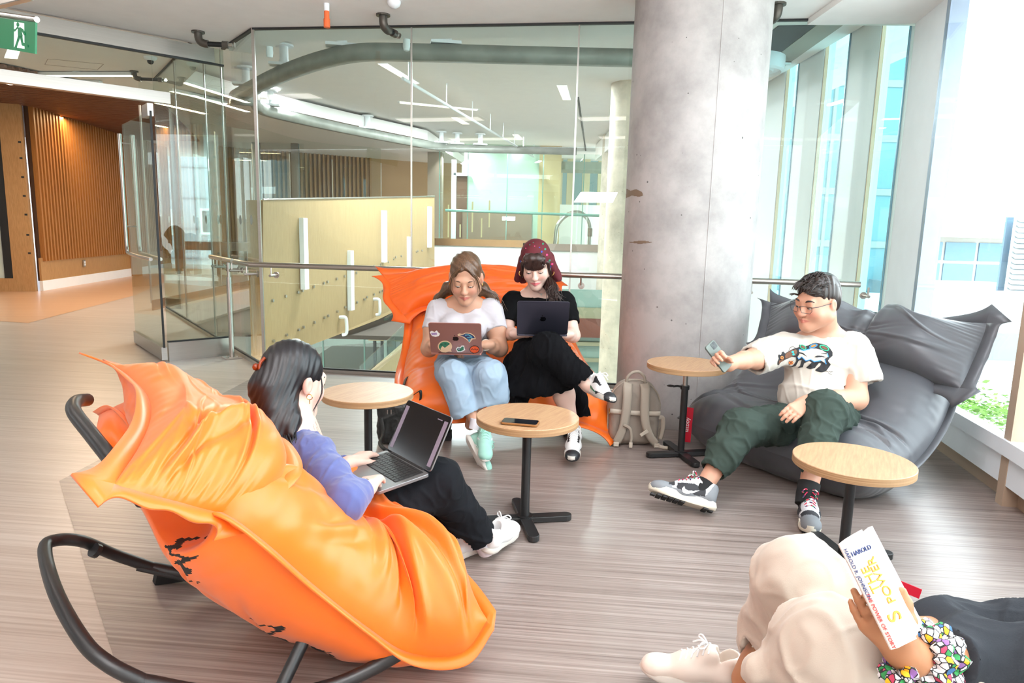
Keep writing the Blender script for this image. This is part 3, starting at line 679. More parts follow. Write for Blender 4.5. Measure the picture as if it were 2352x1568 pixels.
# rooms behind the far glass
fr_ = empty('wall_far_rooms'); tag(fr_, kind='structure')
MB().box((-.35, 17.6, 2.3), (1.9, .06, 2.9)).build('green_panel', M_green, fr_)
MB().box((-.45, 17.5, 1.2), (1.75, .05, .95)).build('taupe_board', M_brown, fr_)
MB().box((-1.55, 17.5, 1.7), (.12, .1, 2.4)).build('pale_frame', M_white, fr_); MB().box((-1.36, 17.5, 2.55), (.4, .1, .07)).build('pale_frame', M_white, fr_)
MB().box((-1.36, 17.56, 1.6), (.28, .05, 1.9)).build('brown_door', mat('brown_door', '6a4634', .5), fr_)
MB().box((-2.0, 17.4, 1.6), (.35, .4, 3.2)).build('taupe_pier', mat('taupe_pier', '8f7f6f', .8), fr_)
MB().box((.85, 17.7, 2.2), (.55, .3, 3.0)).build('tan_wall', mat('tan_far_wall', 'd3b98c', .7), fr_)
MB().box((1.9, 19.5, 1.3), (2.2, .1, 1.3)).build('white_counter_front', M_fascia, fr_)
MB().box((1.9, 21, 2.2), (2.4, .1, 2.5)).build('window_wall', emis('daylit_far_window', 'bfe0df', .7), fr_)
for x in (1.25, 1.6, 2.05, 2.5, 2.8): MB().box((x, 20.5, 2.2), (.22, .1, 2.6)).build('tan_pier', mat('tan_pier', 'c2b594', .7) if x == 1.25 else bpy.data.materials['tan_pier'], fr_)
MB().box((1.9, 18.2, 2.85), (1.6, 1.0, .2)).build('dropped_beam', mat('grey_green_beam', '8e988a', .7), fr_)
ar = MB().tube(smoothpath([(1.0, 17.0, .9), (1.05, 17.0, 1.35), (1.3, 17.0, 1.62), (1.6, 17.0, 1.66), (1.83, 17.0, 1.42), (1.85, 17.0, .9)], 6), .05, 10).build('bent_pipe_rail', M_rail, smooth=True); tag(ar, 'bent steel pipe arch behind the far glass guard', 'pipe arch')
MB().tube([(1.85, 17.0, 1.1), (1.85, 17.0, 1.3)], .06, 10).build('brown_sleeve', M_brown, ar)
for i, (px, y0, y1) in enumerate([(1030, 470, 545), (1057, 515, 545), (1085, 463, 533), (1106, 501, 545), (1124, 460, 522)]):
    a, b = PY(px, y0, 16.6), PY(px, y1, 16.6); o = MB().box(((a.x+b.x)/2, 16.6, (a.z+b.z)/2), (.035, .03, a.z-b.z)).build('light_bar', emis('warm_bar', 'f3dcae', 1.3)); tag(o, ['leftmost', 'short second', 'tall middle', 'short fourth', 'rightmost'][i]+' thin warm light bar beyond the far glass guard', 'light', 'thin light bars at the far side')
# side wall right end below: lower glazing near column
MB().box((1.55, 14.5, -1.6), (2.0, .05, 3.2)).build('green_lower_glass', mat('lower_green', '7f968c', .2), lf)
for z, h in ((-.55, .35), (-1.15, .08), (-1.5, .08)): MB().box((1.5, 14.4, z), (1.4, .08, h)).build('shelf_band', mat('olive_shelf', '8c8a70', .6) if z == -.55 else bpy.data.materials['olive_shelf'], lf)
MB().box((1.55, 14.35, -.8), (.9, .1, .4)).build('red_brown_seat', mat('red_brown', '6a4034', .7), lf)

# curved fire-curtain band round the void
band = smoothpath([PY(1450, 122, 7.2), PY(1200, 122, 7.2), PY(950, 124, 7.2), PY(830, 129, 7.25), PY(740, 142, 7.6), PY(650, 168, 8.3), PY(580, 208, 9.2), PY(535, 240, 10.0)], 6)
for p in band: p.z = 2.93
band2 = smoothpath([Vector((-3.72, 10.0, 2.93)), Vector((-3.85, 10.6, 2.93)), Vector((-3.8, 11.2, 2.93)), Vector((-3.0, 12.9, 2.93)), Vector((-1.75, 15.0, 2.93)), Vector((-1.3, 15.3, 2.93)), Vector((-.8, 15.35, 2.93)), Vector((1.3, 15.3, 2.93))], 6)
allb = [Vector((1.75, 7.18, 2.93))]+band+band2[1:]
br = MB(); br.grid([[Vector((p.x, p.y, p.z-.075)), Vector((p.x, p.y, p.z+.075))] for p in allb]); bo = br.build('curtain_band', M_band, None, smooth=True, solid=.12)
tag(bo, 'curved grey metal smoke curtain band hung round the atrium void', 'metal band')
for t_ in (.13, .27, .37, .47, .56, .64, .73, .80, .87, .93):
    p = allb[int(t_*(len(allb)-1))]; o = MB().lathe([(.11, 3.24), (.11, 3.26), (.05, 3.26), (.05, 3.1), (.07, 3.03)], (p.x, p.y+.05, 0), 24).build('curtain_hanger', M_white, bo, smooth=True)
    MB().box((p.x, p.y, 3.03), (.3, .14, .03), Matrix.Rotation(.2, 4, 'Z')).build('hanger_plate', M_white, bo)
# atrium ceiling lights
M_strip = emis('ceiling_strip', 'fff1e2', 2.4)
def flat_light(name, pts, z, label, grp):
    c_ = sum((Vector(p) for p in pts), Vector())/len(pts); e = empty(name); tag(e, label, 'light', grp)
    big = [(c_.x+(p[0]-c_.x)*1.06+.0, c_.y+(p[1]-c_.y)*1.03) for p in pts]
    b = MB(); b.prism(big, z-.006, z-.001); b.build('trim_frame', M_white, e); b = MB(); b.prism([(p[0], p[1]) for p in pts], z-.012, z-.006); b.build('diffuser', M_strip, e)
Z3 = 3.3
for i, q in enumerate([[(868, 145), (890, 145), (962, 190), (950, 193)], [(918, 232), (918, 236), (1095, 253), (1098, 250)], [(1037, 269), (1050, 269), (1078, 284), (1062, 284)], [(1028, 322), (1040, 322), (1060, 331), (1046, 331)], [(1177, 308), (1190, 308), (1201, 319), (1187, 319)], [(1279, 195), (1302, 195), (1311, 228), (1293, 228)], [(597, 203), (597, 199), (645, 205), (640, 208)], [(1155, 335), (1165, 335), (1168, 341), (1160, 341)]]):
    pts = [PZ(x, y, Z3) for x, y in q]
    flat_light('ceiling_light', pts, Z3, ['wide white recessed light strip where the sprinkler pipe starts', 'long thin light strip across the atrium ceiling', 'short slanted light panel midway on the atrium ceiling', 'small slanted light panel low over the maple stair wall', 'small slanted light panel right of the sprinkler pipe', 'upright looking white light panel near the tall glass joint', 'thin light strip over the curved metal band', 'tiny light panel at the far end of the atrium ceiling'][i], 'atrium ceiling lights')
b = MB(); b.prism([(p.x, p.y) for p in [PZ(1325, 222, Z3), PZ(1330, 222, Z3), PZ(1347, 346, Z3), PZ(1344, 346, Z3)]], Z3-.01, Z3-.002); o = b.build('slot_vent', M_dark); tag(o, 'long black slot vent in the atrium ceiling', 'vent')
pp0 = PZ(915, 172, 2.95); pp1 = Vector((.35, 15.0, 2.85)); sp_ = empty('sprinkler_pipe'); tag(sp_, 'long white sprinkler pipe crossing under the atrium ceiling', 'pipe')
pa, pb = PZ(925, 180, 3.0), PZ(1226, 360, 3.0); MB().tube([pa, pb], .022, 10).build('pipe', M_white, sp_, smooth=True)
for t_ in (.03, .2, .36, .5, .62, .74, .85, 1.0): p = pa+(pb-pa)*t_; MB().tube([p, Vector((p.x, p.y, 3.3))], .008 if t_ > .03 else .03, 6).build('hanger_rod', M_white, sp_)
# hall ceiling strips, downlight, camera dome
for i, (x0, x1, y, h) in enumerate(((66, 305, 174, 3), (18, 232, 193, 3), (392, 520, 212, 4))):
    p, q2 = (PZ(x0, y, ZH-.05), PZ(x1, y, ZH-.05)) if i < 2 else (PZ(392, 209, ZH-.05), PZ(519, 238, ZH-.05))
    e = empty('strip_light'); tag(e, ['upper long linear light over the hall in front of the slatted ceiling', 'lower long linear light set in the slatted hall ceiling', 'slanting linear light seen through the tall side glass'][i], 'light', 'linear hall lights')
    MB().wall(p, q2, ZH-.05, ZH-.01, .07).build('housing', M_white, e); MB().wall(p, q2, ZH-.056, ZH-.05, .06).build('diffuser', emis('hall_strip', 'fff2e0', 4.5) if i == 0 else bpy.data.materials['hall_strip'], e)
def dome(P, label, cat, r, m, name, extra=None):
    o = MB().lathe([(r, 0), (r, -.012), (r*.82, -.03), (r*.3, -.045)], P, 24).build(name, m, smooth=True); tag(o, label, cat); return o
o = dome(PZ(345, 131, ZH), 'white dome security camera on the hall ceiling', 'security camera', .07, M_white, 'security_camera'); p = PZ(345, 131, ZH); MB().lathe([(.035, -.04), (.033, -.06), (.02, -.075), (.004, -.08)], p, 16).build('lens_dome', M_dark, o, smooth=True)
dome(PZ(180, 166, ZH), 'flat round smoke detector on the hall ceiling', 'smoke detector', .07, M_white, 'smoke_detector')
o = dome(PZ(905, 3, ZC), 'round recessed sprinkler cover at the top edge of the lounge ceiling', 'sprinkler cover', .045, M_white, 'sprinkler_cover')
# recessed panel outline in the hall ceiling
b = MB(); q = [PZ(110, 135, ZH), PZ(238, 147, ZH), PZ(224, 160, ZH), PZ(103, 148, ZH)]
for i in range(4): b.tube([q[i], q[(i+1) % 4]], .004, 4)
o = b.build('access_panel', mat('panel_line', 'aaa49e', .8)); tag(o, 'square access panel line in the hall ceiling', 'panel')
# side wall sprinklers: elbow, black pipe, head
M_pipe = mat('black_pipe', '1d1e20', .35, .3); M_fit = mat('cast_fitting', '5d5852', .45, .7)
def side_sprinkler(P, d, L, label, ZC=ZC):
    d = Vector(d).normalized(); e = empty('sprinkler'); tag(e, label, 'sprinkler', 'pipe sprinklers below the ceiling')
    P = Vector(P); P.z = ZC
    MB().tube(smoothpath([P, P+Vector((0, 0, -.045)), P+Vector((0, 0, -.075))+d*.012, P+Vector((0, 0, -.09))+d*.045, P+Vector((0, 0, -.092))+d*.075], 4), .03, 14).build('elbow', M_fit, e, smooth=True)
    q1 = P+Vector((0, 0, -.092)); MB().tube([q1+d*.06, q1+d*L], .02, 12).build('pipe', M_pipe, e, smooth=True)
    MB().tube([q1+d*(L-.015), q1+d*(L+.03)], .028, 12).build('coupling', M_fit, e); MB().tube([q1+d*(L+.03), q1+d*(L+.06)], .014, 10).build('head', M_steel, e); MB().tube([q1+d*(L+.075), q1+d*(L+.08)], .022, 12).build('deflector', M_steel, e)
    MB().tube([P, P+Vector((0, 0, -.012))], .05, 18).build('escutcheon', M_fit, e)
side_sprinkler(PZ(455, 72, ZC), PZ(520, 93, ZC-.09)-PZ(455, 90, ZC-.09), .2, 'black pipe sprinkler with elbow pointing at the glass corner')
side_sprinkler(PZ(308, 163, ZH), (1, .1, 0), .3, 'black pipe sprinkler beyond the glass partition', ZH)
side_sprinkler(PZ(880, 33, ZC), (.25, -.0, 0), .1, 'grey sprinkler elbow in front of the middle glass joint') if False else side_sprinkler(PZ(880, 33, ZC), PZ(920, 80, ZC-.1)-PZ(880, 60, ZC-.1)+Vector((0, .0, 0)), .13, 'grey elbow sprinkler above the middle of the back glass')
side_sprinkler(PZ(1788, 8, ZC), (-.45, .9, 0), .13, 'grey elbow sprinkler beside the top of the thick column')
for x, y in ((922, 78), (594, 97)): 
    p = PZ(x, y-8, ZC); o = MB().lathe([(.028, 0), (.03, -.05), (.024, -.085), (.01, -.09)], p+Vector((0, .25, 0)), 16).build('nozzle', M_white, smooth=True); tag(o, 'white ceiling nozzle just beyond the glass, %s' % ('by the middle elbow sprinkler' if x > 900 else 'at the glass corner'), 'nozzle')
p = PZ(750, 8, ZC); o = MB().tube([p, p+Vector((0, 0, -.15))], .018, 12).build('orange_plug', mat('orange_cap', 'f0703a', .5)); tag(o, 'orange capped pipe stub hanging from the lounge ceiling', 'pipe stub')
MB().tube([p+Vector((0, 0, -.0)), p+Vector((0, 0, -.05))], .019, 12).build('white_collar', M_white, o); MB().tube([p+Vector((0, 0, -.1)), p+Vector((0, 0, -.155))], .022, 12).build('cap', bpy.data.materials['orange_cap'], o)
# running-man exit sign, hanging
M_eg = mat('exit_green', '077045', .35, emit=.15); M_ew = mat('exit_white', 'f2f7f4', .4, emit=.6)
es = empty('exit_sign'); tag(es, 'green running man exit sign hanging under its steel casing', 'exit sign')
g0, g1 = PY(-75, 40, 3.2), PY(84, 52, 3.0)
ex = (PY(82, 56, 3.05)-PY(-70, 36, 3.3)).normalized(); ez = Vector((0, 0, 1)); TR = PY(80, 52, 3.05)
wS, hS = .36, .125
Mx = frame3(TR-ex*wS/2-ez*hS/2, ex, ez)
def S_(pts, z=0): return [Mx @ Vector((x, y, z)) for x, y in pts]
def plate(name, pts, z0, z1, m, parent):
    k = len(pts); MB().add(S_(pts, z0)+S_(pts, z1), [tuple(range(k))[::-1], tuple(range(k, 2*k))]+[(i, (i+1) % k, k+(i+1) % k, k+i) for i in range(k)]).build(name, m, parent)
plate('green_panel', [(-wS/2, -hS/2), (wS/2, -hS/2), (wS/2, hS/2), (-wS/2, hS/2)], -.004, .004, M_eg, es)
plate('white_doorway', [(-.07, -.05), (.09, -.05), (.09, .05), (-.0, .05), (-.0, .05), (-.07, .05)], .004, .0055, M_ew, es) if False else None
cx = wS/2-.115
plate('white_doorway', [(cx-.045, -.05), (cx+.035, -.05), (cx+.03, .053), (cx-.045, .053)], .004, .0055, M_ew, es)
man = [[(cx-.012, .028), (cx+.006, .030), (cx+.018, .0), (cx+.004, -.008), (cx-.01, .0)], [(cx+.0, .03), (cx+.02, .026), (cx+.033, .008), (cx+.027, .004), (cx+.012, .018)], [(cx-.01, .028), (cx-.03, .012), (cx-.045, .014), (cx-.045, .020), (cx-.028, .021), (cx-.012, .032)],
       [(cx-.008, .002), (cx+.004, -.004), (cx-.01, -.028), (cx-.02, -.047), (cx-.032, -.045), (cx-.02, -.024)], [(cx+.0, .0), (cx+.016, -.002), (cx+.022, -.022), (cx+.05, -.028), (cx+.05, -.036), (cx+.014, -.033)]]
man = [[(cx-.004+(x-cx+.004)*1.28, y*1.15) for x, y in p_] for p_ in man]
for p_ in man: plate('running_man', p_, .0055, .007, M_eg, es)
plate('running_man_head', [(cx-.014+.011*math.cos(a), .044+.009*math.sin(a)) for a in [i*math.pi/6 for i in range(12)]], .0055, .007, M_eg, es)
MB().tube([Mx @ Vector((-wS/2-.01, hS/2+.015, 0)), Mx @ Vector((wS/2+.004, hS/2+.012, 0))], .012, 16).build('casing', M_steel, es, smooth=True)
a_, b_ = Mx @ Vector((-wS/2, hS/2+.045, 0)), Mx @ Vector((wS/2-.045, hS/2+.045, 0)); MB().wall(a_, b_, a_.z-.015, a_.z+.015, .035).build('mount', M_steel, es, bevel=.004)
for t_ in (.25, .75): q_ = a_+(b_-a_)*t_; MB().cyl((q_.x, q_.y, a_.z+.01), (q_.x, q_.y, ZC), .006, 10).build('hanger_rod', M_steel, es)
q = [PZ(18, 108, ZH), PZ(47, 110, ZH), PZ(40, 133, ZH), PZ(10, 131, ZH)]
flat_light('ceiling_light', q, ZH, 'small square recessed light in the hall just below the exit sign', 'hall ceiling lights')

# ------------------------------------------------------------ outdoors, right
rf = MB().box((8, 9, -.75), (10, 30, .2)).build('roof_terrace', mat('pale_roof', 'd2d6d4', .9)); tag(rf, kind='structure')
M_leaf = mat('leaf_green', '6f9a3c', .7, var=.4, vscale=20); gr = MB(); R_ = random.Random(3)
for i in range(5200):
    x = 3.02+R_.random()*2.5; y = 3.0+R_.random()*4.8; z = -.62+R_.random()*.35*(.6+.4*math.sin(x*3+y*2)); s = .02+R_.random()*.035; a = R_.random()*6.28; t = R_.random()*1.2
    d1 = Vector((math.cos(a), math.sin(a), .3)).normalized()*s; d2 = Vector((-math.sin(a), math.cos(a), t)).normalized()*s*.5; c_ = Vector((x, y, z))
    gr.add([c_-d1, c_+d2, c_+d1, c_-d2], [(0, 1, 2, 3)])
o = gr.build('roof_planting', M_leaf); tag(o, 'low green planting on the roof outside the window', 'plants', kind='stuff')
M_mech = mat('white_mech', 'b4b8ba', .6)
u = MB().box((8.3, 11.2, -.15), (3.0, 2.0, 1.0)).build('roof_unit', M_mech); tag(u, 'big white boxed air unit on the roof outside', 'roof unit')
MB().box((8.3, 10.18, -.35), (2.6, .05, .4)).build('grille', mat('grey_grille', '7e888a', .6), u)
lv = empty('louvre_screen'); tag(lv, 'white louvred screen on the roof outside the window', 'louvre screen')
for i in range(17): MB().box((11.6, 13.4, .05+i*.1), (3.8, .12, .05), Matrix.Rotation(.5, 4, 'X')).build('slat', M_mech, lv)
for x in (9.75, 11.6, 13.4): MB().box((x, 13.5, .8), (.08, .08, 2.0)).build('post', M_mech, lv)
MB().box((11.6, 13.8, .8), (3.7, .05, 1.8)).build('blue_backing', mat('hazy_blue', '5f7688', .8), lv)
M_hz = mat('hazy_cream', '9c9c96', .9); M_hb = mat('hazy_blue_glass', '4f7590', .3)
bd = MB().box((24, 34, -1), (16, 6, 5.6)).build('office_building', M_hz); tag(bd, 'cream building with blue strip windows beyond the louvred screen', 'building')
for x in range(9):
    for z in (-.2, .75):
        f = MB().box((17+x*1.5, 30.97, z), (1.35, .06, .8)).build('window', M_hb, bd)
MB().box((20, 30.6, 1.5), (9, .8, .25)).build('white_canopy', M_mech, bd)
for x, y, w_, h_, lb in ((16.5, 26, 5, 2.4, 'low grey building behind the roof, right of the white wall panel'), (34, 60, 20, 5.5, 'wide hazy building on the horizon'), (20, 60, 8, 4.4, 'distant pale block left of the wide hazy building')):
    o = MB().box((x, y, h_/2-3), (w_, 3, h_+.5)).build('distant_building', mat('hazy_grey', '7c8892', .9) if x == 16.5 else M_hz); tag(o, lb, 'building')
o = MB().box((11, 31, 3), (8, 8, 22)).build('sky_dimming_tower', mat('teal_tower', '6f8f98', .6)); tag(o, 'added pale teal tower dimming the sky in the narrow facade windows', 'building')  # tower added to dim the bright sky behind the facade glass
for z in range(-3, 13, 2): MB().box((11, 26.97, z), (8, .05, .25)).build('floor_band', M_hz, o)
for x in (7.6, 8.6, 9.7, 10.8, 12.0, 13.2): MB().box((x, 26.95, 3), (.12, .06, 22)).build('mullion', M_hz, o)
# added fill lights with panels, unseen behind and above the viewpoint
for i, (x, y) in enumerate(((-2.2, 1.4), (.3, 1.2), (-2.2, -.6), (.3, -.6), (-3.6, 3.2), (1.1, 2.2))):
    a = area('lounge_fill', (x, y, ZC-.03), (0, 0, 0), 1.2, .3, 9 if i < 5 else 40, lin('fff4ee' if i < 5 else 'eef5ff'))
    e = empty('ceiling_light', (0, 0, 0)); tag(e, 'added rectangular fill light on the lounge ceiling behind the viewpoint', 'light', 'added lounge fill lights')
    MB().box((x, y, ZC-.008), (1.26, .36, .014)).build('frame', M_white, e); MB().box((x, y, ZC-.018), (1.2, .3, .006)).build('diffuser', M_strip, e)
def fixture_or_fill_lamp(P, Q, w, power, col):
    P, Q = Vector(P), Vector(Q); c_ = (P+Q)/2; area('fixture_or_fill_lamp', (c_.x, c_.y, c_.z), (0, 0, math.atan2(Q.y-P.y, Q.x-P.x)), (Q-P).length, w, power, lin(col))
for (x0, y0, x1, y1) in ((66, 174, 305, 174), (18, 193, 232, 193), (392, 209, 519, 238)): fixture_or_fill_lamp(PZ(x0, y0, ZH-.06), PZ(x1, y1, ZH-.06), .06, 35, 'ffe4c4')
for (x0, y0, x1, y1, p_) in ((879, 145, 956, 191, 150), (918, 234, 1096, 251, 130), (1043, 269, 1070, 284, 90), (1290, 195, 1302, 228, 120), (600, 201, 645, 206, 120), (1034, 322, 1053, 331, 80), (1183, 308, 1194, 319, 90)): fixture_or_fill_lamp(PZ(x0, y0, 3.286), PZ(x1, y1, 3.286), .12, p_*1.6, 'f6faff')
for x, y, p_ in ((-7.6, 12.5, 40), (-6.4, 10.5, 22), (-6.5, 14.6, 25)): fixture_or_fill_lamp((x-.5, y, ZH-.07), (x+.5, y, ZH-.07), .1, p_, 'ffd9a4')  # bare area lamps over the hall, no fixture built around them
for y in (7.8, 9.6, 11.6): fixture_or_fill_lamp((1.95, y-.35, 3.27), (1.95, y+.35, 3.27), .12, 85, 'f4f9ff')  # added fill lamps without fixtures, hidden behind the column, brightening the facade panels
for x, y, z, p_ in ((-3.5, 11, -.5, 40), (0, 12.5, -.5, 40), (.3, 18.2, 3.1, 14), (-4.5, 18, 3.1, 50)): fixture_or_fill_lamp((x-.5, y, z), (x+.5, y, z), .1, p_, 'fff0dc')  # bare area lamps for the lower level and far rooms, no fixture built
# ------------------------------------------------------------ rocking beanbag chairs
def cloth_mat(name, col, rough=.38, bump=.25, sc=900, sheen=.15, coat=0):
    m = mat(name, col, rough, bump=bump*.3, bscale=7, var=.04, sheen=sheen, coat=coat); return m
M_or = cloth_mat('orange_nylon', 'f36f12', .38); M_or2 = cloth_mat('shaded_orange_nylon', 'ef6208', .5)  # the deeper orange carries the back chair's shade in its colour
M_gr = cloth_mat('grey_nylon', '4b4c51', .38); M_blk = mat('black_tube', '1b1b1c', .38); M_tear = mat('black_lining', '171414', .8)
def spl(a, n):
    """cubic resample of rows a (k x m) to n rows"""
    a = np.asarray(a, float); k = len(a); t = np.linspace(0, k-1, n); i = np.minimum(t.astype(int), k-2); f = (t-i)[:, None]
    p = np.vstack([2*a[0]-a[1], a, 2*a[-1]-a[-2]]); p0, p1, p2, p3 = p[i], p[i+1], p[i+2], p[i+3]
    return .5*((2*p1)+(p2-p0)*f+(2*p0-5*p1+4*p2-p3)*f*f+(3*p1-3*p2+p3-p0)*f**3)
def pillow(name, mid, th, m, parent, nu=150, nv=120, pu=5, pv=4, seed=0, pucker=.012, crease=.012, low=1.0, hem=.055, hemname='hem', m2=None, matfn=None, creases=(), edge=(1, 1, 1, 1), floor=None, flap=.9):
    """mid: array KU x KV x 3 of the middle sheet, th: KU x KV half thickness; the two sheets close at a flat sewn hem"""
    mid = np.asarray(mid, float); th = np.asarray(th, float)
    KU, KV = th.shape
    g = spl(mid.reshape(KU, -1), nu).reshape(nu, KV, 3); g = np.stack([spl(g[:, :, i].T, nv).T for i in range(3)], -1)
    t = spl(spl(th, nu).T, nv).T
    du = np.gradient(g, axis=0); dv = np.gradient(g, axis=1); N = np.cross(du, dv); N /= np.linalg.norm(N, axis=2, keepdims=True)+1e-9
    flipN = N[..., 2].mean() < 0
    if flipN: N = -N
    U, Vv = np.meshgrid(np.linspace(-1, 1, nu), np.linspace(-1, 1, nv), indexing='ij')
    prof = np.clip(1-np.abs(U)**pu, 0, 1)**.55*np.clip(1-np.abs(Vv)**pv, 0, 1)**.55
    r = np.random.RandomState(seed)
    def n1(x, k, fr):
        o = 0
        for i in range(k): o = o+np.sin(fr*(.6+r.rand()*1.1)*x+r.rand()*6.28)
        return o/math.sqrt(k)
    eu = np.exp(-(1-np.abs(U))/.1)*(1-np.exp(-(1-np.abs(U))/.02)); ev = np.exp(-(1-np.abs(Vv))/.1)*(1-np.exp(-(1-np.abs(Vv))/.02))
    W = pucker*(eu*n1(Vv, 6, 34)+ev*n1(U+.12*Vv, 6, 44)*.9)
    for i in range(12):
        cu, cv, an = r.uniform(-.8, .8), r.uniform(-.8, .8), r.uniform(-.7, .7)+(0 if r.rand() < .6 else 1.2); w_ = r.uniform(.025, .06); L = r.uniform(.2, .5)
        x = (U-cu)*math.cos(an)+(Vv-cv)*math.sin(an)*.6; y = (Vv-cv)*math.cos(an)-(U-cu)*math.sin(an); x = x+.12*np.sin(y*5+i)
        W = W+crease*r.choice([-1, 1, 1])*np.exp(-(x/w_)**2-(y/L)**2)*1.1-crease*.5*np.exp(-((x-w_*1.6)/w_)**2-(y/L)**2)
    for cu, cv, an, w_, L, amp in creases:
        x = (U-cu)*math.cos(an)+(Vv-cv)*math.sin(an); y = (Vv-cv)*math.cos(an)-(U-cu)*math.sin(an)
        W = W+amp*np.exp(-(x/w_)**2-(y/L)**2)-amp*.45*np.exp(-((np.abs(x)-w_*1.9)/w_)**2-(y/L)**2)
    W = W+crease*.8*np.exp(-(noise3(U*1.0, Vv, 0*U, 5, 7, seed)/.3)**2)*prof+crease*.8*noise3(U, Vv, 0*U, 3.2, 6, seed+9)*prof
    W = W*np.clip(prof*1.6, 0, 1)
    top = g+N*(t*prof+W)[..., None]; bot = g-N*(t*prof*low-W*.6)[..., None]
    vs = np.concatenate([top.reshape(-1, 3), bot.reshape(-1, 3)]); idx = np.arange(nu*nv).reshape(nu, nv)
    q = np.stack([idx[:-1, :-1], idx[1:, :-1], idx[1:, 1:], idx[:-1, 1:]], -1).reshape(-1, 4)
    if floor is not None: vs[:, 2] = np.maximum(vs[:, 2], floor+.004*np.clip((floor-vs[:, 2])/.1, 0, 1))
    F = np.concatenate([q, q[:, ::-1]+nu*nv])
    if flipN: F = F[:, ::-1]
    me = npmesh(name, vs, F)
    o = link(name, me, [m, m2 or M_tear], parent, smooth=True, world_space=parent is not None)
    if matfn is not None:
        uc = (U[:-1, :-1]+U[1:, 1:])/2; vc = (Vv[:-1, :-1]+Vv[1:, 1:])/2
        mi = np.concatenate([np.zeros(uc.size), matfn(uc, vc).ravel()]).astype(np.int32); me.polygons.foreach_set('material_index', mi)
    # hem ribbon
    if hem:
        b = MB(); rows = []
        sides = [(g[0, :], -du[0, :], 0, edge[0]), (g[:, -1], dv[:, -1], 1, edge[1]), (g[-1, ::-1], du[-1, ::-1], 0, edge[2]), (g[::-1, 0], -dv[::-1, 0], 1, edge[3])]
        for P, Dr, kd, on in sides:
            if not on: 
                if rows: b.grid(rows); rows = []
                continue
            Dr = Dr/(np.linalg.norm(Dr, axis=1, keepdims=True)+1e-9)
            n = len(P); wob = .006*np.sin(np.linspace(0, 1, n)*(14+seed*.2))*hem/.05
            Nn = {0: N[0, :], 1: N[:, -1]}.get(0 if P is sides[0][0] else 1)
            for k_ in range(0, n, 2):
                e = 1-abs(2*k_/(n-1)-1)
                w_ = hem*(1+flap*math.exp(-e/.06))
                up = np.array([0, 0, 1.0])*wob[k_]
                rows.append([Vector(P[k_]-Dr[k_]*.006), Vector(P[k_]+Dr[k_]*w_*.5+up*.5), Vector(P[k_]+Dr[k_]*w_+up)])
        if rows: b.grid(rows)
        h = b.build(hemname, m, parent, smooth=True, ws=parent is not None, solid=.005)
    return o, g
def bag_rows(O, a, c, rows, hwf=(-1, -.6, 0, .6, 1)):
    """rows of (s, zmid, znear, zfar, halfwidth, thickness)"""
    mid = []; th = []
    for r in rows:
        s, zm, zn, zf, hw, t = r[:6]; shn = r[6] if len(r) > 6 else 0; shf = r[7] if len(r) > 7 else 0
        row = []
        for v in hwf:
            z = zm+((zn if v > 0 else zf)-zm)*abs(v)**2; ss = s+(shn if v > 0 else shf)*abs(v)**3
            row.append([O[0]+a[0]*ss+c[0]*hw*v, O[1]+a[1]*ss+c[1]*hw*v, z])
        mid.append(row); th.append([t]*len(hwf))
    return np.array(mid), np.array(th)

# --- orange chair in the foreground
a1 = Vector((.77, .64, 0)).normalized(); c1 = Vector((a1.y, -a1.x, 0)); O1 = Vector((-.914, 1.766, 0))
ch1 = empty('beanbag_chair', (O1.x, O1.y, 0), 0, 'bright orange beanbag rocker in the foreground, torn below, woman in blue top on it', 'chair')
def tears(u, v):
    z = .06*np.sin(u*26)+.05*np.sin(u*61+1)+.03*np.sign(np.sin(u*17)); s = (v-(.74+.06*u)+z)
    return ((np.abs(s) < .022+.035*np.clip(np.sin(u*9+.5), -.6, 1)) & (u > -.85) & (u < .45)).astype(float)
rows1 = [(-.16, .62, .58, .60, .46, .10), (.06, .47, .43, .46, .47, .16), (.2, .33, .30, .34, .48, .18), (.33, .22, .17, .24, .48, .17), (.45, .19, .13, .21, .47, .15), (.57, .21, .13, .21, .45, .16), (.70, .19, .14, .17, .42, .13, -.05, -.1)]
def c1_bag():
    NP = [(395, 1160, .56), (500, 1175, .58), (600, 1240, .50), (720, 1345, .34), (840, 1440, .20), (940, 1500, .11), (1060, 1500, .09), (1122, 1425, .14)]
    zb = [.58, .60, .52, .38, .27, .21, .21, .20]; zm = [.60, .58, .48, .34, .23, .18, .22, .25]; zf = [.60, .58, .50, .40, .30, .25, .23, .2]
    tb = [.08, .12, .15, .16, .16, .16, .17, .16]; tm = [.08, .11, .12, .10, .08, .10, .15, .15]
    mid = []; th = []
    for i, q in enumerate(NP):
        N_ = PZ(*q); row = []
        for v, z, e in ((-1, zf[i]-.04, 0), (-.55, zf[i]+.02, .02), (0, zm[i], .03), (.55, zb[i], .02), (1, q[2], 0)):
            p = N_-c1*(.95*(1-v)/2)+a1*e; row.append([p.x, p.y, z])
        mid.append(row); th.append([tm[i], tb[i], tm[i], tb[i], tb[i]])
    return np.array(mid), np.array(th)
mid, th = c1_bag()
pillow('bag', mid, th, M_or, ch1, 190, 150, seed=3, pucker=.006, crease=.006, matfn=tears, creases=[(.35, .5, .15, .035, .4, -.03), (.55, .55, .25, .03, .45, -.03), (.72, .45, -.15, .03, .5, -.03), (.2, .6, .3, .03, .3, .012), (-.35, .6, 1.0, .03, .25, .015), (-.1, .75, .9, .025, .2, .012), (.85, .3, .1, .03, .4, -.02)], hem=.034, floor=.006, flap=0, low=1.4, pu=7)
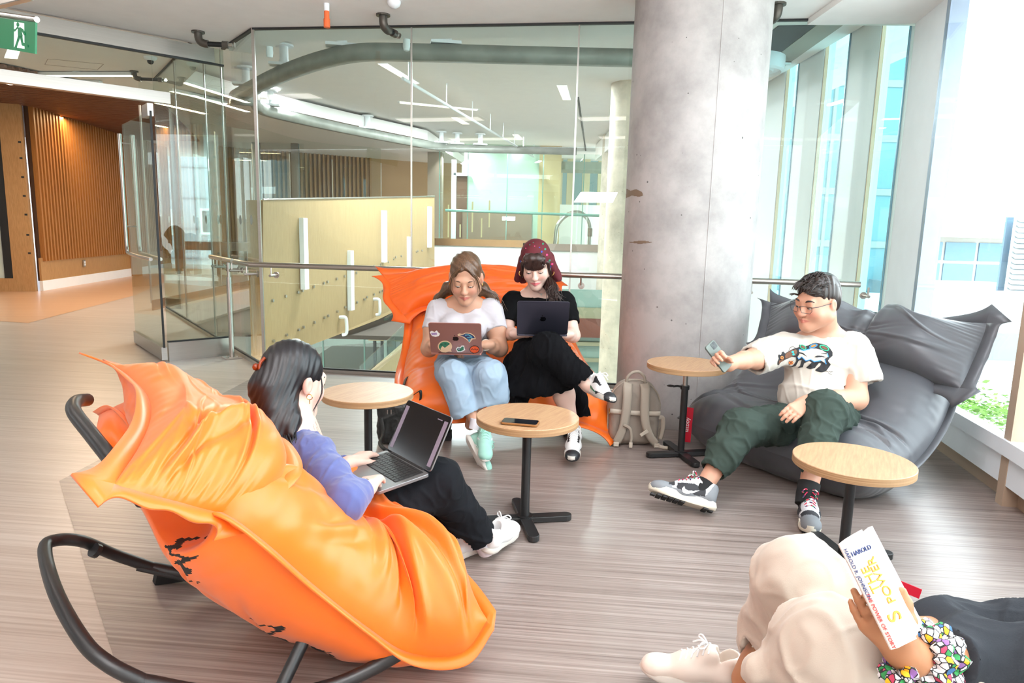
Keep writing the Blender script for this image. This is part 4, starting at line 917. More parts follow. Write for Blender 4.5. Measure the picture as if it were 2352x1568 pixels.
def quad(p00, p01, p10, p11, KU=5, KV=6, bow=(0, 0, 0), bowu=(0, 0, 0)):
    """p00..: rows top->bottom, cols far->near"""
    P = np.zeros((KU, KV, 3))
    for i in range(KU):
        for j in range(KV):
            u, v = i/(KU-1), j/(KV-1); p = (npv(p00)*(1-v)+npv(p01)*v)*(1-u)+(npv(p10)*(1-v)+npv(p11)*v)*u
            P[i, j] = p+np.array(bow)*4*v*(1-v)+np.array(bowu)*4*u*(1-u)
    return P
h1_ = quad((-1.25, 2.08, .76), tuple(PZ(258, 1116, .69)), (-1.02, 2.24, .60), (-.60, 1.42, .56), bow=(.0, .0, .0), bowu=(0, 0, .0))
for j, (x_, y_, z_) in enumerate([(-1.02, 2.24, .62), (-.93, 2.08, .60), (-.80, 1.93, .60), (-.64, 1.78, .62), (-.55, 1.60, .60), (-.60, 1.43, .555)]):
    d_ = np.array([x_, y_, z_])-h1_[-1, j]
    for i in range(5): h1_[i, j] += d_*(i/4)**1.5
    for i in range(3): h1_[i, j] += npv(a1)*(.09, .05, .02)[i]*math.sin(math.pi*j/5)
th = np.full((5, 6), .10); th[:, 0] = .04; th[:, -1] = .06; th[0] *= .7
pillow('headrest', h1_, th, M_or, ch1, 120, 150, pu=4, pv=5, seed=11, pucker=.005, crease=.0055, hem=.04, flap=1.2, creases=[(.2, .5, 1.2, .05, .4, .03), (.6, .2, .1, .03, .5, -.03), (-.2, .7, .8, .04, .3, .025)])
def tubes(name, pts, r, parent, m=M_blk, n=8):
    return MB().tube(smoothpath(pts, n), r, 16).build(name, m, parent, smooth=True, ws=True)
def Z3_(px, py, z): return PZ(px, py, z)
fl_far = [Z3_(190, 1243, .27), Z3_(260, 1272, .19), Z3_(350, 1303, .11), Z3_(440, 1318, .07), Z3_(530, 1322, .05), Z3_(700, 1330, .03)]
fl_near = [Z3_(250, 1525, .20), Z3_(330, 1566, .15), Z3_(480, 1592, .09), Z3_(640, 1598, .045), Z3_(760, 1575, .045), Z3_(860, 1532, .07), Z3_(950, 1480, .12)]
ub = smoothpath([fl_far[2], fl_far[1], fl_far[0], Z3_(130, 1240, .30), Z3_(103, 1262, .30), Z3_(128, 1360, .28), Z3_(190, 1470, .235), fl_near[0], fl_near[1]], 10)
MB().tube(ub, .0175, 16).build('rear_bow', M_blk, ch1, smooth=True, ws=True)
tubes('rocker', fl_far[2:], .0185, ch1); tubes('rocker', fl_near[1:], .0185, ch1)
MB().tube([fl_far[1]*.4+fl_far[2]*.6+Vector((0, 0, -.016)), fl_far[3]+Vector((0, 0, -.018)), fl_far[4]+Vector((0, 0, -.018))], .012, 10).build('rubber_pad', M_blk, ch1, ws=True)
tb = [Z3_(200, 918, .70), Z3_(176, 922, .715), Z3_(170, 945, .715), Z3_(212, 1000, .69), Z3_(252, 1050, .665), Z3_(330, 1150, .6)]
MB().tube(smoothpath(tb, 8), .018, 16).build('back_bow', M_blk, ch1, smooth=True, ws=True)
tubes('strut', [Z3_(410, 1300, .08), Z3_(445, 1255, .16)], .015, ch1); tubes('strut', [Z3_(645, 1580, .05), Z3_(712, 1440, .16)], .017, ch1)
w0, w1, w2 = Z3_(350, 1335, .0), Z3_(356, 1305, .06), Z3_(480, 1316, .02)
wd = c1*.035; MB().add([w0, w1, w2, w0+wd, w1+wd, w2+wd], [(0, 1, 2), (3, 5, 4), (0, 3, 4, 1), (1, 4, 5, 2), (2, 5, 3, 0)]).build('wedge_stop', mat('black_rubber', '141415', .8), ch1, ws=True)
MB().tube([Z3_(214, 1262, .245), Z3_(224, 1266, .235)], .021, 14).build('joint_collar', M_blk, ch1, ws=True)

# --- orange chair at the back glass
O2 = Vector((-.16, 4.62, 0)); a2 = Vector((.2, -.98, 0)).normalized(); c2_ = Vector((-a2.y, a2.x, 0))   # c2_ points right
ch2 = empty('beanbag_chair', (O2.x, O2.y, 0), 0, 'orange beanbag rocker against the back glass, two women with laptops sitting on it', 'chair')
rows2 = [(-.08, .66, .62, .66, .50, .10), (.08, .5, .46, .44, .54, .15), (.25, .38, .34, .33, .58, .15), (.45, .3, .27, .28, .6, .14), (.62, .27, .2, .25, .6, .14), (.82, .24, .14, .22, .6, .13), (.97, .2, .06, .16, .56, .1, -.02, -.12)]
mid, th = bag_rows(O2, a2, c2_, rows2)
pillow('bag', mid, th, M_or, ch2, 120, 110, seed=5, pucker=.008, crease=.009, floor=.01, hem=.05)
h2_ = quad((-.86, 4.68, .86), (.30, 4.83, .84), (-.80, 4.46, .66), (.28, 4.55, .62), bow=(0, .04, .06), bowu=(0, .02, .02))
h2_[0, 0] += [-.04, 0, .02]; h2_[-1, 0] += [.08, 0, -.03]
th = np.full((5, 6), .12); th[:, 0] = .03; th[:, 1] = .09; th[:, -1] = .06
pillow('headrest', h2_, th, M_or2, ch2, 90, 130, pu=4, pv=6, seed=21, pucker=.006, crease=.008, hem=.045)
for s in (-.36, .36):
    b_ = O2+c2_*s
    tubes('rocker', [b_+a2*-.12+Vector((0, 0, .2)), b_+a2*.05+Vector((0, 0, .08)), b_+a2*.3+Vector((0, 0, .02)), b_+a2*.6+Vector((0, 0, .025)), b_+a2*.78+Vector((0, 0, .07)), b_+a2*.87+Vector((0, 0, .17)), b_+a2*.84+Vector((0, 0, .25)), b_+a2*.7+Vector((0, 0, .3))], .018, ch2)
    q_ = b_+a2*.76; MB().box((q_.x, q_.y, .025), (.05, .07, .05)).build('rubber_foot', bpy.data.materials['black_rubber'], ch2, ws=True)

# --- grey chair by the window
a3 = Vector((-.85, -.52, 0)).normalized(); c3 = Vector((-a3.y, a3.x, 0)); O3 = Vector((1.93, 3.74, 0))
ch3 = empty('beanbag_chair', (O3.x, O3.y, 0), 0, 'dark grey beanbag rocker by the window with a man in a printed white t-shirt', 'chair')
rows3 = [(-.06, .60, .58, .58, .50, .12), (.08, .46, .44, .44, .54, .18), (.22, .34, .32, .33, .57, .19), (.36, .23, .22, .24, .58, .18), (.5, .17, .17, .19, .585, .17), (.65, .165, .16, .17, .58, .17), (.80, .15, .15, .15, .56, .15, -.03, -.03)]
mid, th = bag_rows(O3, a3, c3 if c3.y < 0 else -c3, rows3)
pillow('bag', mid, th, M_gr, ch3, 150, 130, seed=8, pucker=.007, crease=.007, floor=.006, hem=.03, flap=0, pu=8, edge=(1, 1, 0, 1), low=1.1, creases=[(.2, .5, .1, .03, .4, -.025), (.5, .7, .3, .03, .3, -.02), (.6, -.8, .9, .03, .3, .02)])
h3_ = quad((1.60, 4.24, .80), (2.27, 3.24, .82), (1.50, 4.05, .55), (2.10, 3.12, .52), KV=7, bow=(.04, .03, -.01), bowu=(.02, .01, .02))
for j, dz in enumerate((0, -.03, -.07, -.10, -.09, -.03, 0)): h3_[0, j, 2] += dz; h3_[1, j, 2] += dz*.5
th = np.full((5, 7), .18); th[:, 0] = .05; th[:, -1] = .07; th[:, 3] = .12; th[0] *= .75
pillow('headrest', h3_, th, M_gr, ch3, 100, 150, pu=4, pv=5, seed=31, pucker=.006, crease=.008, hem=.055, creases=[(.0, .1, 1.57, .05, .7, -.03)])
tubes('back_bow', [PY(1750, 745, 4.25), PY(1800, 706, 4.28), PY(1920, 712, 4.12), PY(2080, 735, 3.75), PY(2128, 748, 3.6), PY(2145, 775, 3.5), PY(2150, 840, 3.45)], .019, ch3, n=10)
for s in (-.33, .33):
    b_ = O3+c3*s; tubes('rocker', [b_+a3*-.15+Vector((0, 0, .22)), b_+a3*.0+Vector((0, 0, .08)), b_+a3*.25+Vector((0, 0, .02)), b_+a3*.5+Vector((0, 0, .02))], .018, ch3)
# brand tag of the chair, and of the one by the reader
def side_tag(name, P, x, y, w, h, s, parent, col='c8102e'):
    M = frame3(P, x, y); mt = mat('red_tag', col, .5)
    MB().box((0, 0, 0), (w, h, .004)).xf(M).build(name, mt, parent, ws=True)
    if s: text(name+'_lettering', s, h*.62, M_white, M @ Matrix.Translation((0, 0, .0025)), parent)
side_tag('red_label', PY(1578, 975, 3.72), Vector((.03, 0, 1)), Vector((-1, .25, 0)), .2, .055, 'fatboy', ch3)

# --- grey chair under the reader
ch4 = empty('beanbag_chair', (1.05, 1.45, 0), 0, 'grey beanbag chair at the lower right corner under the reader, red side label', 'chair')
g4 = quad((1.0, 1.90, .08), (.70, 1.05, .12), (1.72, 1.52, .20), (1.45, .75, .34), KU=6, KV=5, bow=(0, 0, .02))
pillow('bag', g4, np.full((6, 5), .10), M_gr, ch4, 110, 90, seed=41, pucker=.006, crease=.006, floor=.006, hem=.045)
side_tag('red_label', PZ(2066, 1344, .16), PZ(2112, 1366, .15)-PZ(2020, 1328, .17), Vector((0, .2, 1)), .115, .03, '', ch4)
ml = PZ(2048, 1341, .168); 
# ------------------------------------------------------------ side tables
M_top = wood('oak_laminate', 'a98261', 'b9946f', (70, 5, 70), .42, 1.6, rot=.5); M_top.name = 'oak_laminate'
M_edge_ply = wood('table_edge', '94714f', 'b8946c', (2, 2, 300), .5, 1.2)
def side_table(px, py, zt, r, base_px, label, arm0, post='sleeve', knob=None, collar=.1):
    T = PZ(px, py, zt); t = empty('side_table', (T.x, T.y, 0), 0, label, 'table', 'round oak side tables')
    b = MB(); b.lathe([(r-.002, zt-.03), (r, zt-.028), (r, zt-.002), (r-.002, zt)], seg=96); o = b.build('tabletop', M_top, t)
    b = MB(); b.lathe([(r-.003, zt-.0295), (r+.0006, zt-.028), (r+.0006, zt-.0025)], seg=96); b.build('edge_band', M_edge_ply, o)
    MB().cyl((0, 0, zt-collar), (0, 0, zt-.028), .013, 20).build('inner_post', M_steel, t, smooth=True)
    b = MB(); b.cyl((0, 0, .03), (0, 0, zt-collar), .0185, 24); b.build('post', M_blk, t, smooth=True)
    b = MB(); b.cyl((0, 0, zt-collar-.012), (0, 0, zt-collar+.008), .024, 20); k = Matrix.Rotation(knob or 0, 4, 'Z')
    s0_ = len(b.v); b.tube(smoothpath([(.02, 0, zt-collar), (.04, 0, zt-collar+.002), (.062, 0, zt-collar-.002)], 3), .006, 8); b.lathe([(.02, -.003), (.022, 0), (.02, .003)], (.0, 0, 0), 20, Matrix.Translation((.075, 0, zt-collar)) @ Matrix.Rotation(.4, 4, 'X')); b.xf(k, s0_)
    b.build('clamp_lever', M_blk, t, smooth=True)
    for i in range(4):
        a = arm0+i*math.pi/2; L = .2; b = MB(); n_ = 8; w = .024
        pts = [(0, -w), (L-w, -w)]+[(L-w+w*math.cos(q), w*math.sin(q)) for q in [(-math.pi/2+math.pi*j/n_) for j in range(1, n_)]]+[(L-w, w), (0, w)]
        pts = [(x*math.cos(a)-y*math.sin(a), x*math.sin(a)+y*math.cos(a)) for x, y in pts]
        b.prism(pts, .006, .03); b.build('foot', M_blk, t, bevel=.003)
    MB().cyl((0, 0, .0), (0, 0, .034), .034, 24).build('hub', M_blk, t)
    return t, T
tabA = side_table(845, 899, .45, .2076, None, 'round oak side table beside the dark haired woman, without anything on it', .3, collar=.045, knob=-.3)
tabB = side_table(1212, 954, .46, .2076, None, 'round oak side table in the middle with a phone lying on it', .18, knob=1.9, collar=.062)
tabC = side_table(1577, 834, .52, .2076, None, 'round oak side table against the concrete column near the man\'s phone', .2, knob=2.9, collar=.13)
tabD = side_table(1960, 1054, .40, .2076, None, 'pale sunlit round oak side table in front of the man\'s knees', .12, knob=0, collar=.04)
# ------------------------------------------------------------ people: shared builders
from mathutils.bvhtree import BVHTree
M_skin1 = mat('fair_skin_tan', 'c4957b', .5, bump=.05, bscale=300, var=.03); M_skin2 = mat('fair_skin_pale', 'd8b5a6', .5, var=.03)
M_skin3 = mat('warm_skin', 'c8957c', .5, var=.03); M_skin4 = mat('light_skin', 'd6b2a3', .5, var=.03); M_skin5 = mat('brown_skin', 'b07a56', .5, var=.03)
for m_ in (M_skin1, M_skin2, M_skin3, M_skin4, M_skin5):
    b_ = m_.node_tree.nodes['Principled BSDF']; b_.inputs['Subsurface Weight'].default_value = .12; b_.inputs['Subsurface Radius'].default_value = (.02, .008, .005); b_.inputs['Subsurface Scale'].default_value = .3
for m_, lc in ((M_skin1, 'b4685c'), (M_skin2, 'c4656a'), (M_skin3, 'bb7263'), (M_skin4, 'c4706a'), (M_skin5, '8a4a3c')):
    nt_ = m_.node_tree; b_ = nt_.nodes['Principled BSDF']; src = b_.inputs['Base Color'].links[0].from_socket
    at_ = nt_.nodes.new('ShaderNodeAttribute'); at_.attribute_name = 'tone'; sp_ = nt_.nodes.new('ShaderNodeSeparateColor'); nt_.links.new(at_.outputs['Color'], sp_.inputs[0])
    x1 = nt_.nodes.new('ShaderNodeMixRGB'); x2 = nt_.nodes.new('ShaderNodeMixRGB'); x1.inputs[2].default_value = lin(lc)+(1,); x2.inputs[2].default_value = lin('c8786a')+(1,)
    nt_.links.new(sp_.outputs[1], x2.inputs[0]); nt_.links.new(src, x2.inputs[1]); nt_.links.new(sp_.outputs[0], x1.inputs[0]); nt_.links.new(x2.outputs[0], x1.inputs[1]); nt_.links.new(x1.outputs[0], b_.inputs['Base Color'])
M_lip = mat('lips', 'b5665c', .4); M_lip2 = mat('rose_lips', 'c4656a', .35); M_eyeW = mat('eye_white', 'e9e2dc', .2); M_iris = mat('dark_iris', '2a1c14', .15)
def hair_mat(name, c1, c2, rough=.35):
    return wood(name, c1, c2, (90, 90, 6), rough, 3)
def displaced(vs, F, fn):
    n = np.zeros_like(vs); a = vs[F[:, 2]]-vs[F[:, 0]]; b = vs[F[:, 3]]-vs[F[:, 1]]; fnm = np.cross(a, b)
    for k in range(3):
        for j in range(F.shape[1]): n[:, k] += np.bincount(F[:, j], fnm[:, k], len(vs))
    n /= np.linalg.norm(n, axis=1, keepdims=True)+1e-12
    return vs+n*fn(vs)[:, None]
def field_obj(name, fld, mats, parent, fold=None, smooth=1, matfn=None, tone=None):
    me, vs, F = fld.mesh(name, smooth)
    if fold is not None:
        vs = displaced(vs, F, fold); me.vertices.foreach_set('co', vs.astype(np.float32).ravel()); me.update()
    o = link(name, me, mats, parent, smooth=True, world_space=parent is not None)
    if matfn is not None: facemats(me, vs, F, matfn)
    if tone is not None:
        at = me.color_attributes.new('tone', 'FLOAT_COLOR', 'POINT'); t = np.zeros((len(vs), 4), np.float32); t[:, :3] = tone(vs); at.data.foreach_set('color', t.ravel())
    return o
def cloth_folds(sc=22, amp=.004, off=0, aniso=(1, 1, 1), fine=.0012):
    def f(v):
        x, y, z = v[:, 0]+.02*noise3(v[:, 0], v[:, 1], v[:, 2], 11, 5, off+3), v[:, 1], v[:, 2]+.02*noise3(v[:, 0], v[:, 1], v[:, 2], 12, 5, off+8)
        a = np.exp(-(noise3(x, y, z, sc*2.1, 5, off, aniso)/.34)**2)-.4; b = np.exp(-(noise3(x, y, z, sc*4.2, 5, off+21, aniso)/.34)**2)-.4
        return amp*.95*a+amp*.4*b+fine*.5*noise3(x, y, z, sc*7, 6, off+11, aniso)
    return f
class Head:
    """head frame: origin mid-head at eye level, +y the way the face looks, +z crown, +x the person's left when mirrored; s scales"""
    def __init__(s, P, f, roll=0, sc=1.0):
        f = Vector(f).normalized(); up = Vector((0, 0, 1)); x = f.cross(up).normalized(); z = x.cross(f)
        if roll: q = Matrix.Rotation(roll, 3, f); x = q @ x; z = q @ z
        s.R = np.array([[x[i], f[i], z[i]] for i in range(3)]); s.P = npv(P); s.s = sc; s.f = f; s.x = x; s.z = z
    def p(s, x, y, z): return Vector(s.P+s.R@(np.array([x, y, z])*s.s))
    def loc(s, c): return (c-s.P)@s.R/s.s
    def skull(s, F, neck, fat=0, rn=.055, ears=True):
        k = s.s; E = lambda c, r, kk=.02, mode='add': F.ell(s.p(*c), np.array(r)*k, s.R, kk*k, mode)
        C = lambda a, b, ra, rb, kk=.015: F.cone(s.p(*a), s.p(*b), ra*k, rb*k, kk*k)
        F.cone(s.p(0, -.03, -.05), neck, rn*k, rn*1.12*k, .03)
        E((0, -.012, .035), (.074, .092, .084)); E((0, .022, -.03), (.062+fat, .064, .084), .03)
        C((-.044-fat, .0, -.058), (0, .062, -.096), .026+fat, .023+fat*.5, .03); C((.044+fat, .0, -.058), (0, .062, -.096), .026+fat, .023+fat*.5, .03)
        E((0, .072, -.101), (.02, .016, .015), .02)
        for q in (-1, 1):
            E((q*.036, .06, -.036), (.024+fat, .024, .026), .03)
            E((q*.031, .097, .001), (.019, .014, .0125), .014, 'sub')
            E((q*.031, .0765, -.001), (.0165, .013, .0115), .004)
            if ears:
                E((q*(.079+fat*.3), -.008, -.008), (.0105, .018, .030), .008); E((q*(.090+fat*.3), -.004, -.004), (.006, .009, .018), .004, 'sub')
            E((q*.0105, .099, -.037), (.0085, .009, .0075), .008)
        C((-.036, .079, .02), (.036, .079, .02), .0105, .0105, .02)
        C((0, .083, .01), (0, .105, -.031), .008, .0115, .012); E((0, .107, -.034), (.0095, .009, .0085), .01)
        C((-.021, .083, -.0645), (0, .0925, -.0615), .004, .0065, .006); C((.021, .083, -.0645), (0, .0925, -.0615), .004, .0065, .006)
        C((-.019, .083, -.0705), (0, .0915, -.0735), .0045, .0075, .006); C((.019, .083, -.0705), (0, .0915, -.0735), .0045, .0075, .006)
        F.cone(s.p(-.023, .094, -.0672), s.p(.023, .094, -.0672), .0016*k, .0016*k, .002, 'sub')
    def lipmask(s, c):
        q = s.loc(c); return ((np.abs(q[:, 2]+.068) < .0125-.32*np.abs(q[:, 0])) & (np.abs(q[:, 0]) < .0255) & (q[:, 1] > .078)).astype(int)
    def tone(s, c):
        q = s.loc(c); t = np.zeros((len(c), 3)); x = np.abs(q[:, 0]); z = q[:, 2]+.068
        t[:, 0] = np.clip((.0108-.30*x-np.abs(z))/.003+.3, 0, 1)*(q[:, 1] > .076)
        t[:, 1] = .45*np.exp(-((x-.042)/.02)**2-((q[:, 2]+.035)/.018)**2)*(q[:, 1] > .02)+.3*np.exp(-(x/.012)**2-((q[:, 2]+.037)/.012)**2)*(q[:, 1] > .09)+.4*np.exp(-((x-.086)/.01)**2-((q[:, 2]+.005)/.03)**2)
        return t
    def face(s, parent, brow, lid=.6, browth=.0034, browz=.021, lip=None):
        k = s.s
        for q in (-1, 1):
            MB().tube([s.p(q*.016, .0885, browz-.003), s.p(q*.028, .0905, browz+.003), s.p(q*.04, .085, browz+.003), s.p(q*.05, .074, browz-.003)], [browth*k*.8, browth*k, browth*k*.9, browth*k*.35], 8).build('eyebrow', brow, parent, smooth=True, ws=True)
            MB().tube([s.p(q*.0175, .0845, -.0045), s.p(q*.024, .0893, -.0075), s.p(q*.032, .0905, -.0085), s.p(q*.040, .0875, -.0068), s.p(q*.046, .081, -.003)], [.0009*k, .0013*k, .0015*k, .0015*k, .001*k], 6).build('eyelashes', M_iris, parent, smooth=True, ws=True)
            if lid < 1:
                ey = MB().lathe([(.0001, -.0118), (.007, -.0092), (.0108, -.004), (.0108, .004), (.007, .0092), (.0001, .0118)], seg=16); ey.xf(Matrix.Translation(s.p(q*.031, .0788, -.0045)) @ Matrix.Scale(k, 4)); eo = ey.build('eye', M_eyeW, parent, smooth=True, ws=True)
                g = s.p(q*.031, .0885, -.0072); MB().lathe([(.0001, -.003), (.0042, -.002), (.005, 0), (.0042, .002), (.0001, .003)], seg=12).xf(Matrix.Translation(g) @ Matrix.Scale(k, 4)).build('iris', M_iris, eo, smooth=True, ws=True)
def hand(F, w, d, back, side=1, curl=(.3, .35, .35), sc=1.0, spread=.06, thumb=(.6, .2), fcurl=None):
    """w wrist, d pointing direction, back = direction out of the back of the hand, side: +1 thumb on d x back side"""
    w = Vector(w); d = Vector(d).normalized(); b = Vector(back); b = (b-d*b.dot(d)).normalized(); s = d.cross(b).normalized()*side
    L = .088*sc
    F.cone(w-d*.03*sc, w+d*.01*sc, .026*sc, .025*sc, .02, flat=(b, .8))
    for t in (-.026, -.009, .009, .026):
        F.cone(w+d*.01*sc+s*t*.55*sc, w+d*L+s*t*sc, .015*sc, .0125*sc, .012)
    tips = []
    for i, (t, ln, r) in enumerate(((.029, .072, .0086), (.0095, .08, .0088), (-.0105, .074, .0085), (-.029, .058, .0076))):
        c = fcurl[i] if fcurl else curl; p = w+d*(L-.004-abs(t)*.25)*sc/sc+s*t*sc; a = 0; pts = [p]; dd0 = (d+s*t*spread*30*.06).normalized()
        for j, (fr_, cu) in enumerate(zip((.45, .3, .25), c)):
            a += cu; dd = dd0*math.cos(a)-b*math.sin(a); p = p+dd*ln*fr_*sc; pts.append(p)
        rr = [r*1.08*sc, r*sc, r*.95*sc, r*.82*sc]; F.chain(pts, rr, .004); tips.append((pts[-1], dd0*math.cos(a)-b*math.sin(a)))
    # thumb leaves the side of the palm near its base
    tb = w+d*.022*sc+s*.022*sc-b*.006*sc; th, tc = thumb
    t1 = (d*math.cos(th)+s*math.sin(th)-b*tc).normalized(); t2 = (d*math.cos(th*.6)+s*math.sin(th*.6)-b*(tc+.25)).normalized(); t3 = (d*math.cos(th*.4)+s*math.sin(th*.4)-b*(tc+.35)).normalized()
    q1 = tb+t1*.038*sc; q2 = q1+t2*.032*sc; q3 = q2+t3*.022*sc
    F.chain([tb, q1, q2, q3], [.0155*sc, .0115*sc, .010*sc, .0085*sc], .01); tips.append((q3, t3)); return tips
def box_of(pts, m=.12):
    a = np.array([npv(p) for p in pts]); return a.min(0)-m, a.max(0)+m
def shoe(parent, toe, heel, up, style, L=None, name='shoe', lab=None):
    """heel->toe along the sole; up = away from the sole"""
    toe = Vector(toe); heel = Vector(heel); M = frame3(heel, toe-heel, Vector(up).cross(toe-heel)); L = L or (toe-heel).length; k = L/.29
    F = Field((-.03, -.075, -.01), (.32, .075, .16), .0035)
    F.cone((.045, 0, .05), (.15, 0, .047), .036, .038, .02); F.cone((.15, 0, .045), (.24, 0, .034), .04, .036, .03, flat=((0, 0, 1), .8)); F.cone((.24, .004, .034), (.252, .002, .032), .034, .032, .02, flat=((0, 0, 1), .75))
    F.cone((.045, 0, .05), (.035, 0, .088), .037, .035, .02); F.cone((.16, 0, .06), (.09, 0, .098), .026, .028, .02); F.cone((.075, 0, .105), (.062, 0, .125), .022, .018, .01, flat=((1, 0, 0), .5))
    F.op(lambda X, Y, Z: np.sqrt(((X-.045)/1.25)**2+Y**2)-.026+0*Z, (-.02, -.06, .085), (.12, .06, .16), .004, 'sub') if style.get('collar', 1) else None
    F.cut((0, 0, .018), (0, 0, -1))
    up_m, vs, FF = F.mesh(name, 1)
    vs = vs*k; vs[:, 0] *= 1; up_m.vertices.foreach_set('co', vs.astype(np.float32).ravel()); up_m.transform(M)
    o = link(name, up_m, style['mats'], parent, smooth=True, world_space=True)
    if lab: o['label'] = lab
    if 'fn' in style: facemats(up_m, vs/k, FF, style['fn'])
    # sole
    out = []
    for x, w in ((0, .0), (.004, .018), (.02, .032), (.05, .037), (.1, .034), (.15, .037), (.2, .044), (.235, .042), (.262, .032), (.282, .016), (.288, 0)): out.append((x, w))
    pl = [(x, w) for x, w in out]+[(x, -w) for x, w in out[1:-1]][::-1]; pl = pl[::-1]
    sb = MB(); n = len(pl); z0, z1 = style.get('solez', (0, .03)); zl = [(z0, .93), (z0+.005, 1.0), ((z0+z1)/2, 1.03), (z1, .99)]
    vs_ = [((x-.14)*q+.14, y*q, z+(.012*max(0, (x-.2)/.09)**2 if 1 else 0)) for z, q in zl for x, y in pl]
    sb.add(vs_, [tuple(range(n))[::-1], tuple(range(3*n, 4*n))]+[(j*n+i, j*n+(i+1) % n, (j+1)*n+(i+1) % n, (j+1)*n+i) for j in range(3) for i in range(n)])
    sb.xf(M @ Matrix.Scale(k, 4)); so = sb.build('sole', style['sole'], o, smooth=True, ws=True)
    for q0, q1 in ((0, 5), (5, 11)) if style.get('tread') else ():
        tb = MB()
        for i in range(q0, q1):
            x = .02+i*.0245
            if style.get('gap') and style['gap'][0] < x < style['gap'][1]: continue
            for y in (-.024, -.008, .008, .024):
                if abs(y) > .02 and (x < .03 or x > .25): continue
                tb.box((x, y, -.002), (.019, .0135, .008))
        tb.xf(M @ Matrix.Scale(k, 4)).build('front_tread' if q0 else 'heel_tread', style['tread'], o, ws=True)
    lb = MB()
    for i in range(6):
        x = .175-i*.0155; z = .088+i*.0072
        lb.tube(smoothpath([(x, -.024, z-.012), (x-.004, -.012, z+.001), (x-.006, 0, z+.004), (x-.004, .012, z+.001), (x, .024, z-.012)], 3), .0028, 6)
    for q in (-1, 1):
        lb.tube(smoothpath([(.1, 0, .13), (.115, q*.02, .142), (.125, q*.032, .13), (.11, q*.02, .125), (.1, 0, .128)], 4), .0026, 6); lb.tube(smoothpath([(.1, 0, .13), (.12, q*.014, .128), (.14, q*.03, .11)], 4), .0024, 6)
    lb.xf(M @ Matrix.Scale(k, 4)).build('laces', style['lace'], o, smooth=True, ws=True)
    return o
def limb_skin(F, pts, rs, k=.03): F.chain([Vector(p) for p in pts], rs, k)
def inside(poly, x, y):
    c = False; n = len(poly)
    for i in range(n):
        x1, y1 = poly[i]; x2, y2 = poly[i-1]
        if (y1 > y) != (y2 > y) and x < (x2-x1)*(y-y1)/(y2-y1)+x1: c = not c
    return c
def bvh_of(o):
    me = o.data; vs = [v.co for v in me.vertices]; return BVHTree.FromPolygons(vs, [tuple(p.vertices) for p in me.polygons])
def decal(name, poly, bvh, m, parent, step=1.2, lift=.0012, far=.08):
    """print lying on a surface: the outline is laid on it and follows its folds"""
    xs = [p[0] for p in poly]; ys = [p[1] for p in poly]; x0, y0 = min(xs), min(ys); nx = int((max(xs)-x0)/step)+2; ny = int((max(ys)-y0)/step)+2
    o = Vector((0, 0, HC)); cache = {}; mb = MB(); ids = {}; ref = None
    def hit(i, j):
        if (i, j) in cache: return cache[(i, j)]
        px, py = x0+(i-.5)*step, y0+(j-.5)*step; h = bvh.ray_cast(o, _ray(px, py).normalized())
        r = None if h[0] is None else (h[0]+(h[1] if h[1].dot(_ray(px, py)) < 0 else -h[1])*lift, h[3]); cache[(i, j)] = r; return r
    for i in range(nx):
        for j in range(ny):
            if not inside(poly, x0+i*step, y0+j*step): continue
            c = [hit(i, j), hit(i+1, j), hit(i+1, j+1), hit(i, j+1)]
            if any(q is None for q in c): continue
            d = [q[1] for q in c]
            if max(d)-min(d) > .03: continue
            if ref is None: ref = d[0]
            if abs(d[0]-ref) > far*3: continue
            f = []
            for kx, q in zip(((i, j), (i+1, j), (i+1, j+1), (i, j+1)), c):
                if kx not in ids: ids[kx] = len(mb.v); mb.v.append(tuple(q[0]))
                f.append(ids[kx])
            mb.f.append(tuple(f[::-1])); mb.mi.append(0)
    return mb.build(name, m, parent, smooth=True, ws=True) if mb.f else None
def ring(cx, cy, rx, ry, n=20, rot=0): return [(cx+rx*math.cos(a)*math.cos(rot)-ry*math.sin(a)*math.sin(rot), cy+rx*math.cos(a)*math.sin(rot)+ry*math.sin(a)*math.cos(rot)) for a in [2*math.pi*i/n for i in range(n)]]
def band(pts, w):
    """polyline thickened to an outline"""
    L_, R_ = [], []
    for i, p in enumerate(pts):
        a = pts[max(i-1, 0)]; b = pts[min(i+1, len(pts)-1)]; dx, dy = b[0]-a[0], b[1]-a[1]; l = math.hypot(dx, dy) or 1; ww = w[i] if isinstance(w, (list, tuple)) else w
        L_.append((p[0]-dy/l*ww/2, p[1]+dx/l*ww/2)); R_.append((p[0]+dy/l*ww/2, p[1]-dx/l*ww/2))
    return L_+R_[::-1]
def strands(name, paths, r, m, parent, n=1, jit=.004, seed=0):
    R_ = random.Random(seed); mb = MB()
    for path in paths:
        for k in range(n):
            o_ = Vector((R_.gauss(0, jit), R_.gauss(0, jit), R_.gauss(0, jit*.5))); pts = [Vector(p)+o_*(.3+i*.5) for i, p in enumerate(path)]
            q = smoothpath(pts, 5); rr = [r*(1-.85*(i/(len(q)-1))**2) for i in range(len(q))]; mb.tube(q, rr, 5)
    return mb.build(name, m, parent, smooth=True, ws=True)
M_alu_rose = mat('rose_aluminium', 'b9847a', .32, .85); M_alu_dark = mat('dark_grey_aluminium', '4a4a58', .35, .85); M_alu_grey = mat('grey_aluminium', '8d8b8c', .35, .8)
M_scr = mat('black_screen', '0c0a0d', .12); M_scr2 = mat('screen_margin', '7a7080', .3, emit=.12); M_key = mat('black_key', '1b1a1c', .5); M_deck = mat('key_well', '2a2829', .5)
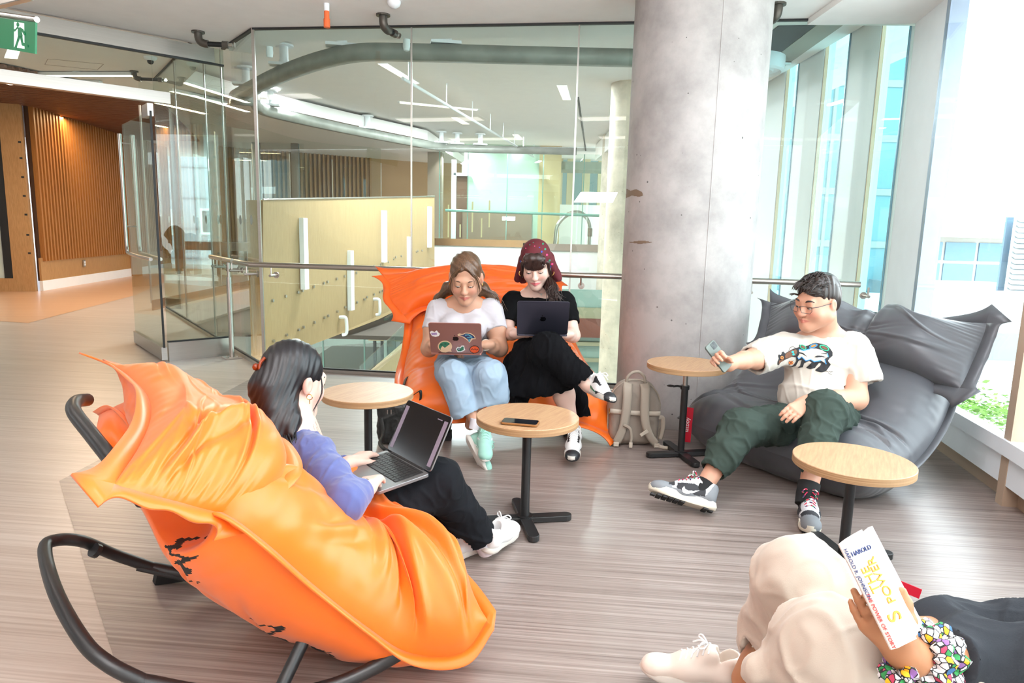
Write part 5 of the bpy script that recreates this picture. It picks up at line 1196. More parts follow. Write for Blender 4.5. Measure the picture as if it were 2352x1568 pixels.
def rrect(w, h, r, n=5):
    p = []
    for cx, cy, a0 in ((w/2-r, h/2-r, 0), (-w/2+r, h/2-r, 90), (-w/2+r, -h/2+r, 180), (w/2-r, -h/2+r, 270)):
        for i in range(n+1): a = math.radians(a0+90*i/n); p.append((cx+r*math.cos(a), cy+r*math.sin(a)))
    return p
def laptop(hingeL, hingeR, baseDir, lidDir, m, label, W=.304, D_=.212, keys=True, page=False):
    """hingeL/hingeR ends of the hinge seen by the user; baseDir from hinge to user, lidDir up the lid"""
    hl, hr = Vector(hingeL), Vector(hingeR); x = (hr-hl).normalized(); c = (hl+hr)/2; W = (hr-hl).length
    root = empty('laptop', tuple(c), 0, label, 'laptop')
    bd = Vector(baseDir); bd = (bd-x*bd.dot(x)).normalized(); nb = bd.cross(x).normalized()
    if nb.z < 0: nb = -nb
    Mb = Matrix.Identity(4)
    for i in range(3): Mb[i][0] = x[i]; Mb[i][1] = bd[i]; Mb[i][2] = nb[i]; Mb[i][3] = c[i]
    mb = MB(); mb.prism([(px, py+D_/2) for px, py in rrect(W, D_, .012)], -.011, 0); mb.xf(Mb).build('base', m, root, bevel=.0015, ws=True)
    if keys:
        MB().prism([(px, py+.062) for px, py in rrect(W*.86, .105, .003)], 0, .0006).xf(Mb).build('key_well', M_deck, root, ws=True)
        kb = MB()
        for r_ in range(6):
            n = 14; kw = W*.85/n
            for i in range(n):
                if r_ == 5 and 4 <= i <= 8: continue
                kb.box((-W*.425+kw*(i+.5), .016+r_*.0178, .0012), (kw*.86, .0155 if r_ else .009, .0016))
            if r_ == 5: kb.box((0-W*.425+kw*6.5, .016+r_*.0178, .0012), (kw*4.86, .0155, .0016))
        kb.xf(Mb).build('keys', M_key, root, ws=True)
        MB().prism([(px, py+.165) for px, py in rrect(.12, .078, .004)], 0, .0004).xf(Mb).build('trackpad', m, root, ws=True)
    ld = Vector(lidDir); ld = (ld-x*ld.dot(x)).normalized(); nl_ = ld.cross(x).normalized()
    if nl_.dot(bd) < 0: nl_ = -nl_
    Ml = Matrix.Identity(4)
    for i in range(3): Ml[i][0] = x[i]; Ml[i][1] = ld[i]; Ml[i][2] = nl_[i]; Ml[i][3] = c[i]
    mb = MB(); mb.prism([(px, py+D_/2+.004) for px, py in rrect(W, D_, .012)], -.005, 0); lid = mb.xf(Ml).build('lid', m, root, bevel=.001, ws=True)
    MB().prism([(px, py+D_/2+.004) for px, py in rrect(W-.004, D_-.004, .011)], 0, .0008).xf(Ml).build('screen', M_scr, lid, ws=True)
    if page:
        for q in (-1, 1): MB().box((q*(W*.43), D_*.5, .0012), (W*.075, D_*.82, .0006)).xf(Ml).build('page_margin', M_scr2, lid, ws=True)
        MB().box((W*.30, D_*.9, .0014), (W*.1, .003, .0004)).xf(Ml).build('menu_text', M_scr2, lid, ws=True)
    MB().tube([hl+x*.04+nb*.001, hr-x*.04+nb*.001], .004, 8).build('hinge', M_key, root, ws=True)
    return root, lid, Mb, Ml
def fruit_mark(Ml, c, s, m, parent, z=-.0058):
    o_ = []; 
    for i in range(40):
        a = 2*math.pi*i/40; r = 1+.08*math.cos(2*a)-.10*math.exp(-((a-math.pi/2)/.3)**2)-.07*math.exp(-((a-3*math.pi/2)/.3)**2)
        x, y = r*math.cos(a)*.5, r*math.sin(a)*.52; 
        if x > 0: 
            dx, dy = x-.62, y-.08; dd = math.hypot(dx, dy)
            if dd < .24: x -= (.24-dd)
        o_.append((c[0]+x*s, c[1]+y*s))
    b = MB(); b.prism(o_, z-.0004, z+.0003); lf = [(c[0]+x*s, c[1]+y*s) for x, y in ((.02, .56), (.06, .72), (.2, .86), (.18, .68), (.08, .58))]
    b.prism(lf, z-.0004, z+.0003); b.xf(Ml).build('lid_mark', m, parent, ws=True)
def person(P, label, group=None): return empty('person', (P[0], P[1], 0), 0, label, 'person', group)
M_cot_w = mat('white_cotton', 'c4c0c6', .85, sheen=.2, bump=.04, bscale=500); M_cot_k = mat('black_cotton', '09090b', .95, spec=.15); M_skirt = mat('black_linen', '07070a', .95, spec=.15, bump=.1, bscale=200)
M_denim = mat('light_denim', '9bb0c4', .8, bump=.08, bscale=600, var=.18, vscale=5); M_sock = mat('white_sock', 'e4dfe6', .9); M_gold = mat('gold', 'd9b36a', .25, 1)
M_w_rub = mat('white_rubber', 'ddd8d0', .5); M_k_rub = mat('black_rubber_sole', '1c1c1e', .6); M_mint = mat('mint_suede', '9fcfc0', .8, var=.1); M_wl = mat('white_leather', 'eceaea', .35); M_kl = mat('black_leather', '222226', .4); M_lace_w = mat('white_lace', 'eeeeee', .8)
# =============================================== woman in the white t-shirt
def woman_white():
    P = person(PY(1062, 820, 3.8), 'person with brown hair, white t-shirt and pale jeans typing beside the one in black')
    H = Head(PY(1070, 637, 3.80), (-.02, -.9, -.40), 0, 1.10)
    nb = PY(1067, 700, 3.90); sL, sR = PY(1006, 712, 3.90), PY(1130, 712, 3.90); eL, eR = PY(986, 800, 3.84), PY(1147, 800, 3.82); wL, wR = PY(1004, 794, 3.73), PY(1116, 792, 3.70)
    hip = PY(1063, 835, 3.93); kL, kR = PY(1043, 862, 3.52), PY(1122, 862, 3.52); aL, aR = PY(1090, 968, 3.50), PY(1080, 975, 3.60)
    lo, hi = box_of([H.P+[0, 0, .16], nb, sL, sR, eL, eR, wL, wR, hip, kL, kR, aL, aR], .1)
    F = Field(lo, hi, .0031); H.skull(F, nb, fat=.004, rn=.05)
    F.cone(nb, nb+(sL-nb)*.4, .05, .05, .05); F.cone(nb, nb+(sR-nb)*.4, .05, .05, .05)
    chest = (sL+sR)/2+Vector((0, .01, -.1)); F.cone(sL*.75+sR*.25, sR*.75+sL*.25, .055, .055, .05); F.cone(chest, hip, .10, .12, .06)
    for s_, e_, w_ in ((sL, eL, wL), (sR, eR, wR)):
        F.cone(s_, s_*.5+e_*.5, .058, .054, .04); F.cone(s_*.5+e_*.5, e_, .054, .047, .03); F.cone(e_, e_*.45+w_*.55, .046, .038, .02); F.cone(e_*.45+w_*.55, w_, .038, .026, .02)
    hand(F, wL, (.9, -.2, -.04), (-.1, .1, 1), -1, sc=.9); hand(F, wR, (-.9, -.2, -.04), (.1, .1, 1), 1, sc=.9)
    for k_, a_ in ((kL, aL), (kR, aR)): F.cone(hip, k_, .08, .05, .04); F.cone(k_, a_, .045, .03, .02)
    body = field_obj('body', F, M_skin1, P, tone=H.tone)
    H.face(P, mat('brown_brow', '5a4030', .7), .7)
    # shirt
    F = Field(lo, hi, .0045); F.cone(sL*.9+sR*.1, sR*.9+sL*.1, .06, .06, .05)
    F.ell(PY(1038, 752, 3.80), (.075, .07, .07), None, .05); F.ell(PY(1092, 752, 3.80), (.075, .07, .07), None, .05)
    F.cone(chest, PY(1064, 778, 3.9), .135, .125, .06, flat=((0, 1, 0), .8)); F.cone(PY(1064, 778, 3.9), hip, .125, .135, .05, flat=((0, 1, 0), .85))
    for s_, e_ in ((sL, eL), (sR, eR)):
        m_ = s_*.42+e_*.58; F.cone(s_, m_, .066, .068, .03); F.cut_local(m_, (e_-s_)+Vector((0, 0, .1)), .1)
    F.ell(nb+Vector((0, -.045, .004)), (.062, .066, .052), None, .01, 'sub'); F.ell(nb+Vector((0, .0, .04)), (.062, .06, .06), None, .01, 'sub')
    field_obj('t_shirt', F, M_cot_w, P, fold=lambda v: cloth_folds(26, .003, 3, (1, 1, .8), .0006)(v)*(.3+.7*(np.abs(v[:, 0]-chest.x) > .1)))
    nk = [nb+Vector((0, -.045, 0))+Vector((.071*math.cos(a), .071*math.sin(a)*.9, 0)) for a in [math.pi*i/14 for i in range(14, 29)]]
    # jeans
    lo2, hi2 = box_of([hip, kL, kR, aL, aR], .14); F = Field(lo2, hi2, .0048)
    F.ell(hip+Vector((0, .03, -.04)), (.175, .13, .1), None, .03)
    hemL, hemR = PY(1070, 948, 3.52), PY(1110, 940, 3.56)
    for k_, a_, s in ((kL, hemL, -1), (kR, hemR, 1)):
        F.cone(hip+Vector((s*.085, 0, -.03)), k_, .098, .080, .018); F.cone(k_, a_, .082, .078, .018)
    F.cone(kR+Vector((.02, 0, 0)), PY(1142, 905, 3.54), .075, .07, .018); F.cone(hip+Vector((0, 0, -.01)), (kL+kR)/2+Vector((0, .1, -.02)), .10, .075, .03)
    for k_, a_ in ((kL, hemL), (kR, hemR)): F.cut_local(a_, (a_-k_).normalized()+Vector((.15, 0, 0)), .13)
    F.cone(hemL-(kL-hemL)*.05+Vector((0, 0, .015)), hemL+Vector((.01, 0, -.05)), .066, .07, .004, 'sub')
    field_obj('jeans', F, M_denim, P, fold=cloth_folds(17, .007, 5, (1, 1, .8), .001))
    for i, (ad, hf) in enumerate(((.0, 1),)): MB().tube([PY(1095, 962, 3.47), PY(1091, 985, 3.46)], [.034, .033], 14).build('sock', M_sock, P, smooth=True, ws=True)
    st = dict(mats=[M_mint, M_wl], sole=M_w_rub, lace=mat('mint_lace', 'a8dccb', .8), solez=(0, .024), fn=lambda c: ((np.abs(c[:, 0]-.12-.02*np.round((c[:, 2]-.04)/.02)) < .009) & (np.abs(c[:, 1]) > .03) & (c[:, 2] < .075)).astype(int)|(c[:, 0] < .02).astype(int))
    shoe(P, PY(1113, 1040, 3.37), PY(1106, 984, 3.50)+Vector((.01, .03, -.02)), (.1, -.85, .5), st, .26)
    shoe(P, PY(1086, 1038, 3.40), PY(1068, 1003, 3.47), (.75, .5, .35), dict(st, tread=None), .25)
    # hair: centre parting, pulled back, long over both shoulders
    M_h = hair_mat('light_brown_hair', '3b2a1e', '6e4f37'); F = Field(H.P-.24, H.P+.24, .004)
    E = lambda c, r, k=.02, mode='add': F.ell(H.p(*c), np.array(r)*H.s, H.R, k, mode)
    E((0, -.016, .04), (.080, .099, .090)); E((0, -.06, -.02), (.072, .06, .08)); E((0, .095, -.03), (.063, .058, .098), .012, 'sub'); E((0, .1, .02), (.05, .04, .07), .012, 'sub')
    for q in (-1, 1): E((q*.085, .045, -.06), (.03, .06, .07), .01, 'sub')
    F.cone(H.p(0, .1, .122), H.p(0, -.03, .137), .004, .004, .008, 'sub')
    for q, tip in ((-1, [H.p(-.05, -.05, -.02), PY(1030, 662, 3.93), PY(1008, 686, 3.98), PY(990, 708, 4.02)]), (1, [H.p(.05, -.05, -.02), PY(1106, 662, 3.92), PY(1132, 682, 3.95), PY(1150, 706, 3.98)])):
        F.chain(tip, [.045, .034, .024, .014], .03)
    E((0, -.07, -.09), (.075, .05, .09), .03)
    field_obj('hair', F, M_h, P, fold=lambda v: .0016*np.sin(140*H.loc(v)[:, 0]+14*np.sin(9*v[:, 2])+50*H.loc(v)[:, 1]))
    strands('hair_strands', [[H.p(q*.012, .083, .1), H.p(q*.05, .085, .06), H.p(q*.066, .07, -.0), H.p(q*.068, .06, -.06)] for q in (-1, 1)]+[[H.p(-.07, -.03, .0), PY(1020, 670, 3.88), PY(1000, 695, 3.9), PY(978, 722, 3.95)], [H.p(.07, -.03, 0), PY(1112, 665, 3.86), PY(1140, 680, 3.87), PY(1158, 715, 3.9)]], .0028, M_h, P, 6, .006, 3)
    for q in (-1, 1): MB().tube([H.p(q*.083, .0, -.035)+Vector((0, 0, .009*math.sin(a)))+H.f*.009*math.cos(a) for a in [i*math.pi/5 for i in range(10)]], .0022, 6, closed=True).build('earring', M_gold, P, smooth=True, ws=True)
    MB().tube([wR+Vector((.027*math.cos(a), .01*math.sin(a), .027*math.sin(a))) for a in [i*math.pi/8 for i in range(16)]], .004, 8, closed=True).build('bracelet', mat('pearl', 'e6d3c0', .3), P, smooth=True, ws=True)
    bv = bvh_of(body); M_tat = mat('tattoo_ink', '6b5148', .6)
    for pl in ([(978, 745), (984, 741), (990, 744), (995, 752)], [(982, 750), (990, 746), (998, 748), (1000, 756)], [(988, 735), (991, 738)], [(990, 740), (997, 738), (1001, 744)]): decal('tattoo', band(pl, 1.4), bv, M_tat, P, .7)
    # laptop
    hl, hr = PY(1107, 811, 3.53), PY(990, 809, 3.53)
    root, lid, Mb_, Ml_ = laptop(hl, hr, (0, 1, .02), PY(1044, 756, 3.44)-PY(1048, 810, 3.53), M_alu_rose, 'rose pink laptop covered in stickers, on the lap of the woman in white', D_=.205)
    fruit_mark(Ml_, (0, .105), .03, mat('dark_mirror', '3a2d2c', .15, .9), lid)
    bl_ = MB(); 
    lb = BVHTree.FromPolygons([tuple(Ml_ @ Vector(v)) for v in [(-.16, 0, -.0052), (.16, 0, -.0052), (.16, .22, -.0052), (-.16, .22, -.0052)]], [(0, 1, 2, 3)])
    mw, mcr, mgn, mnv, mtl, mor_, mpk = [mat('sticker_'+n, c, .4) for n, c in (('white', 'e6e0dc'), ('cream', 'dcb894'), ('green', '2f6b4f'), ('navy', '28325c'), ('teal', '5b9fb0'), ('orange', 'd8501e'), ('pink', '9a7fa8'))]
    D_ = lambda nm, pl, m, l=.001: decal(nm, pl, lb, m, root, .45, l)
    D_('sticker', [(987, 762), (992, 759), (998, 762), (1003, 758), (1007, 763), (1011, 766), (1008, 771), (1001, 773), (992, 771)], mw); D_('sticker_books', [(990, 764), (1003, 763), (1004, 768), (992, 769)], mpk, .0014)
    D_('sticker', ring(1022, 795, 16.5, 13.5), mcr); D_('sticker_moon', ring(1022, 795, 14, 11), mgn, .0014); D_('sticker_cat', [(1012, 800), (1016, 794), (1022, 798), (1030, 792), (1034, 789), (1037, 796), (1034, 801), (1038, 807), (1030, 806), (1024, 809), (1014, 808)], mcr, .0018)
    for x, y, r in ((1014, 791, 2.6), (1023, 789, 2.8), (1031, 789, 2)): D_('sticker_dot', ring(x, y, r, r*.6, 8), mat('dark_green', '1f4a38', .5) if x == 1014 else bpy.data.materials['dark_green'], .002)
    D_('sticker', [(1051, 767), (1056, 765), (1062, 767), (1069, 763), (1080, 764), (1090, 770), (1093, 778), (1085, 779), (1079, 787), (1072, 780), (1066, 776), (1060, 772), (1052, 771)], mcr); D_('sticker_fish', [(1053, 768), (1062, 769), (1070, 765), (1080, 766), (1088, 771), (1091, 776), (1083, 776), (1078, 783), (1073, 778), (1066, 773)], mnv, .0014)
    D_('sticker_fish_line', band([(1068, 769), (1076, 768), (1084, 773)], 2.4), mtl, .0018); D_('sticker_fish_line', band([(1073, 775), (1080, 774), (1086, 776)], 1.6), mtl, .0018); D_('sticker_tail', ring(1078, 781, 2.6, 3.4, 10), mtl, .0018)
    D_('sticker', [(1047, 801), (1051, 796), (1057, 797), (1060, 793), (1066, 793), (1067, 799), (1069, 803), (1064, 806), (1058, 808), (1051, 808)], mw); D_('sticker_leaf', [(1049, 801), (1053, 798), (1058, 799), (1061, 795), (1065, 796), (1065, 803), (1058, 806), (1052, 806)], mgn, .0014); D_('sticker_dot', ring(1054, 801, 2, 1.8, 8), mpk, .0018)
    D_('sticker', ring(1090, 802, 11.5, 9), mat('sticker_black', '3a1c14', .5)); D_('sticker_badge', ring(1090, 802, 10, 7.6), mor_, .0014); D_('sticker_script', band([(1082, 803), (1085, 800), (1088, 803), (1091, 800), (1094, 803), (1098, 801)], 1.6), bpy.data.materials['sticker_black'], .0018)
woman_white()
# =============================================== woman in black with the red head scarf
def woman_black():
    P = person(PY(1240, 820, 3.95), 'person in black t-shirt and long skirt with dark red head scarf, legs crossed')
    H = Head(PY(1231, 607, 3.93), (-.10, -.9, -.42), .06, 1.06)
    nb = PY(1240, 668, 4.02); sL, sR = PY(1176, 692, 4.02), PY(1299, 692, 4.0); eL, eR = PY(1163, 765, 3.92), PY(1316, 770, 3.88); wL, wR = PY(1190, 768, 3.76), PY(1298, 768, 3.76)
    hip = PY(1238, 815, 4.0); kT = PY(1258, 800, 3.52); aT = PY(1350, 886, 3.42); kS = PY(1282, 850, 3.58); aS = PY(1317, 998, 3.60)
    lo, hi = box_of([H.P+[0, 0, .15], nb, sL, sR, eL, eR, wL, wR, hip, kT, aT, aS], .09)
    F = Field(lo, hi, .0031); H.skull(F, nb, rn=.047)
    F.cone(nb, nb+(sL-nb)*.4, .045, .045, .05); F.cone(nb, nb+(sR-nb)*.4, .045, .045, .05); chest = (sL+sR)/2+Vector((0, .01, -.1)); F.cone(chest, hip, .09, .11, .06); F.cone(sL, sR, .045, .045, .05)
    for s_, e_, w_ in ((sL, eL, wL), (sR, eR, wR)):
        F.cone(s_, e_, .048, .040, .03); F.cone(e_, e_*.5+w_*.5, .039, .034, .02); F.cone(e_*.5+w_*.5, w_, .034, .023, .02)
    hand(F, wL, (.8, -.35, 0), (-.1, .1, 1), -1); hand(F, wR, (-.8, -.35, 0), (.1, .1, 1), 1)
    F.cone(hip, kT, .08, .05, .04); F.cone(kT, aT, .048, .03, .02); F.cone(hip, kS, .08, .05, .04)
    mS = kS*.62+aS*.38; F.cone(kS, mS, .05, .055, .03); F.cone(mS, aS, .055, .031, .03); F.cone(aT, aT+Vector((.05, -.01, -.03)), .03, .03, .02)
    body = field_obj('body', F, M_skin2, P, tone=H.tone); H.face(P, mat('dark_brow', '2a1c18', .7), .7)
    F = Field(lo, hi, .0048); F.cone(sL*.92+sR*.08, sR*.92+sL*.08, .055, .055, .05)
    F.ell(PY(1212, 735, 3.93), (.07, .065, .065), None, .05); F.ell(PY(1262, 735, 3.93), (.07, .065, .065), None, .05)
    F.cone(chest, hip, .125, .115, .06, flat=((0, 1, 0), .85))
    for s_, e_ in ((sL, eL), (sR, eR)):
        m_ = s_*.34+e_*.66; F.cone(s_, m_, .060, .058, .03); F.cut_local(m_, e_-s_, .1)
    F.ell(nb+Vector((0, -.03, .012)), (.058, .06, .05), None, .01, 'sub')
    field_obj('t_shirt', F, M_cot_k, P, fold=cloth_folds(24, .0035, 13, (1, 1, .8), .0006))
    # skirt
    lo2, hi2 = box_of([hip, kT, aT, kS, PY(1210, 900, 3.6)], .16); F = Field(lo2, hi2, .0055)
    F.ell(hip+Vector((0, .02, -.05)), (.17, .14, .11), None, .03); F.cone(hip+Vector((-.05, 0, 0)), kT+Vector((-.0, 0, -.02)), .11, .085, .05)
    F.cone(kT, PY(1318, 856, 3.46), .085, .072, .05); F.cone(kS, PY(1292, 868, 3.55), .09, .075, .05)
    F.cone(PY(1215, 815, 3.72), PY(1200, 895, 3.62), .10, .10, .05); F.cone(PY(1250, 830, 3.6), PY(1238, 890, 3.56), .09, .095, .05); F.cone(PY(1185, 840, 3.8), PY(1190, 890, 3.7), .08, .09, .04)
    F.cone(PY(1318, 856, 3.46), PY(1345, 872, 3.44), .066, .055, .03); F.cone(PY(1320, 880, 3.68), PY(1345, 960, 3.72), .05, .035, .03)
    F.cut_local(PY(1348, 868, 3.44), (.75, -.1, -.75), .13); F.cut_local(PY(1255, 902, 3.56), (.12, 0, -1), .17)
    F.cone(PY(1322, 862, 3.45), PY(1362, 890, 3.42), .045, .05, .004, 'sub')
    field_obj('skirt', F, M_skirt, P, fold=lambda v: cloth_folds(20, .009, 17, (1.5, 1, .45), .0016)(v))
    # shoes
    def sf(c): 
        r = np.zeros(len(c), int); z, x, y = c[:, 2], c[:, 0], np.abs(c[:, 1])
        r[(x > .235) | ((z < .045) & (x > .16))] = 1; r[(x < .05) & (z < .08)] = 1; r[(x > .09) & (x < .17) & (z > .06) & (y > .022) & (y < .033)] = 1; r[(x > .07) & (x < .16) & (z < .055-.15*(x-.07)) & (y > .03) & (z > .035)] = 2; return r
    st = dict(mats=[M_wl, M_kl, mat('green_leather', '1f7a50', .4)], sole=M_w_rub, lace=M_lace_w, fn=sf, solez=(.012, .04))
    s1 = shoe(P, PY(1312, 1068, 3.355), PY(1321, 1012, 3.62), (0, .0, 1), st, .275); s1.name = 'shoe'
    for o_, t_, h_ in ((s1, PY(1312, 1068, 3.355), PY(1321, 1012, 3.62)),):
        t_.z = h_.z = .0
    s2 = shoe(P, PY(1388, 922, 3.30), PY(1348, 884, 3.45)+Vector((0, .02, -.03)), (.35, -.35, .85), st, .26)
    for o_ in (s1, s2):
        pass
    # head scarf, fringe, curly ponytail over the shoulder
    M_h = hair_mat('dark_brown_hair', '1d1210', '3c2620'); M_sc = mat('dark_red_scarf', '560f1b', .8, bump=.05, bscale=400)
    E = lambda F, c, r, k=.02, mode='add': F.ell(H.p(*c), np.array(r)*H.s, H.R, k, mode)
    F = Field(H.P-.25, H.P+.22, .004); E(F, (0, -.014, .05), (.081, .098, .085)); E(F, (0, -.07, -.01), (.078, .06, .085), .03)
    E(F, (0, .1, -.015), (.075, .075, .088), .01, 'sub')
    for q in (-1, 1):
        F.cone(H.p(q*.070, -.03, .01), H.p(q*.112, -.05, -.11), .030, .022, .03, flat=(H.f, 1.6)); F.cone(H.p(q*.04, -.07, -.03), H.p(q*.085, -.08, -.13), .04, .028, .03)
    E(F, (0, .02, -.07), (.066, .1, .09), .008, 'sub')
    sc = field_obj('head_scarf', F, M_sc, P, fold=lambda v: .0035*np.exp(-(np.sin(60*H.loc(v)[:, 0]+9*H.loc(v)[:, 2]+22*H.loc(v)[:, 1])/.4)**2)*(H.loc(v)[:, 2] < .06))
    F = Field(H.P-.24, H.P+.2, .004); E(F, (0, -.012, .036), (.0775, .095, .085)); E(F, (0, .1, -.045), (.058, .07, .085), .01, 'sub'); E(F, (0, .098, .015), (.05, .028, .018), .008, 'sub')
    E(F, (0, .072, .068), (.062, .03, .032), .02); E(F, (0, .088, .035), (.055, .013, .028), .012)
    for q in (-1, 1): F.chain([H.p(q*.068, .035, .03), H.p(q*.074, .03, -.02), H.p(q*.078, .012, -.07)], [.012, .008, .004], .01)
    F.chain([H.p(.05, -.05, -.05), PY(1262, 655, 3.96), PY(1270, 668, 3.9)], [.04, .03, .03], .03)
    field_obj('hair', F, M_h, P, fold=lambda v: .0015*np.sin(170*H.loc(v)[:, 0]+6*np.sin(20*H.loc(v)[:, 2])))
    R_ = random.Random(5); cur = []
    for i in range(150):
        a, b_ = R_.random()*6.28, R_.random(); c0 = PY(1262, 640, 3.93); c1_ = PY(1268, 662, 3.87); c2 = PY(1272+R_.uniform(-8, 8), 676+R_.uniform(-6, 10), 3.85)
        o_ = Vector((math.cos(a), math.sin(a)*.6, math.sin(a*1.7)))*.032*b_
        w_ = lambda k: Vector((math.sin(k*2+a), 0, math.cos(k*2.3+a)))*.009
        cur.append([c0+o_*.4, c0*.5+c1_*.5+o_*.8+w_(1), c1_+o_*1.2+w_(2), c2+o_+w_(3), c2+o_*.8+Vector((R_.uniform(-.02, .03), -.005, -.03*R_.random()))+w_(4)])
    strands('ponytail', cur, .0024, M_h, P, 1, .003, 8)
    fr_ = []
    for i in range(46):
        x = -.055+.11*i/45; fr_.append([H.p(x*.75, .062, .098), H.p(x*.95, .092, .065), H.p(x*1.08, .099-.25*abs(x), .038), H.p(x*1.1+.002*math.sin(i*5), .098-.4*abs(x), .012+.006*math.sin(i*2.3))])
    fr_ += [[H.p(q*.07, .03, .02), H.p(q*.082, .025, -.03), H.p(q*.085, .02, -.08)] for q in (-1, 1)]
    strands('fringe', fr_, .0026, M_h, P, 2, .0018, 6)
    for q in (-1, 1): MB().tube([H.p(q*.082, .004, -.05)+Vector((0, 0, .017*math.sin(a)))+Vector((.014*math.cos(a), 0, 0)) for a in [i*math.pi/7 for i in range(14)]], .0022, 6, closed=True).build('hoop_earring', M_gold, P, smooth=True, ws=True)
    bv = bvh_of(sc)
    for i, (x, y) in enumerate([(1217, 562), (1228, 565), (1239, 568), (1225, 557), (1208, 570), (1244, 578), (1252, 572), (1256, 585), (1196, 600), (1262, 598), (1268, 606), (1264, 612), (1247, 560)]):
        decal('scarf_flower', ring(x, y, 1.5 if i < 5 else 2.4, 1.2 if i < 5 else 2.6, 8), bv, mat('scarf_'+'gpb'[i % 3], ('1f7a5a', 'd23a72', '2c3a90')[i % 3], .7) if i < 3 else bpy.data.materials['scarf_'+'gpb'[i % 3]], P, .7)
    cx = PY(1240, 658, 3.86); q = bvh_of(body); h = q.ray_cast(Vector((0, 0, HC)), _ray(1243, 677).normalized()); cx = h[0]+Vector((0, -.006, 0)) if h[0] is not None else cx
    MB().box(cx, (.0025, .002, .02)).box(cx+Vector((0, 0, .003)), (.011, .002, .0025)).build('cross_pendant', M_steel, P, ws=True)
    MB().tube(smoothpath([cx+Vector((-.055, .06, .045)), cx+Vector((-.03, .012, .02)), cx+Vector((0, 0, .01)), cx+Vector((.03, .012, .02)), cx+Vector((.055, .06, .045))], 4), .0009, 5).build('necklace', M_steel, P, ws=True)
    hl, hr = PY(1303, 768, 3.60), PY(1187, 766, 3.60)
    root, lid, Mb_, Ml_ = laptop(hl, hr, (0, 1, 0), PY(1250, 711, 3.52)-PY(1246, 767, 3.60), M_alu_dark, 'dark grey laptop on the lap of the woman with the red head scarf', D_=.212)
    fruit_mark(Ml_, (0, .105), .03, mat('black_mirror', '101014', .1, .6), lid)
woman_black()
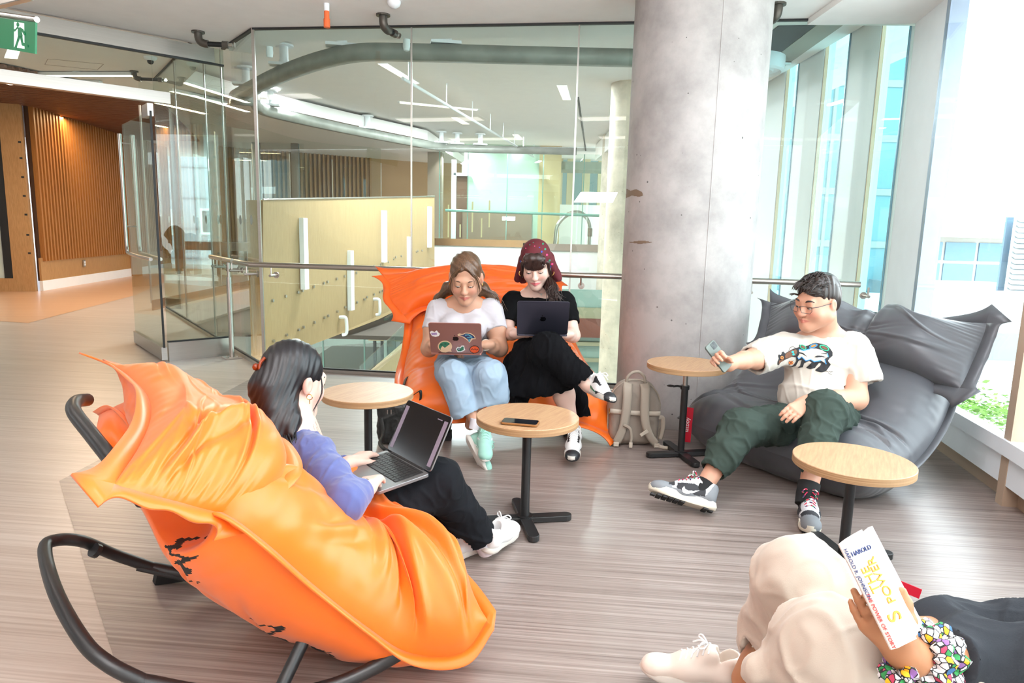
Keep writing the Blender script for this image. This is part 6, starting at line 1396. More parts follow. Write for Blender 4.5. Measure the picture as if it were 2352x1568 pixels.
# =============================================== man with glasses and phone
def man():
    P = person(PY(1880, 960, 3.35), 'person with glasses in a printed cream t-shirt and green trousers looking at a phone')
    H = Head(PY(1876, 692, 3.30), (-.88, -.45, -.22), -.05, 1.06)
    nb = PY(1888, 772, 3.42); sL, sR = PY(1795, 800, 3.36), PY(1962, 798, 3.36); eL, eR = PY(1738, 822, 3.22), PY(1965, 915, 3.22); wL, wR = PY(1668, 834, 3.02), PY(1850, 925, 3.02)
    chest = PY(1880, 835, 3.42); belly = PY(1872, 905, 3.36); hip = PY(1885, 965, 3.42)
    kL, kR = PY(1700, 985, 3.02), PY(1892, 945, 3.0); aL, aR = PY(1622, 1108, 2.88), Vector((1.305, 2.83, .15))
    lo, hi = box_of([H.P+[0, 0, .15], nb, sL, sR, eL, eR, wL, wR, wL+Vector((-.1, -.02, 0)), hip, kL, kR, aL, aR], .09)
    F = Field(lo, hi, .0032); H.skull(F, nb, fat=.011, rn=.062)
    F.cone(nb, nb+(sL-nb)*.45, .06, .05, .06); F.cone(nb, nb+(sR-nb)*.45, .06, .05, .06); F.cone(chest, hip, .13, .14, .05); F.cone(sL, sR, .06, .06, .05)
    F.cone(sL, eL, .058, .050, .03); m_ = eL*.55+wL*.45; F.cone(eL, m_, .050, .040, .03); F.cone(m_, wL, .040, .028, .02)
    F.cone(sR, eR, .060, .052, .03); m_ = eR*.6+wR*.4; F.cone(eR, m_, .052, .046, .03); F.cone(m_, wR, .046, .030, .02)
    # left hand holds the phone; fingers round its edge
    ph0, ph1 = PY(1630, 792, 2.93), PY(1664, 842, 2.90)
    hand(F, PY(1668, 836, 3.02), PY(1640, 815, 2.96)-PY(1668, 836, 3.02), (-.15, .9, .3), -1, sc=.98, fcurl=[(.35, .9, .8)]*4, thumb=(.3, .9))
    hand(F, wR, PY(1808, 955, 2.93)-wR, (-.15, -.75, .62), 1, curl=(.25, .35, .35), sc=1.0, thumb=(.3, .8))
    F.cone(hip, kL, .10, .06, .04); F.cone(kL, aL, .055, .038, .03); F.cone(hip, kR, .10, .06, .04); F.cone(kR, aR, .055, .040, .03)
    body = field_obj('body', F, M_skin3, P, tone=H.tone); H.face(P, mat('black_brow', '241a18', .7), .75, .0046, .024)
    # t-shirt
    F = Field(lo, hi, .0048); F.cone(sL*.92+sR*.08, sR*.92+sL*.08, .072, .072, .06); F.cone(nb+Vector((0, 0, -.045)), chest, .075, .12, .06)
    F.ell(chest+Vector((-.02, -.05, .0)), (.17, .12, .12), None, .06); F.ell(belly+Vector((-.01, -.03, -.01)), (.185, .15, .14), None, .06); F.ell(hip+Vector((.0, -.01, .03)), (.205, .17, .10), None, .05)
    F.cone(sL, PY(1738, 822, 3.24), .080, .080, .04); F.cut_local(PY(1728, 826, 3.22), (eL-sL).normalized()+Vector((-.2, 0, -.35)), .12)
    sE = PY(1985, 875, 3.27); F.cone(sR, sE, .080, .086, .04); F.cut_local(sE+Vector((0, 0, -.015)), (sE-sR).normalized()+Vector((.1, 0, -.35)), .12)
    F.cone(PY(1722, 830, 3.2), PY(1752, 820, 3.26), .064, .060, .004, 'sub'); F.cone(sE+Vector((.02, -.01, -.06)), sE+Vector((.012, 0, -.005)), .062, .052, .004, 'sub')
    F.ell(nb+Vector((-.01, -.02, .035)), (.066, .064, .052), None, .01, 'sub')
    F.cut_local(PY(1800, 925, 3.25), (-.35, -.1, -1), .2) if False else None
    shirt = field_obj('t_shirt', F, mat('cream_cotton', 'c0b7ac', .85, sheen=.2, bump=.04, bscale=500), P, fold=cloth_folds(17, .0065, 23, (1, 1, .9), .0008))
    # trousers
    lo2, hi2 = box_of([hip, kL, kR, aL, aR], .16); F = Field(lo2, hi2, .0052); M_tr = mat('dark_green_twill', '333e38', .9, spec=.2, bump=.06, bscale=500, var=.1)
    F.ell(hip+Vector((0, .03, -.02)), (.19, .15, .11), None, .03)
    hL, hR = PY(1636, 1082, 2.90), PY(1866, 1078, 2.80)
    F.cone(hip+Vector((-.08, -.03, 0)), kL, .115, .086, .05); F.cone(kL, kL*.45+hL*.55, .086, .078, .04); F.cone(kL*.45+hL*.55, hL, .078, .058, .03)
    F.cone(hip+Vector((.08, -.05, .0)), kR, .125, .092, .05); F.cone(kR, kR*.45+hR*.55, .092, .076, .04); F.cone(kR*.45+hR*.55, hR, .076, .062, .03)
    F.cut_local(hL, hL-kL, .12); F.cut_local(hR, hR-kR, .12); F.cone(hL-(hL-kL)*.08, hL+(hL-kL)*.1, .047, .049, .003, 'sub'); F.cone(hR-(hR-kR)*.08, hR+(hR-kR)*.1, .050, .052, .003, 'sub')
    field_obj('trousers', F, M_tr, P, fold=cloth_folds(19, .008, 31, (1, 1, 1), .0012))
    M_bs = mat('black_sock', '151516', .9)
    for a_, d_ in ((aL, (aL-kL).normalized()), (aR, (aR-kR).normalized())): MB().tube([a_+d_*.0, a_+d_*.05, a_+d_*.1], [.046, .046, .042], 18)\
            .build('sock', M_bs, P, smooth=True, ws=True)
    sk = [o_ for o_ in P.children if o_.name.startswith('sock')][0]; bs_ = bvh_of(sk); M_rm = mat('red_mark', 'c02038', .7)
    decal('sock_mark', [(1593, 1098), (1598, 1096), (1606, 1099), (1613, 1105), (1614, 1110), (1608, 1108), (1600, 1103), (1594, 1101)], bs_, M_wl, P, .5, .0012); decal('sock_mark', [(1595, 1098), (1598, 1097), (1601, 1099), (1599, 1101)], bs_, M_rm, P, .5, .0018)
    def sf(c):
        r = np.zeros(len(c), int); x, y, z = c[:, 0], np.abs(c[:, 1]), c[:, 2]
        r[(x > .2)] = 1; r[(x > .19) & (x < .215) & (z > .05)] = 2; r[(z < .04+.12*np.clip(.06-x, 0, .06)/.06) & (x < .2)] = 1; r[(x > .06) & (x < .18) & (z > .035+.1*np.abs(x-.12)) & (z < .085-.25*np.abs(x-.11)) & (y > .022)] = 2; r[(z > .112) & (x < .06)] = 2; return r
    M_lc = mat('floral_lace', 'c03050', .8)
    nt_ = M_lc.node_tree; b_ = nt_.nodes['Principled BSDF']; vo = nt_.nodes.new('ShaderNodeTexVoronoi'); vo.inputs['Scale'].default_value = 130; rp = nt_.nodes.new('ShaderNodeValToRGB'); rp.color_ramp.interpolation = 'CONSTANT'
    e = rp.color_ramp.elements; e[0].color = lin('e8e4e4')+(1,); e[1].position = .3; e[1].color = lin('d02848')+(1,); x_ = e.new(.5); x_.color = lin('1d2a55')+(1,); x_ = e.new(.68); x_.color = lin('2f7a50')+(1,); x_ = e.new(.84); x_.color = lin('c8284c')+(1,)
    tc = nt_.nodes.new('ShaderNodeTexCoord'); sx = nt_.nodes.new('ShaderNodeSeparateXYZ'); nt_.links.new(tc.outputs['Object'], vo.inputs[0]); nt_.links.new(vo.outputs['Color'], sx.inputs[0]); nt_.links.new(sx.outputs[0], rp.inputs[0]); nt_.links.new(rp.outputs[0], b_.inputs['Base Color'])
    st = dict(mats=[mat('pale_grey_leather', 'c9c9cc', .5), mat('mid_grey_suede', '808388', .7), mat('black_mesh', '25252a', .7)], sole=mat('cream_sole', 'e4dccb', .6), lace=M_lc, fn=sf, solez=(.0, .034), tread=M_k_rub, gap=(.05, .125))
    s1 = shoe(P, PY(1500, 1134, 2.84), PY(1642, 1176, 2.80), (.16, .55, .82), st, .30); s1['label'] = 'raised shoe with its tread showing'
    s2 = shoe(P, PZ(1862, 1232, .005), PZ(1862, 1232, .005)+Vector((.09, .265, .0)), (0, 0, 1), st, .285)
    # side swoosh mark
    for s_, pl in ((s1, [(1572, 1116), (1566, 1122), (1568, 1130), (1577, 1134), (1592, 1132), (1608, 1126), (1592, 1127), (1580, 1126), (1573, 1122)]), (s2, [(1887, 1172), (1889, 1178), (1888, 1188), (1885, 1196), (1885, 1186)])):
        me = s_.data; bb = BVHTree.FromPolygons([v.co for v in me.vertices], [tuple(p.vertices) for p in me.polygons]); decal('side_mark', pl, bb, M_wl, s_ if False else P, .9, .0015)
    # hair
    M_h = hair_mat('black_brown_hair', '151010', '33251f'); F = Field(H.P-.17, H.P+.2, .0038)
    E = lambda c, r, k=.02, mode='add': F.ell(H.p(*c), np.array(r)*H.s, H.R, k, mode)
    E((0, -.016, .048), (.0805, .1, .083)); E((0, -.05, .0), (.074, .062, .075)); E((0, .102, -.02), (.085, .058, .086), .014, 'sub')
    for q in (-1, 1): E((q*.085, .05, -.06), (.03, .075, .075), .01, 'sub'); E((q*.092, -.006, -.014), (.03, .026, .042), .008, 'sub')
    E((0, -.02, -.115), (.1, .12, .055), .01, 'sub')
    field_obj('hair', F, M_h, P, fold=lambda v: .0022*np.sin(120*H.loc(v)[:, 0]+40*H.loc(v)[:, 2]+10*np.sin(30*H.loc(v)[:, 1]))+.0015*noise3(v[:, 0], v[:, 1], v[:, 2], 70, 6, 3))
    tf = []
    R_ = random.Random(9)
    for i in range(130):
        x = R_.uniform(-.07, .07); y = R_.uniform(-.06, .07); z = .125*math.sqrt(max(.05, 1-(x/.085)**2-((y+.016)/.105)**2))
        tf.append([H.p(x*.98, y-.01, z*.85+.012), H.p(x, y+.018, z*.9+.024), H.p(x+R_.uniform(-.01, .01), y+.042, z*.82+.024+R_.uniform(-.006, .006))])
    strands('hair_tufts', tf, .0032, M_h, P, 1, .001, 4)
    strands('hair_fringe', [[H.p(x, .06, .1), H.p(x+.004, .082, .084), H.p(x+.008, .088, .068)] for x in [-.05+.1*i/18 for i in range(19)]], .0045, M_h, P, 1, .002, 5)
    # glasses
    M_fr = mat('gunmetal', '5b5f63', .3, .9); g = MB()
    for q in (-1, 1):
        cx = q*.033; pts = [H.p(cx+x*1.05, .112-.25*abs(cx+x)+.004, -.006+z) for x, z in ((-.024, .012), (.024, .013), (.026, .0), (.02, -.017), (-.016, -.018), (-.024, -.006))]
        g.tube(pts, .0013, 6, closed=True); g.tube([H.p(q*.059, .1, .004), H.p(q*.076, .085, .006), H.p(q*.083, .0, .004)], .0019, 6)
    g.tube([H.p(-.009, .116, .001), H.p(0, .118, .003), H.p(.009, .116, .001)], .0013, 6); g.build('glasses', M_fr, P, smooth=True, ws=True)
    # print on the shirt: striped bear-like animal
    bv = bvh_of(shirt); mk, mbr, mtq, mbl, mo_, mgn, mcm = [mat('print_'+n, c, .8) for n, c in (('black', '1a1a1e'), ('brown', '6b4632'), ('turquoise', '2fa3a0'), ('blue', '3f8fd0'), ('orange', 'e07a3a'), ('green', '2fa07a'), ('cream', 'c0b7ac'))]
    D = lambda nm, pl, m, l=.0014: decal(nm, pl, bv, m, P, .5, l)
    S = lambda pts: [(1780+x/5.227, 620+y/5.227) for x, y in pts]
    D('print_body', S([(30, 1135), (28, 1100), (45, 1060), (35, 1030), (42, 1012), (66, 1018), (80, 1005), (78, 985), (100, 978), (118, 1000), (160, 975), (215, 945), (285, 925), (290, 895), (320, 900), (350, 915), (400, 905), (450, 882), (490, 875), (560, 885), (620, 905), (660, 940), (690, 985), (690, 1030), (655, 1060), (635, 1090), (668, 1130), (655, 1155), (610, 1215), (560, 1228), (500, 1215), (480, 1200), (540, 1150), (555, 1120), (530, 1110), (480, 1175), (420, 1190), (372, 1172), (440, 1110), (410, 1090), (350, 1120), (335, 1165), (270, 1175), (300, 1150), (320, 1080), (285, 1085), (250, 1150), (170, 1165), (220, 1140), (255, 1090), (250, 1045), (200, 1040), (120, 1075), (60, 1110), (45, 1138)]), mk)
    D('print_belly', S([(268, 1040), (290, 1010), (285, 950), (340, 965), (420, 945), (500, 945), (560, 960), (625, 1000), (635, 1040), (595, 1070), (610, 1120), (550, 1085), (470, 1100), (430, 1075), (370, 1090), (320, 1040), (285, 1068)]), mcm, .002)
    for pl in ([(268, 1040), (285, 1068), (320, 1040), (370, 1090), (430, 1075), (470, 1100), (550, 1085)], [(595, 1070), (612, 1128)], [(285, 952), (340, 967), (420, 947)], [(625, 1000), (636, 1044)]): D('print_outline', band(S(pl), 2), mbl, .0024)
    D('print_stripe', S([(470, 1045), (510, 1025), (560, 1030), (625, 1050), (560, 1045), (500, 1050)]), mk, .0026); D('print_stripe', band(S([(285, 990), (330, 1000), (385, 1040)]), [2.6, 3.4, .5]), mk, .0026); D('print_stripe', band(S([(550, 1000), (620, 1005)]), [.5, 3]), mk, .0026)
    D('print_head', S([(115, 1030), (130, 1000), (190, 965), (250, 950), (265, 985), (245, 1020), (190, 1040), (125, 1062)]), mbr, .002); D('print_snout', S([(38, 1130), (45, 1085), (80, 1075), (115, 1068), (80, 1095)]), mbr, .002)
    D('print_eye', ring(*S([(80, 1050)])[0], 3.8, 3.6, 12), mo_, .0024); D('print_pupil', ring(*S([(80, 1050)])[0], 1.6, 1.6, 8), mk, .003)
    for x, y in ((208, 982), (218, 1010)): D('print_spot', ring(*S([(x, y)])[0], 3.1, 2.6, 10), mtq, .0028)
    for x, y, rx, ry, ro, m1, m2_ in ((335, 925, 8.5, 5, .5, mgn, mbr), (460, 912, 10, 4.6, -.35, mbl, mo_), (590, 935, 12, 6, .4, mgn, mbr)):
        c_ = S([(x, y)])[0]; D('print_ring', ring(*c_, rx, ry, 20, ro), m1, .0022); D('print_ring', ring(*c_, rx*.75, ry*.62, 20, ro), mk, .0027); D('print_ring', ring(*c_, rx*.62, ry*.45, 20, ro), m2_, .0032)
    D('print_paw', ring(*S([(190, 1110)])[0], 5.6, 4.2, 12), mo_, .002)
    for a_, b_ in (((165, 1085), (215, 1130)), ((215, 1080), (165, 1135))): D('print_line', band(S([a_, b_]), .9), mk, .0028)
    D('print_antler', band(S([(163, 970), (175, 935), (210, 918), (240, 930), (245, 950)]), .9), mk)
    D('print_signature', band(S([(615, 1222), (625, 1212), (640, 1226), (655, 1215), (668, 1226), (680, 1218), (692, 1222)]), .9), mk); D('print_signature', band(S([(640, 1240), (685, 1255)]), .8), mk)
    # phone in the hand
    ph = empty('phone', tuple(PY(1648, 818, 2.94)), 0, 'green grey phone with two cameras held up in the hand of the man', 'phone')
    Mp = frame3(PY(1650, 818, 2.985), PY(1629, 791, 2.97)-PY(1670, 845, 2.955), Vector((.35, .2, .05)))
    n_ = Mp.to_3x3() @ Vector((0, 0, 1)); bk = -1 if n_.y > 0 else 1
    mb = MB(); mb.prism(rrect(.142, .068, .010), -.0045, .0045); mb.xf(Mp).build('case', mat('sage_case', '5d6660', .5), ph, bevel=.0015, ws=True)
    z_ = .0047*bk; MB().prism(rrect(.134, .06, .008), -z_*1.04-.0002, -z_*1.04+.0002).xf(Mp).build('screen', M_scr, ph, ws=True)
    cm = MB(); cm.prism([(x+.05, y+.013) for x, y in rrect(.03, .032, .006)], z_-.0008, z_+.0008).xf(Mp).build('camera_bump', mat('dark_bump', '2a2e2c', .3), ph, ws=True)
    for dx, dy in ((.058, .02), (.042, .006)): MB().lathe([(.0065, -.0015), (.0065, .0018)], (0, 0, 0), 16).xf(Mp @ Matrix.Translation((dx, dy, z_))).build('lens', M_scr, ph, ws=True)
man()
# =============================================== woman in the blue top on the foreground chair
def woman_blue():
    P = person((-.6, 2.1), 'person with long black hair in blue top and black jeans, seen from behind, typing')
    H = Head(PY(678, 872, 2.16), (.60, .78, -.2), 0, 1.0)
    nb = PY(666, 968, 2.10); f_ = Vector((.72, .69, 0)); r_ = Vector((.69, -.72, 0))
    sc_ = nb+Vector((.0, .0, -.055)); sR, sL = sc_+r_*.155+Vector((0, 0, -.02)), sc_-r_*.155+Vector((0, 0, -.02))
    eR = PY(796, 1152, 1.78); wR = PY(842, 1122, 1.90); wL = PY(800, 1064, 2.20); eL = sL+Vector((.02, .05, -.22))
    hip = Vector((-.60, 2.12, .24)); kR = PY(1005, 1110, 2.22); aR = PY(1108, 1240, 2.36); kL = kR-r_*.2+Vector((0, 0, .0)); aL = aR-r_*.06+f_*-.04
    lo, hi = box_of([H.P+[0, 0, .15], nb, sL, sR, eL, eR, wL, wR, hip, kL, kR, aL, aR], .1)
    F = Field(lo, hi, .0037); H.skull(F, nb, rn=.048)
    F.cone(sL, sR, .045, .045, .05); F.cone(nb, sc_, .05, .06, .04); F.cone(sc_, hip, .09, .11, .05)
    for s_, e_, w_ in ((sL, eL, wL), (sR, eR, wR)): F.cone(s_, e_, .042, .036, .03); F.cone(e_, w_, .034, .023, .02)
    hR = PY(858, 1085, 2.20)-wR; hand(F, wR, PY(866, 1080, 2.07)-wR, (-.15, -.25, .95), -1, sc=.95, fcurl=[(.25, .5, .35), (.3, .55, .4), (.3, .5, .4), (.2, .4, .3)], thumb=(.7, .1))
    hand(F, wL, PY(838, 1044, 2.27)-wL, (-.2, .1, 1), 1, sc=.95, fcurl=[(.3, .5, .4)]*4, thumb=(.6, .3))
    F.cone(hip, kR, .08, .05, .04); F.cone(kR, aR, .045, .033, .02); F.cone(hip, kL, .08, .05, .04); F.cone(kL, aL, .045, .033, .02)
    body = field_obj('body', F, M_skin4, P, tone=H.tone); H.face(P, bpy.data.materials['black_brow'], .6)
    M_bl = mat('periwinkle_knit', '4a5488', .85, sheen=.25, bump=.05, bscale=500)
    F = Field(lo, hi, .0045); F.cone(sL, sR, .056, .056, .05); F.cone(sc_+Vector((0, 0, -.05)), hip, .115, .125, .05, flat=(f_, .85)); F.cone(nb+Vector((0, 0, -.02)), sc_, .056, .07, .04)
    F.cone(sR, sR*.5+eR*.5, .062, .058, .04); F.cone(sR*.5+eR*.5, eR, .058, .05, .03); F.cone(eR, wR, .05, .033, .03); F.cut_local(wR-(wR-eR).normalized()*.02, wR-eR, .07)
    F.cone(sL, eL, .06, .048, .04); F.cone(eL, wL, .045, .034, .02); F.cut_local(wL-(wL-eL).normalized()*.01, wL-eL, .06)
    F.ell(nb+Vector((0, 0, .03)), (.058, .058, .05), None, .008, 'sub')
    field_obj('top', F, M_bl, P, fold=cloth_folds(24, .004, 41, (1, 1, 1), .0006))
    M_bj = mat('black_denim', '0e1015', .92, spec=.2, bump=.08, bscale=600, var=.2)
    lo2, hi2 = box_of([hip, kL, kR, aL, aR], .15); F = Field(lo2, hi2, .005); F.ell(hip+Vector((0, 0, -.02)), (.16, .16, .11), None, .03)
    hmR, hmL = PY(1103, 1232, 2.35), aL+Vector((-.02, 0, .03))
    F.cone(hip+r_*.08, kR, .105, .082, .05); F.cone(kR, hmR, .080, .062, .04); F.cut_local(hmR, hmR-kR, .1)
    F.cone(hip-r_*.08, kL, .105, .078, .05); F.cone(kL, hmL, .076, .06, .04); F.cut_local(hmL, hmL-kL, .1)
    F.cone(hmR+(hmR-kR)*.1, hmR-(hmR-kR)*.08, .052, .05, .003, 'sub')
    field_obj('jeans', F, M_bj, P, fold=cloth_folds(20, .0065, 47, (1, 1, 1), .001))
    MB().tube([hmR+Vector((0, 0, .01)), aR+Vector((.02, .01, -.045))], [.038, .036], 16).build('sock', M_sock, P, smooth=True, ws=True)
    st = dict(mats=[M_wl], sole=M_w_rub, lace=M_lace_w, solez=(0, .026))
    shoe(P, PY(1166, 1232, 2.50), PY(1112, 1272, 2.32), (.15, -.1, 1), st, .26)
    shoe(P, aL+f_*.14+Vector((0, 0, -.06)), aL-f_*.1+Vector((0, 0, -.07)), (0, 0, 1), st, .25)
    # hair
    M_h = hair_mat('glossy_black_hair', '08070a', '131218', .42); F = Field(H.P-np.array([.24, .24, .34]), H.P+.2, .0042)
    E = lambda c, r, k=.02, mode='add': F.ell(H.p(*c), np.array(r), H.R, k, mode)
    E((0, -.018, .04), (.083, .103, .09)); E((0, -.07, -.03), (.074, .055, .09), .03); E((0, .105, -.03), (.07, .062, .1), .012, 'sub'); E((.078, .04, -.055), (.04, .06, .06), .01, 'sub'); E((-.078, .04, -.055), (.04, .06, .06), .01, 'sub')
    E((.09, .0, -.02), (.025, .022, .034), .008, 'sub')
    F.chain([H.p(0, -.085, -.03), PY(638, 955, 2.07), PY(640, 995, 2.04), PY(660, 1030, 2.02)], [.068, .055, .042, .02], .04); F.chain([H.p(.03, -.06, -.05), PY(668, 965, 2.04), PY(672, 1000, 2.0)], [.035, .026, .008], .03)
    F.chain([H.p(-.04, -.07, -.05), PY(612, 965, 2.1), PY(600, 960, 2.08)], [.04, .03, .02], .03)
    field_obj('hair', F, M_h, P, fold=lambda v: .0011*np.sin(260*H.loc(v)[:, 1]+8*np.sin(14*v[:, 2])+190*H.loc(v)[:, 0])+.0022*noise3(v[:, 0], v[:, 1], v[:, 2]*.3, 70, 6, 2))
    pth = []
    R_ = random.Random(12)
    for i in range(90):
        a = R_.uniform(-1, 1); b_ = R_.uniform(-.5, 1); pth.append([H.p(a*.065, -.075+.02*b_, .0), H.p(a*.07, -.10, -.06), PY(640+a*34, 960, 2.05+.05*a), PY(642+a*38+R_.uniform(-10, 10), 1000, 2.0), PY(655+a*30+R_.uniform(-15, 15), 1025+R_.uniform(-10, 22), 1.98)])
    strands('loose_strands', [[H.p(.06, .05, .03), H.p(.078, .05, -.03), H.p(.074, .03, -.1), PY(722+k*5, 985+k*8, 2.05)] for k in range(4)], .0009, M_h, P, 1, .003, 7)
    strands('long_strands', pth, .0035, M_h, P, 1, .004, 2)
    cl = MB(); cp = H.p(-.0, -.115, .03); cl.tube(smoothpath([cp+Vector((0, 0, .035)), cp+Vector((-.01, -.012, .02)), cp+Vector((-.012, -.014, 0)), cp+Vector((-.004, -.008, -.028))], 4), [.005]*13, 8); cl.lathe([(.001, -.012), (.009, -.008), (.012, 0), (.009, .008), (.001, .012)], cp+Vector((-.028, -.0, .005)), 12)
    cl.build('hair_claw', mat('amber_clip', '7a2c0a', .15), P, smooth=True, ws=True)
    ep = H.p(.086, .0, -.042); eb = MB(); eb.tube([ep+Vector((.009*math.cos(a), 0, .009*math.sin(a))) for a in [i*math.pi/6 for i in range(12)]], .0014, 6, closed=True); eb.tube([ep+Vector((0, 0, -.008)), ep+Vector((0, 0, -.022))], .0015, 6); eb.build('earring', M_gold, P, smooth=True, ws=True)
    # laptop
    hl = PZ(888, 1033, .42); hr = PZ(987, 1087, .42)
    root, lid, Mb_, Ml_ = laptop(hl, hr, PZ(885, 1140, .40)-PZ(987, 1087, .42), PY(1039, 969, 2.15)-hr, M_alu_grey, 'open grey laptop on the lap of the dark haired woman, black document on screen', D_=.190, page=True)
    MB().tube([wR+Vector((.026*math.cos(a)*r_.x, .026*math.cos(a)*r_.y, .024*math.sin(a)))+(wR-eR).normalized()*.01 for a in [i*math.pi/8 for i in range(16)]], .003, 6, closed=True).build('black_hair_tie', M_key, P, smooth=True, ws=True)
woman_blue()
# =============================================== reader in the corner
def reader():
    P = person((.95, 1.35), 'person in cream trousers and grey sweater reading a paperback at the lower right corner')
    k1 = PZ(1838, 1335, .43); a1_ = PZ(1712, 1560, .10); k2 = PZ(1905, 1500, .40); a2_ = PZ(1790, 1640, .10); hip = Vector((1.05, 1.24, .22)); sh = Vector((1.40, 1.12, .52)); s1, s2 = sh+Vector((.02, .14, -.02)), sh+Vector((.02, -.17, .0))
    wA = PZ(2092, 1508, .45); wB = PZ(2085, 1480, .45)
    wrist = PY(2075, 1500, 1.10); el = PY(2235, 1500, 1.22); w2 = PY(2095, 1450, 1.22); e2 = PY(2205, 1462, 1.33)
    lo, hi = box_of([k1, a1_, k2, a2_, hip, sh, s1, s2, wrist, el, PY(1980, 1330, 1.1)], .1)
    F = Field(lo, hi, .0042); F.cone(hip, sh, .12, .11, .05); F.cone(s1, s2, .06, .06, .05); F.cone(sh, sh+Vector((.05, 0, .12)), .055, .05, .03)
    F.ell(sh+Vector((.05, 0, .2)), (.09, .08, .115), None, .03)
    F.cone(s2, el, .05, .045, .03); F.cone(el, wrist, .042, .027, .03); F.cone(s1, e2, .05, .045, .03); F.cone(e2, w2, .042, .028, .03)
    hand(F, wrist+Vector((-.0, .0, .0)), PY(2008, 1415, 1.09)-wrist, (-.55, -.75, .1), 1, sc=.95, fcurl=[(.12, .22, .2), (.1, .2, .2), (.12, .3, .25), (.2, .3, .3)], spread=.07, thumb=(.55, .35))
    hand(F, w2, PY(2050, 1400, 1.12)-w2, (.8, .3, .5), -1, sc=.92, fcurl=[(.3, .35, .3)]*4, thumb=(.35, .1))
    for k_, a_, s in ((k1, a1_, 1), (k2, a2_, -1)): F.cone(hip+Vector((0, s*.09, 0)), k_, .08, .052, .04); F.cone(k_, a_, .05, .034, .03)
    body = field_obj('body', F, [M_skin5], P)
    M_tw = mat('cream_linen', 'b8aa9c', .85, bump=.06, bscale=400, sheen=.2); lo2, hi2 = box_of([k1, a1_, k2, a2_, hip], .18); F = Field(lo2, hi2, .0055)
    F.ell(hip, (.16, .17, .12), None, .03); h1_, h2_ = PZ(1768, 1490, .21), PZ(1850, 1590, .2)
    F.cone(hip+Vector((0, .08, -.03)), k1, .10, .095, .05); F.cone(k1, h1_, .095, .085, .05); F.cut_local(h1_, h1_-k1, .16); F.cone(h1_+(h1_-k1)*.15, h1_-(h1_-k1)*.15, .07, .06, .004, 'sub')
    F.cone(hip+Vector((0, -.1, 0)), k2, .115, .1, .05); F.cone(k2, h2_, .1, .09, .05); F.cone(k2+Vector((-.03, .0, -.02)), k2+Vector((-.12, .03, -.06)), .05, .035, .03); F.cut_local(h2_, h2_-k2, .16)
    field_obj('trousers', F, M_tw, P, fold=cloth_folds(16, .008, 53, (1, 1, 1), .0012))
    M_sw = mat('charcoal_knit', '2c2f34', .95, spec=.2, bump=.12, bscale=260); F = Field(lo, hi, .005); F.cone(hip+Vector((.08, 0, .03)), sh, .15, .15, .05, flat=((.5, 0, -.8), .9)); F.cone(s1, s2, .08, .085, .05)
    F.cone(s1, e2, .062, .058, .04); F.cut_local(PY(2150, 1435, 1.3), (w2-e2), .12); F.cone(PY(2200, 1440, 1.35), PY(2150, 1436, 1.3), .06, .056, .03); F.cone(s2, el, .075, .066, .04); F.cone(el, PY(2185, 1505, 1.17), .064, .052, .03); F.cut_local(PY(2180, 1505, 1.17), wrist-el, .09)
    field_obj('sweater', F, M_sw, P, fold=cloth_folds(18, .007, 57, (1, 1, 1), .001))
    # patterned scrunchie cuffs round the wrist
    M_cf = bpy.data.materials.new('patterned_cuff'); nt, b = nodes(M_cf); tc = nt.nodes.new('ShaderNodeTexCoord'); vo = nt.nodes.new('ShaderNodeTexVoronoi'); vo.inputs['Scale'].default_value = 85; rp = nt.nodes.new('ShaderNodeValToRGB'); rp.color_ramp.interpolation = 'CONSTANT'; sx = nt.nodes.new('ShaderNodeSeparateXYZ')
    e = rp.color_ramp.elements; e[0].color = lin('e9e6ea')+(1,); e[1].position = .38; e[1].color = lin('f0b020')+(1,)
    for p_, c_ in ((.52, '2f8a4a'), (.62, '8a5f9a'), (.7, '3f6fa0'), (.8, 'e8e4e6'), (.92, 'c04060')): x_ = e.new(p_); x_.color = lin(c_)+(1,)
    vd = nt.nodes.new('ShaderNodeTexVoronoi'); vd.feature = 'DISTANCE_TO_EDGE'; vd.inputs['Scale'].default_value = 85; lt = nt.nodes.new('ShaderNodeMath'); lt.operation = 'LESS_THAN'; lt.inputs[1].default_value = .07; mx = nt.nodes.new('ShaderNodeMixRGB'); mx.inputs[2].default_value = (.01, .01, .012, 1)
    L = nt.links.new; L(tc.outputs['Object'], vo.inputs[0]); L(tc.outputs['Object'], vd.inputs[0]); L(vo.outputs['Color'], sx.inputs[0]); L(sx.outputs[0], rp.inputs[0]); L(vd.outputs['Distance'], lt.inputs[0]); L(lt.outputs[0], mx.inputs[0]); L(rp.outputs[0], mx.inputs[1]); L(mx.outputs[0], b.inputs['Base Color']); b.inputs['Roughness'].default_value = .8
    for c_, d_, r1, r2 in ((PY(2122, 1505, 1.12), PY(2180, 1505, 1.17)-PY(2075, 1500, 1.10), .034, .024), (PY(2145, 1500, 1.14), PY(2180, 1505, 1.17)-PY(2075, 1500, 1.10), .036, .026), (PY(2062, 1540, 1.09), PY(2105, 1600, 1.1)-PY(2050, 1510, 1.1), .02, .016)):
        x_ = Vector(d_).normalized(); u_ = x_.orthogonal().normalized(); v_ = x_.cross(u_); mb = MB()
        rg = [Vector(c_)+(u_*math.cos(t)+v_*math.sin(t))*r1 for t in [2*math.pi*i/28 for i in range(28)]]; mb.tube(rg, [r2*(.8+.25*math.sin(i*2.2)) for i in range(28)], 10, closed=True); mb.build('scrunchie', M_cf, P, smooth=True, ws=True)
    st = dict(mats=[mat('off_white_leather', 'e0d3c8', .5)], sole=M_w_rub, lace=M_lace_w, solez=(0, .026)); shoe(P, PZ(1575, 1562, .03), PZ(1700, 1585, .03), (0, 0, 1), st, .26)
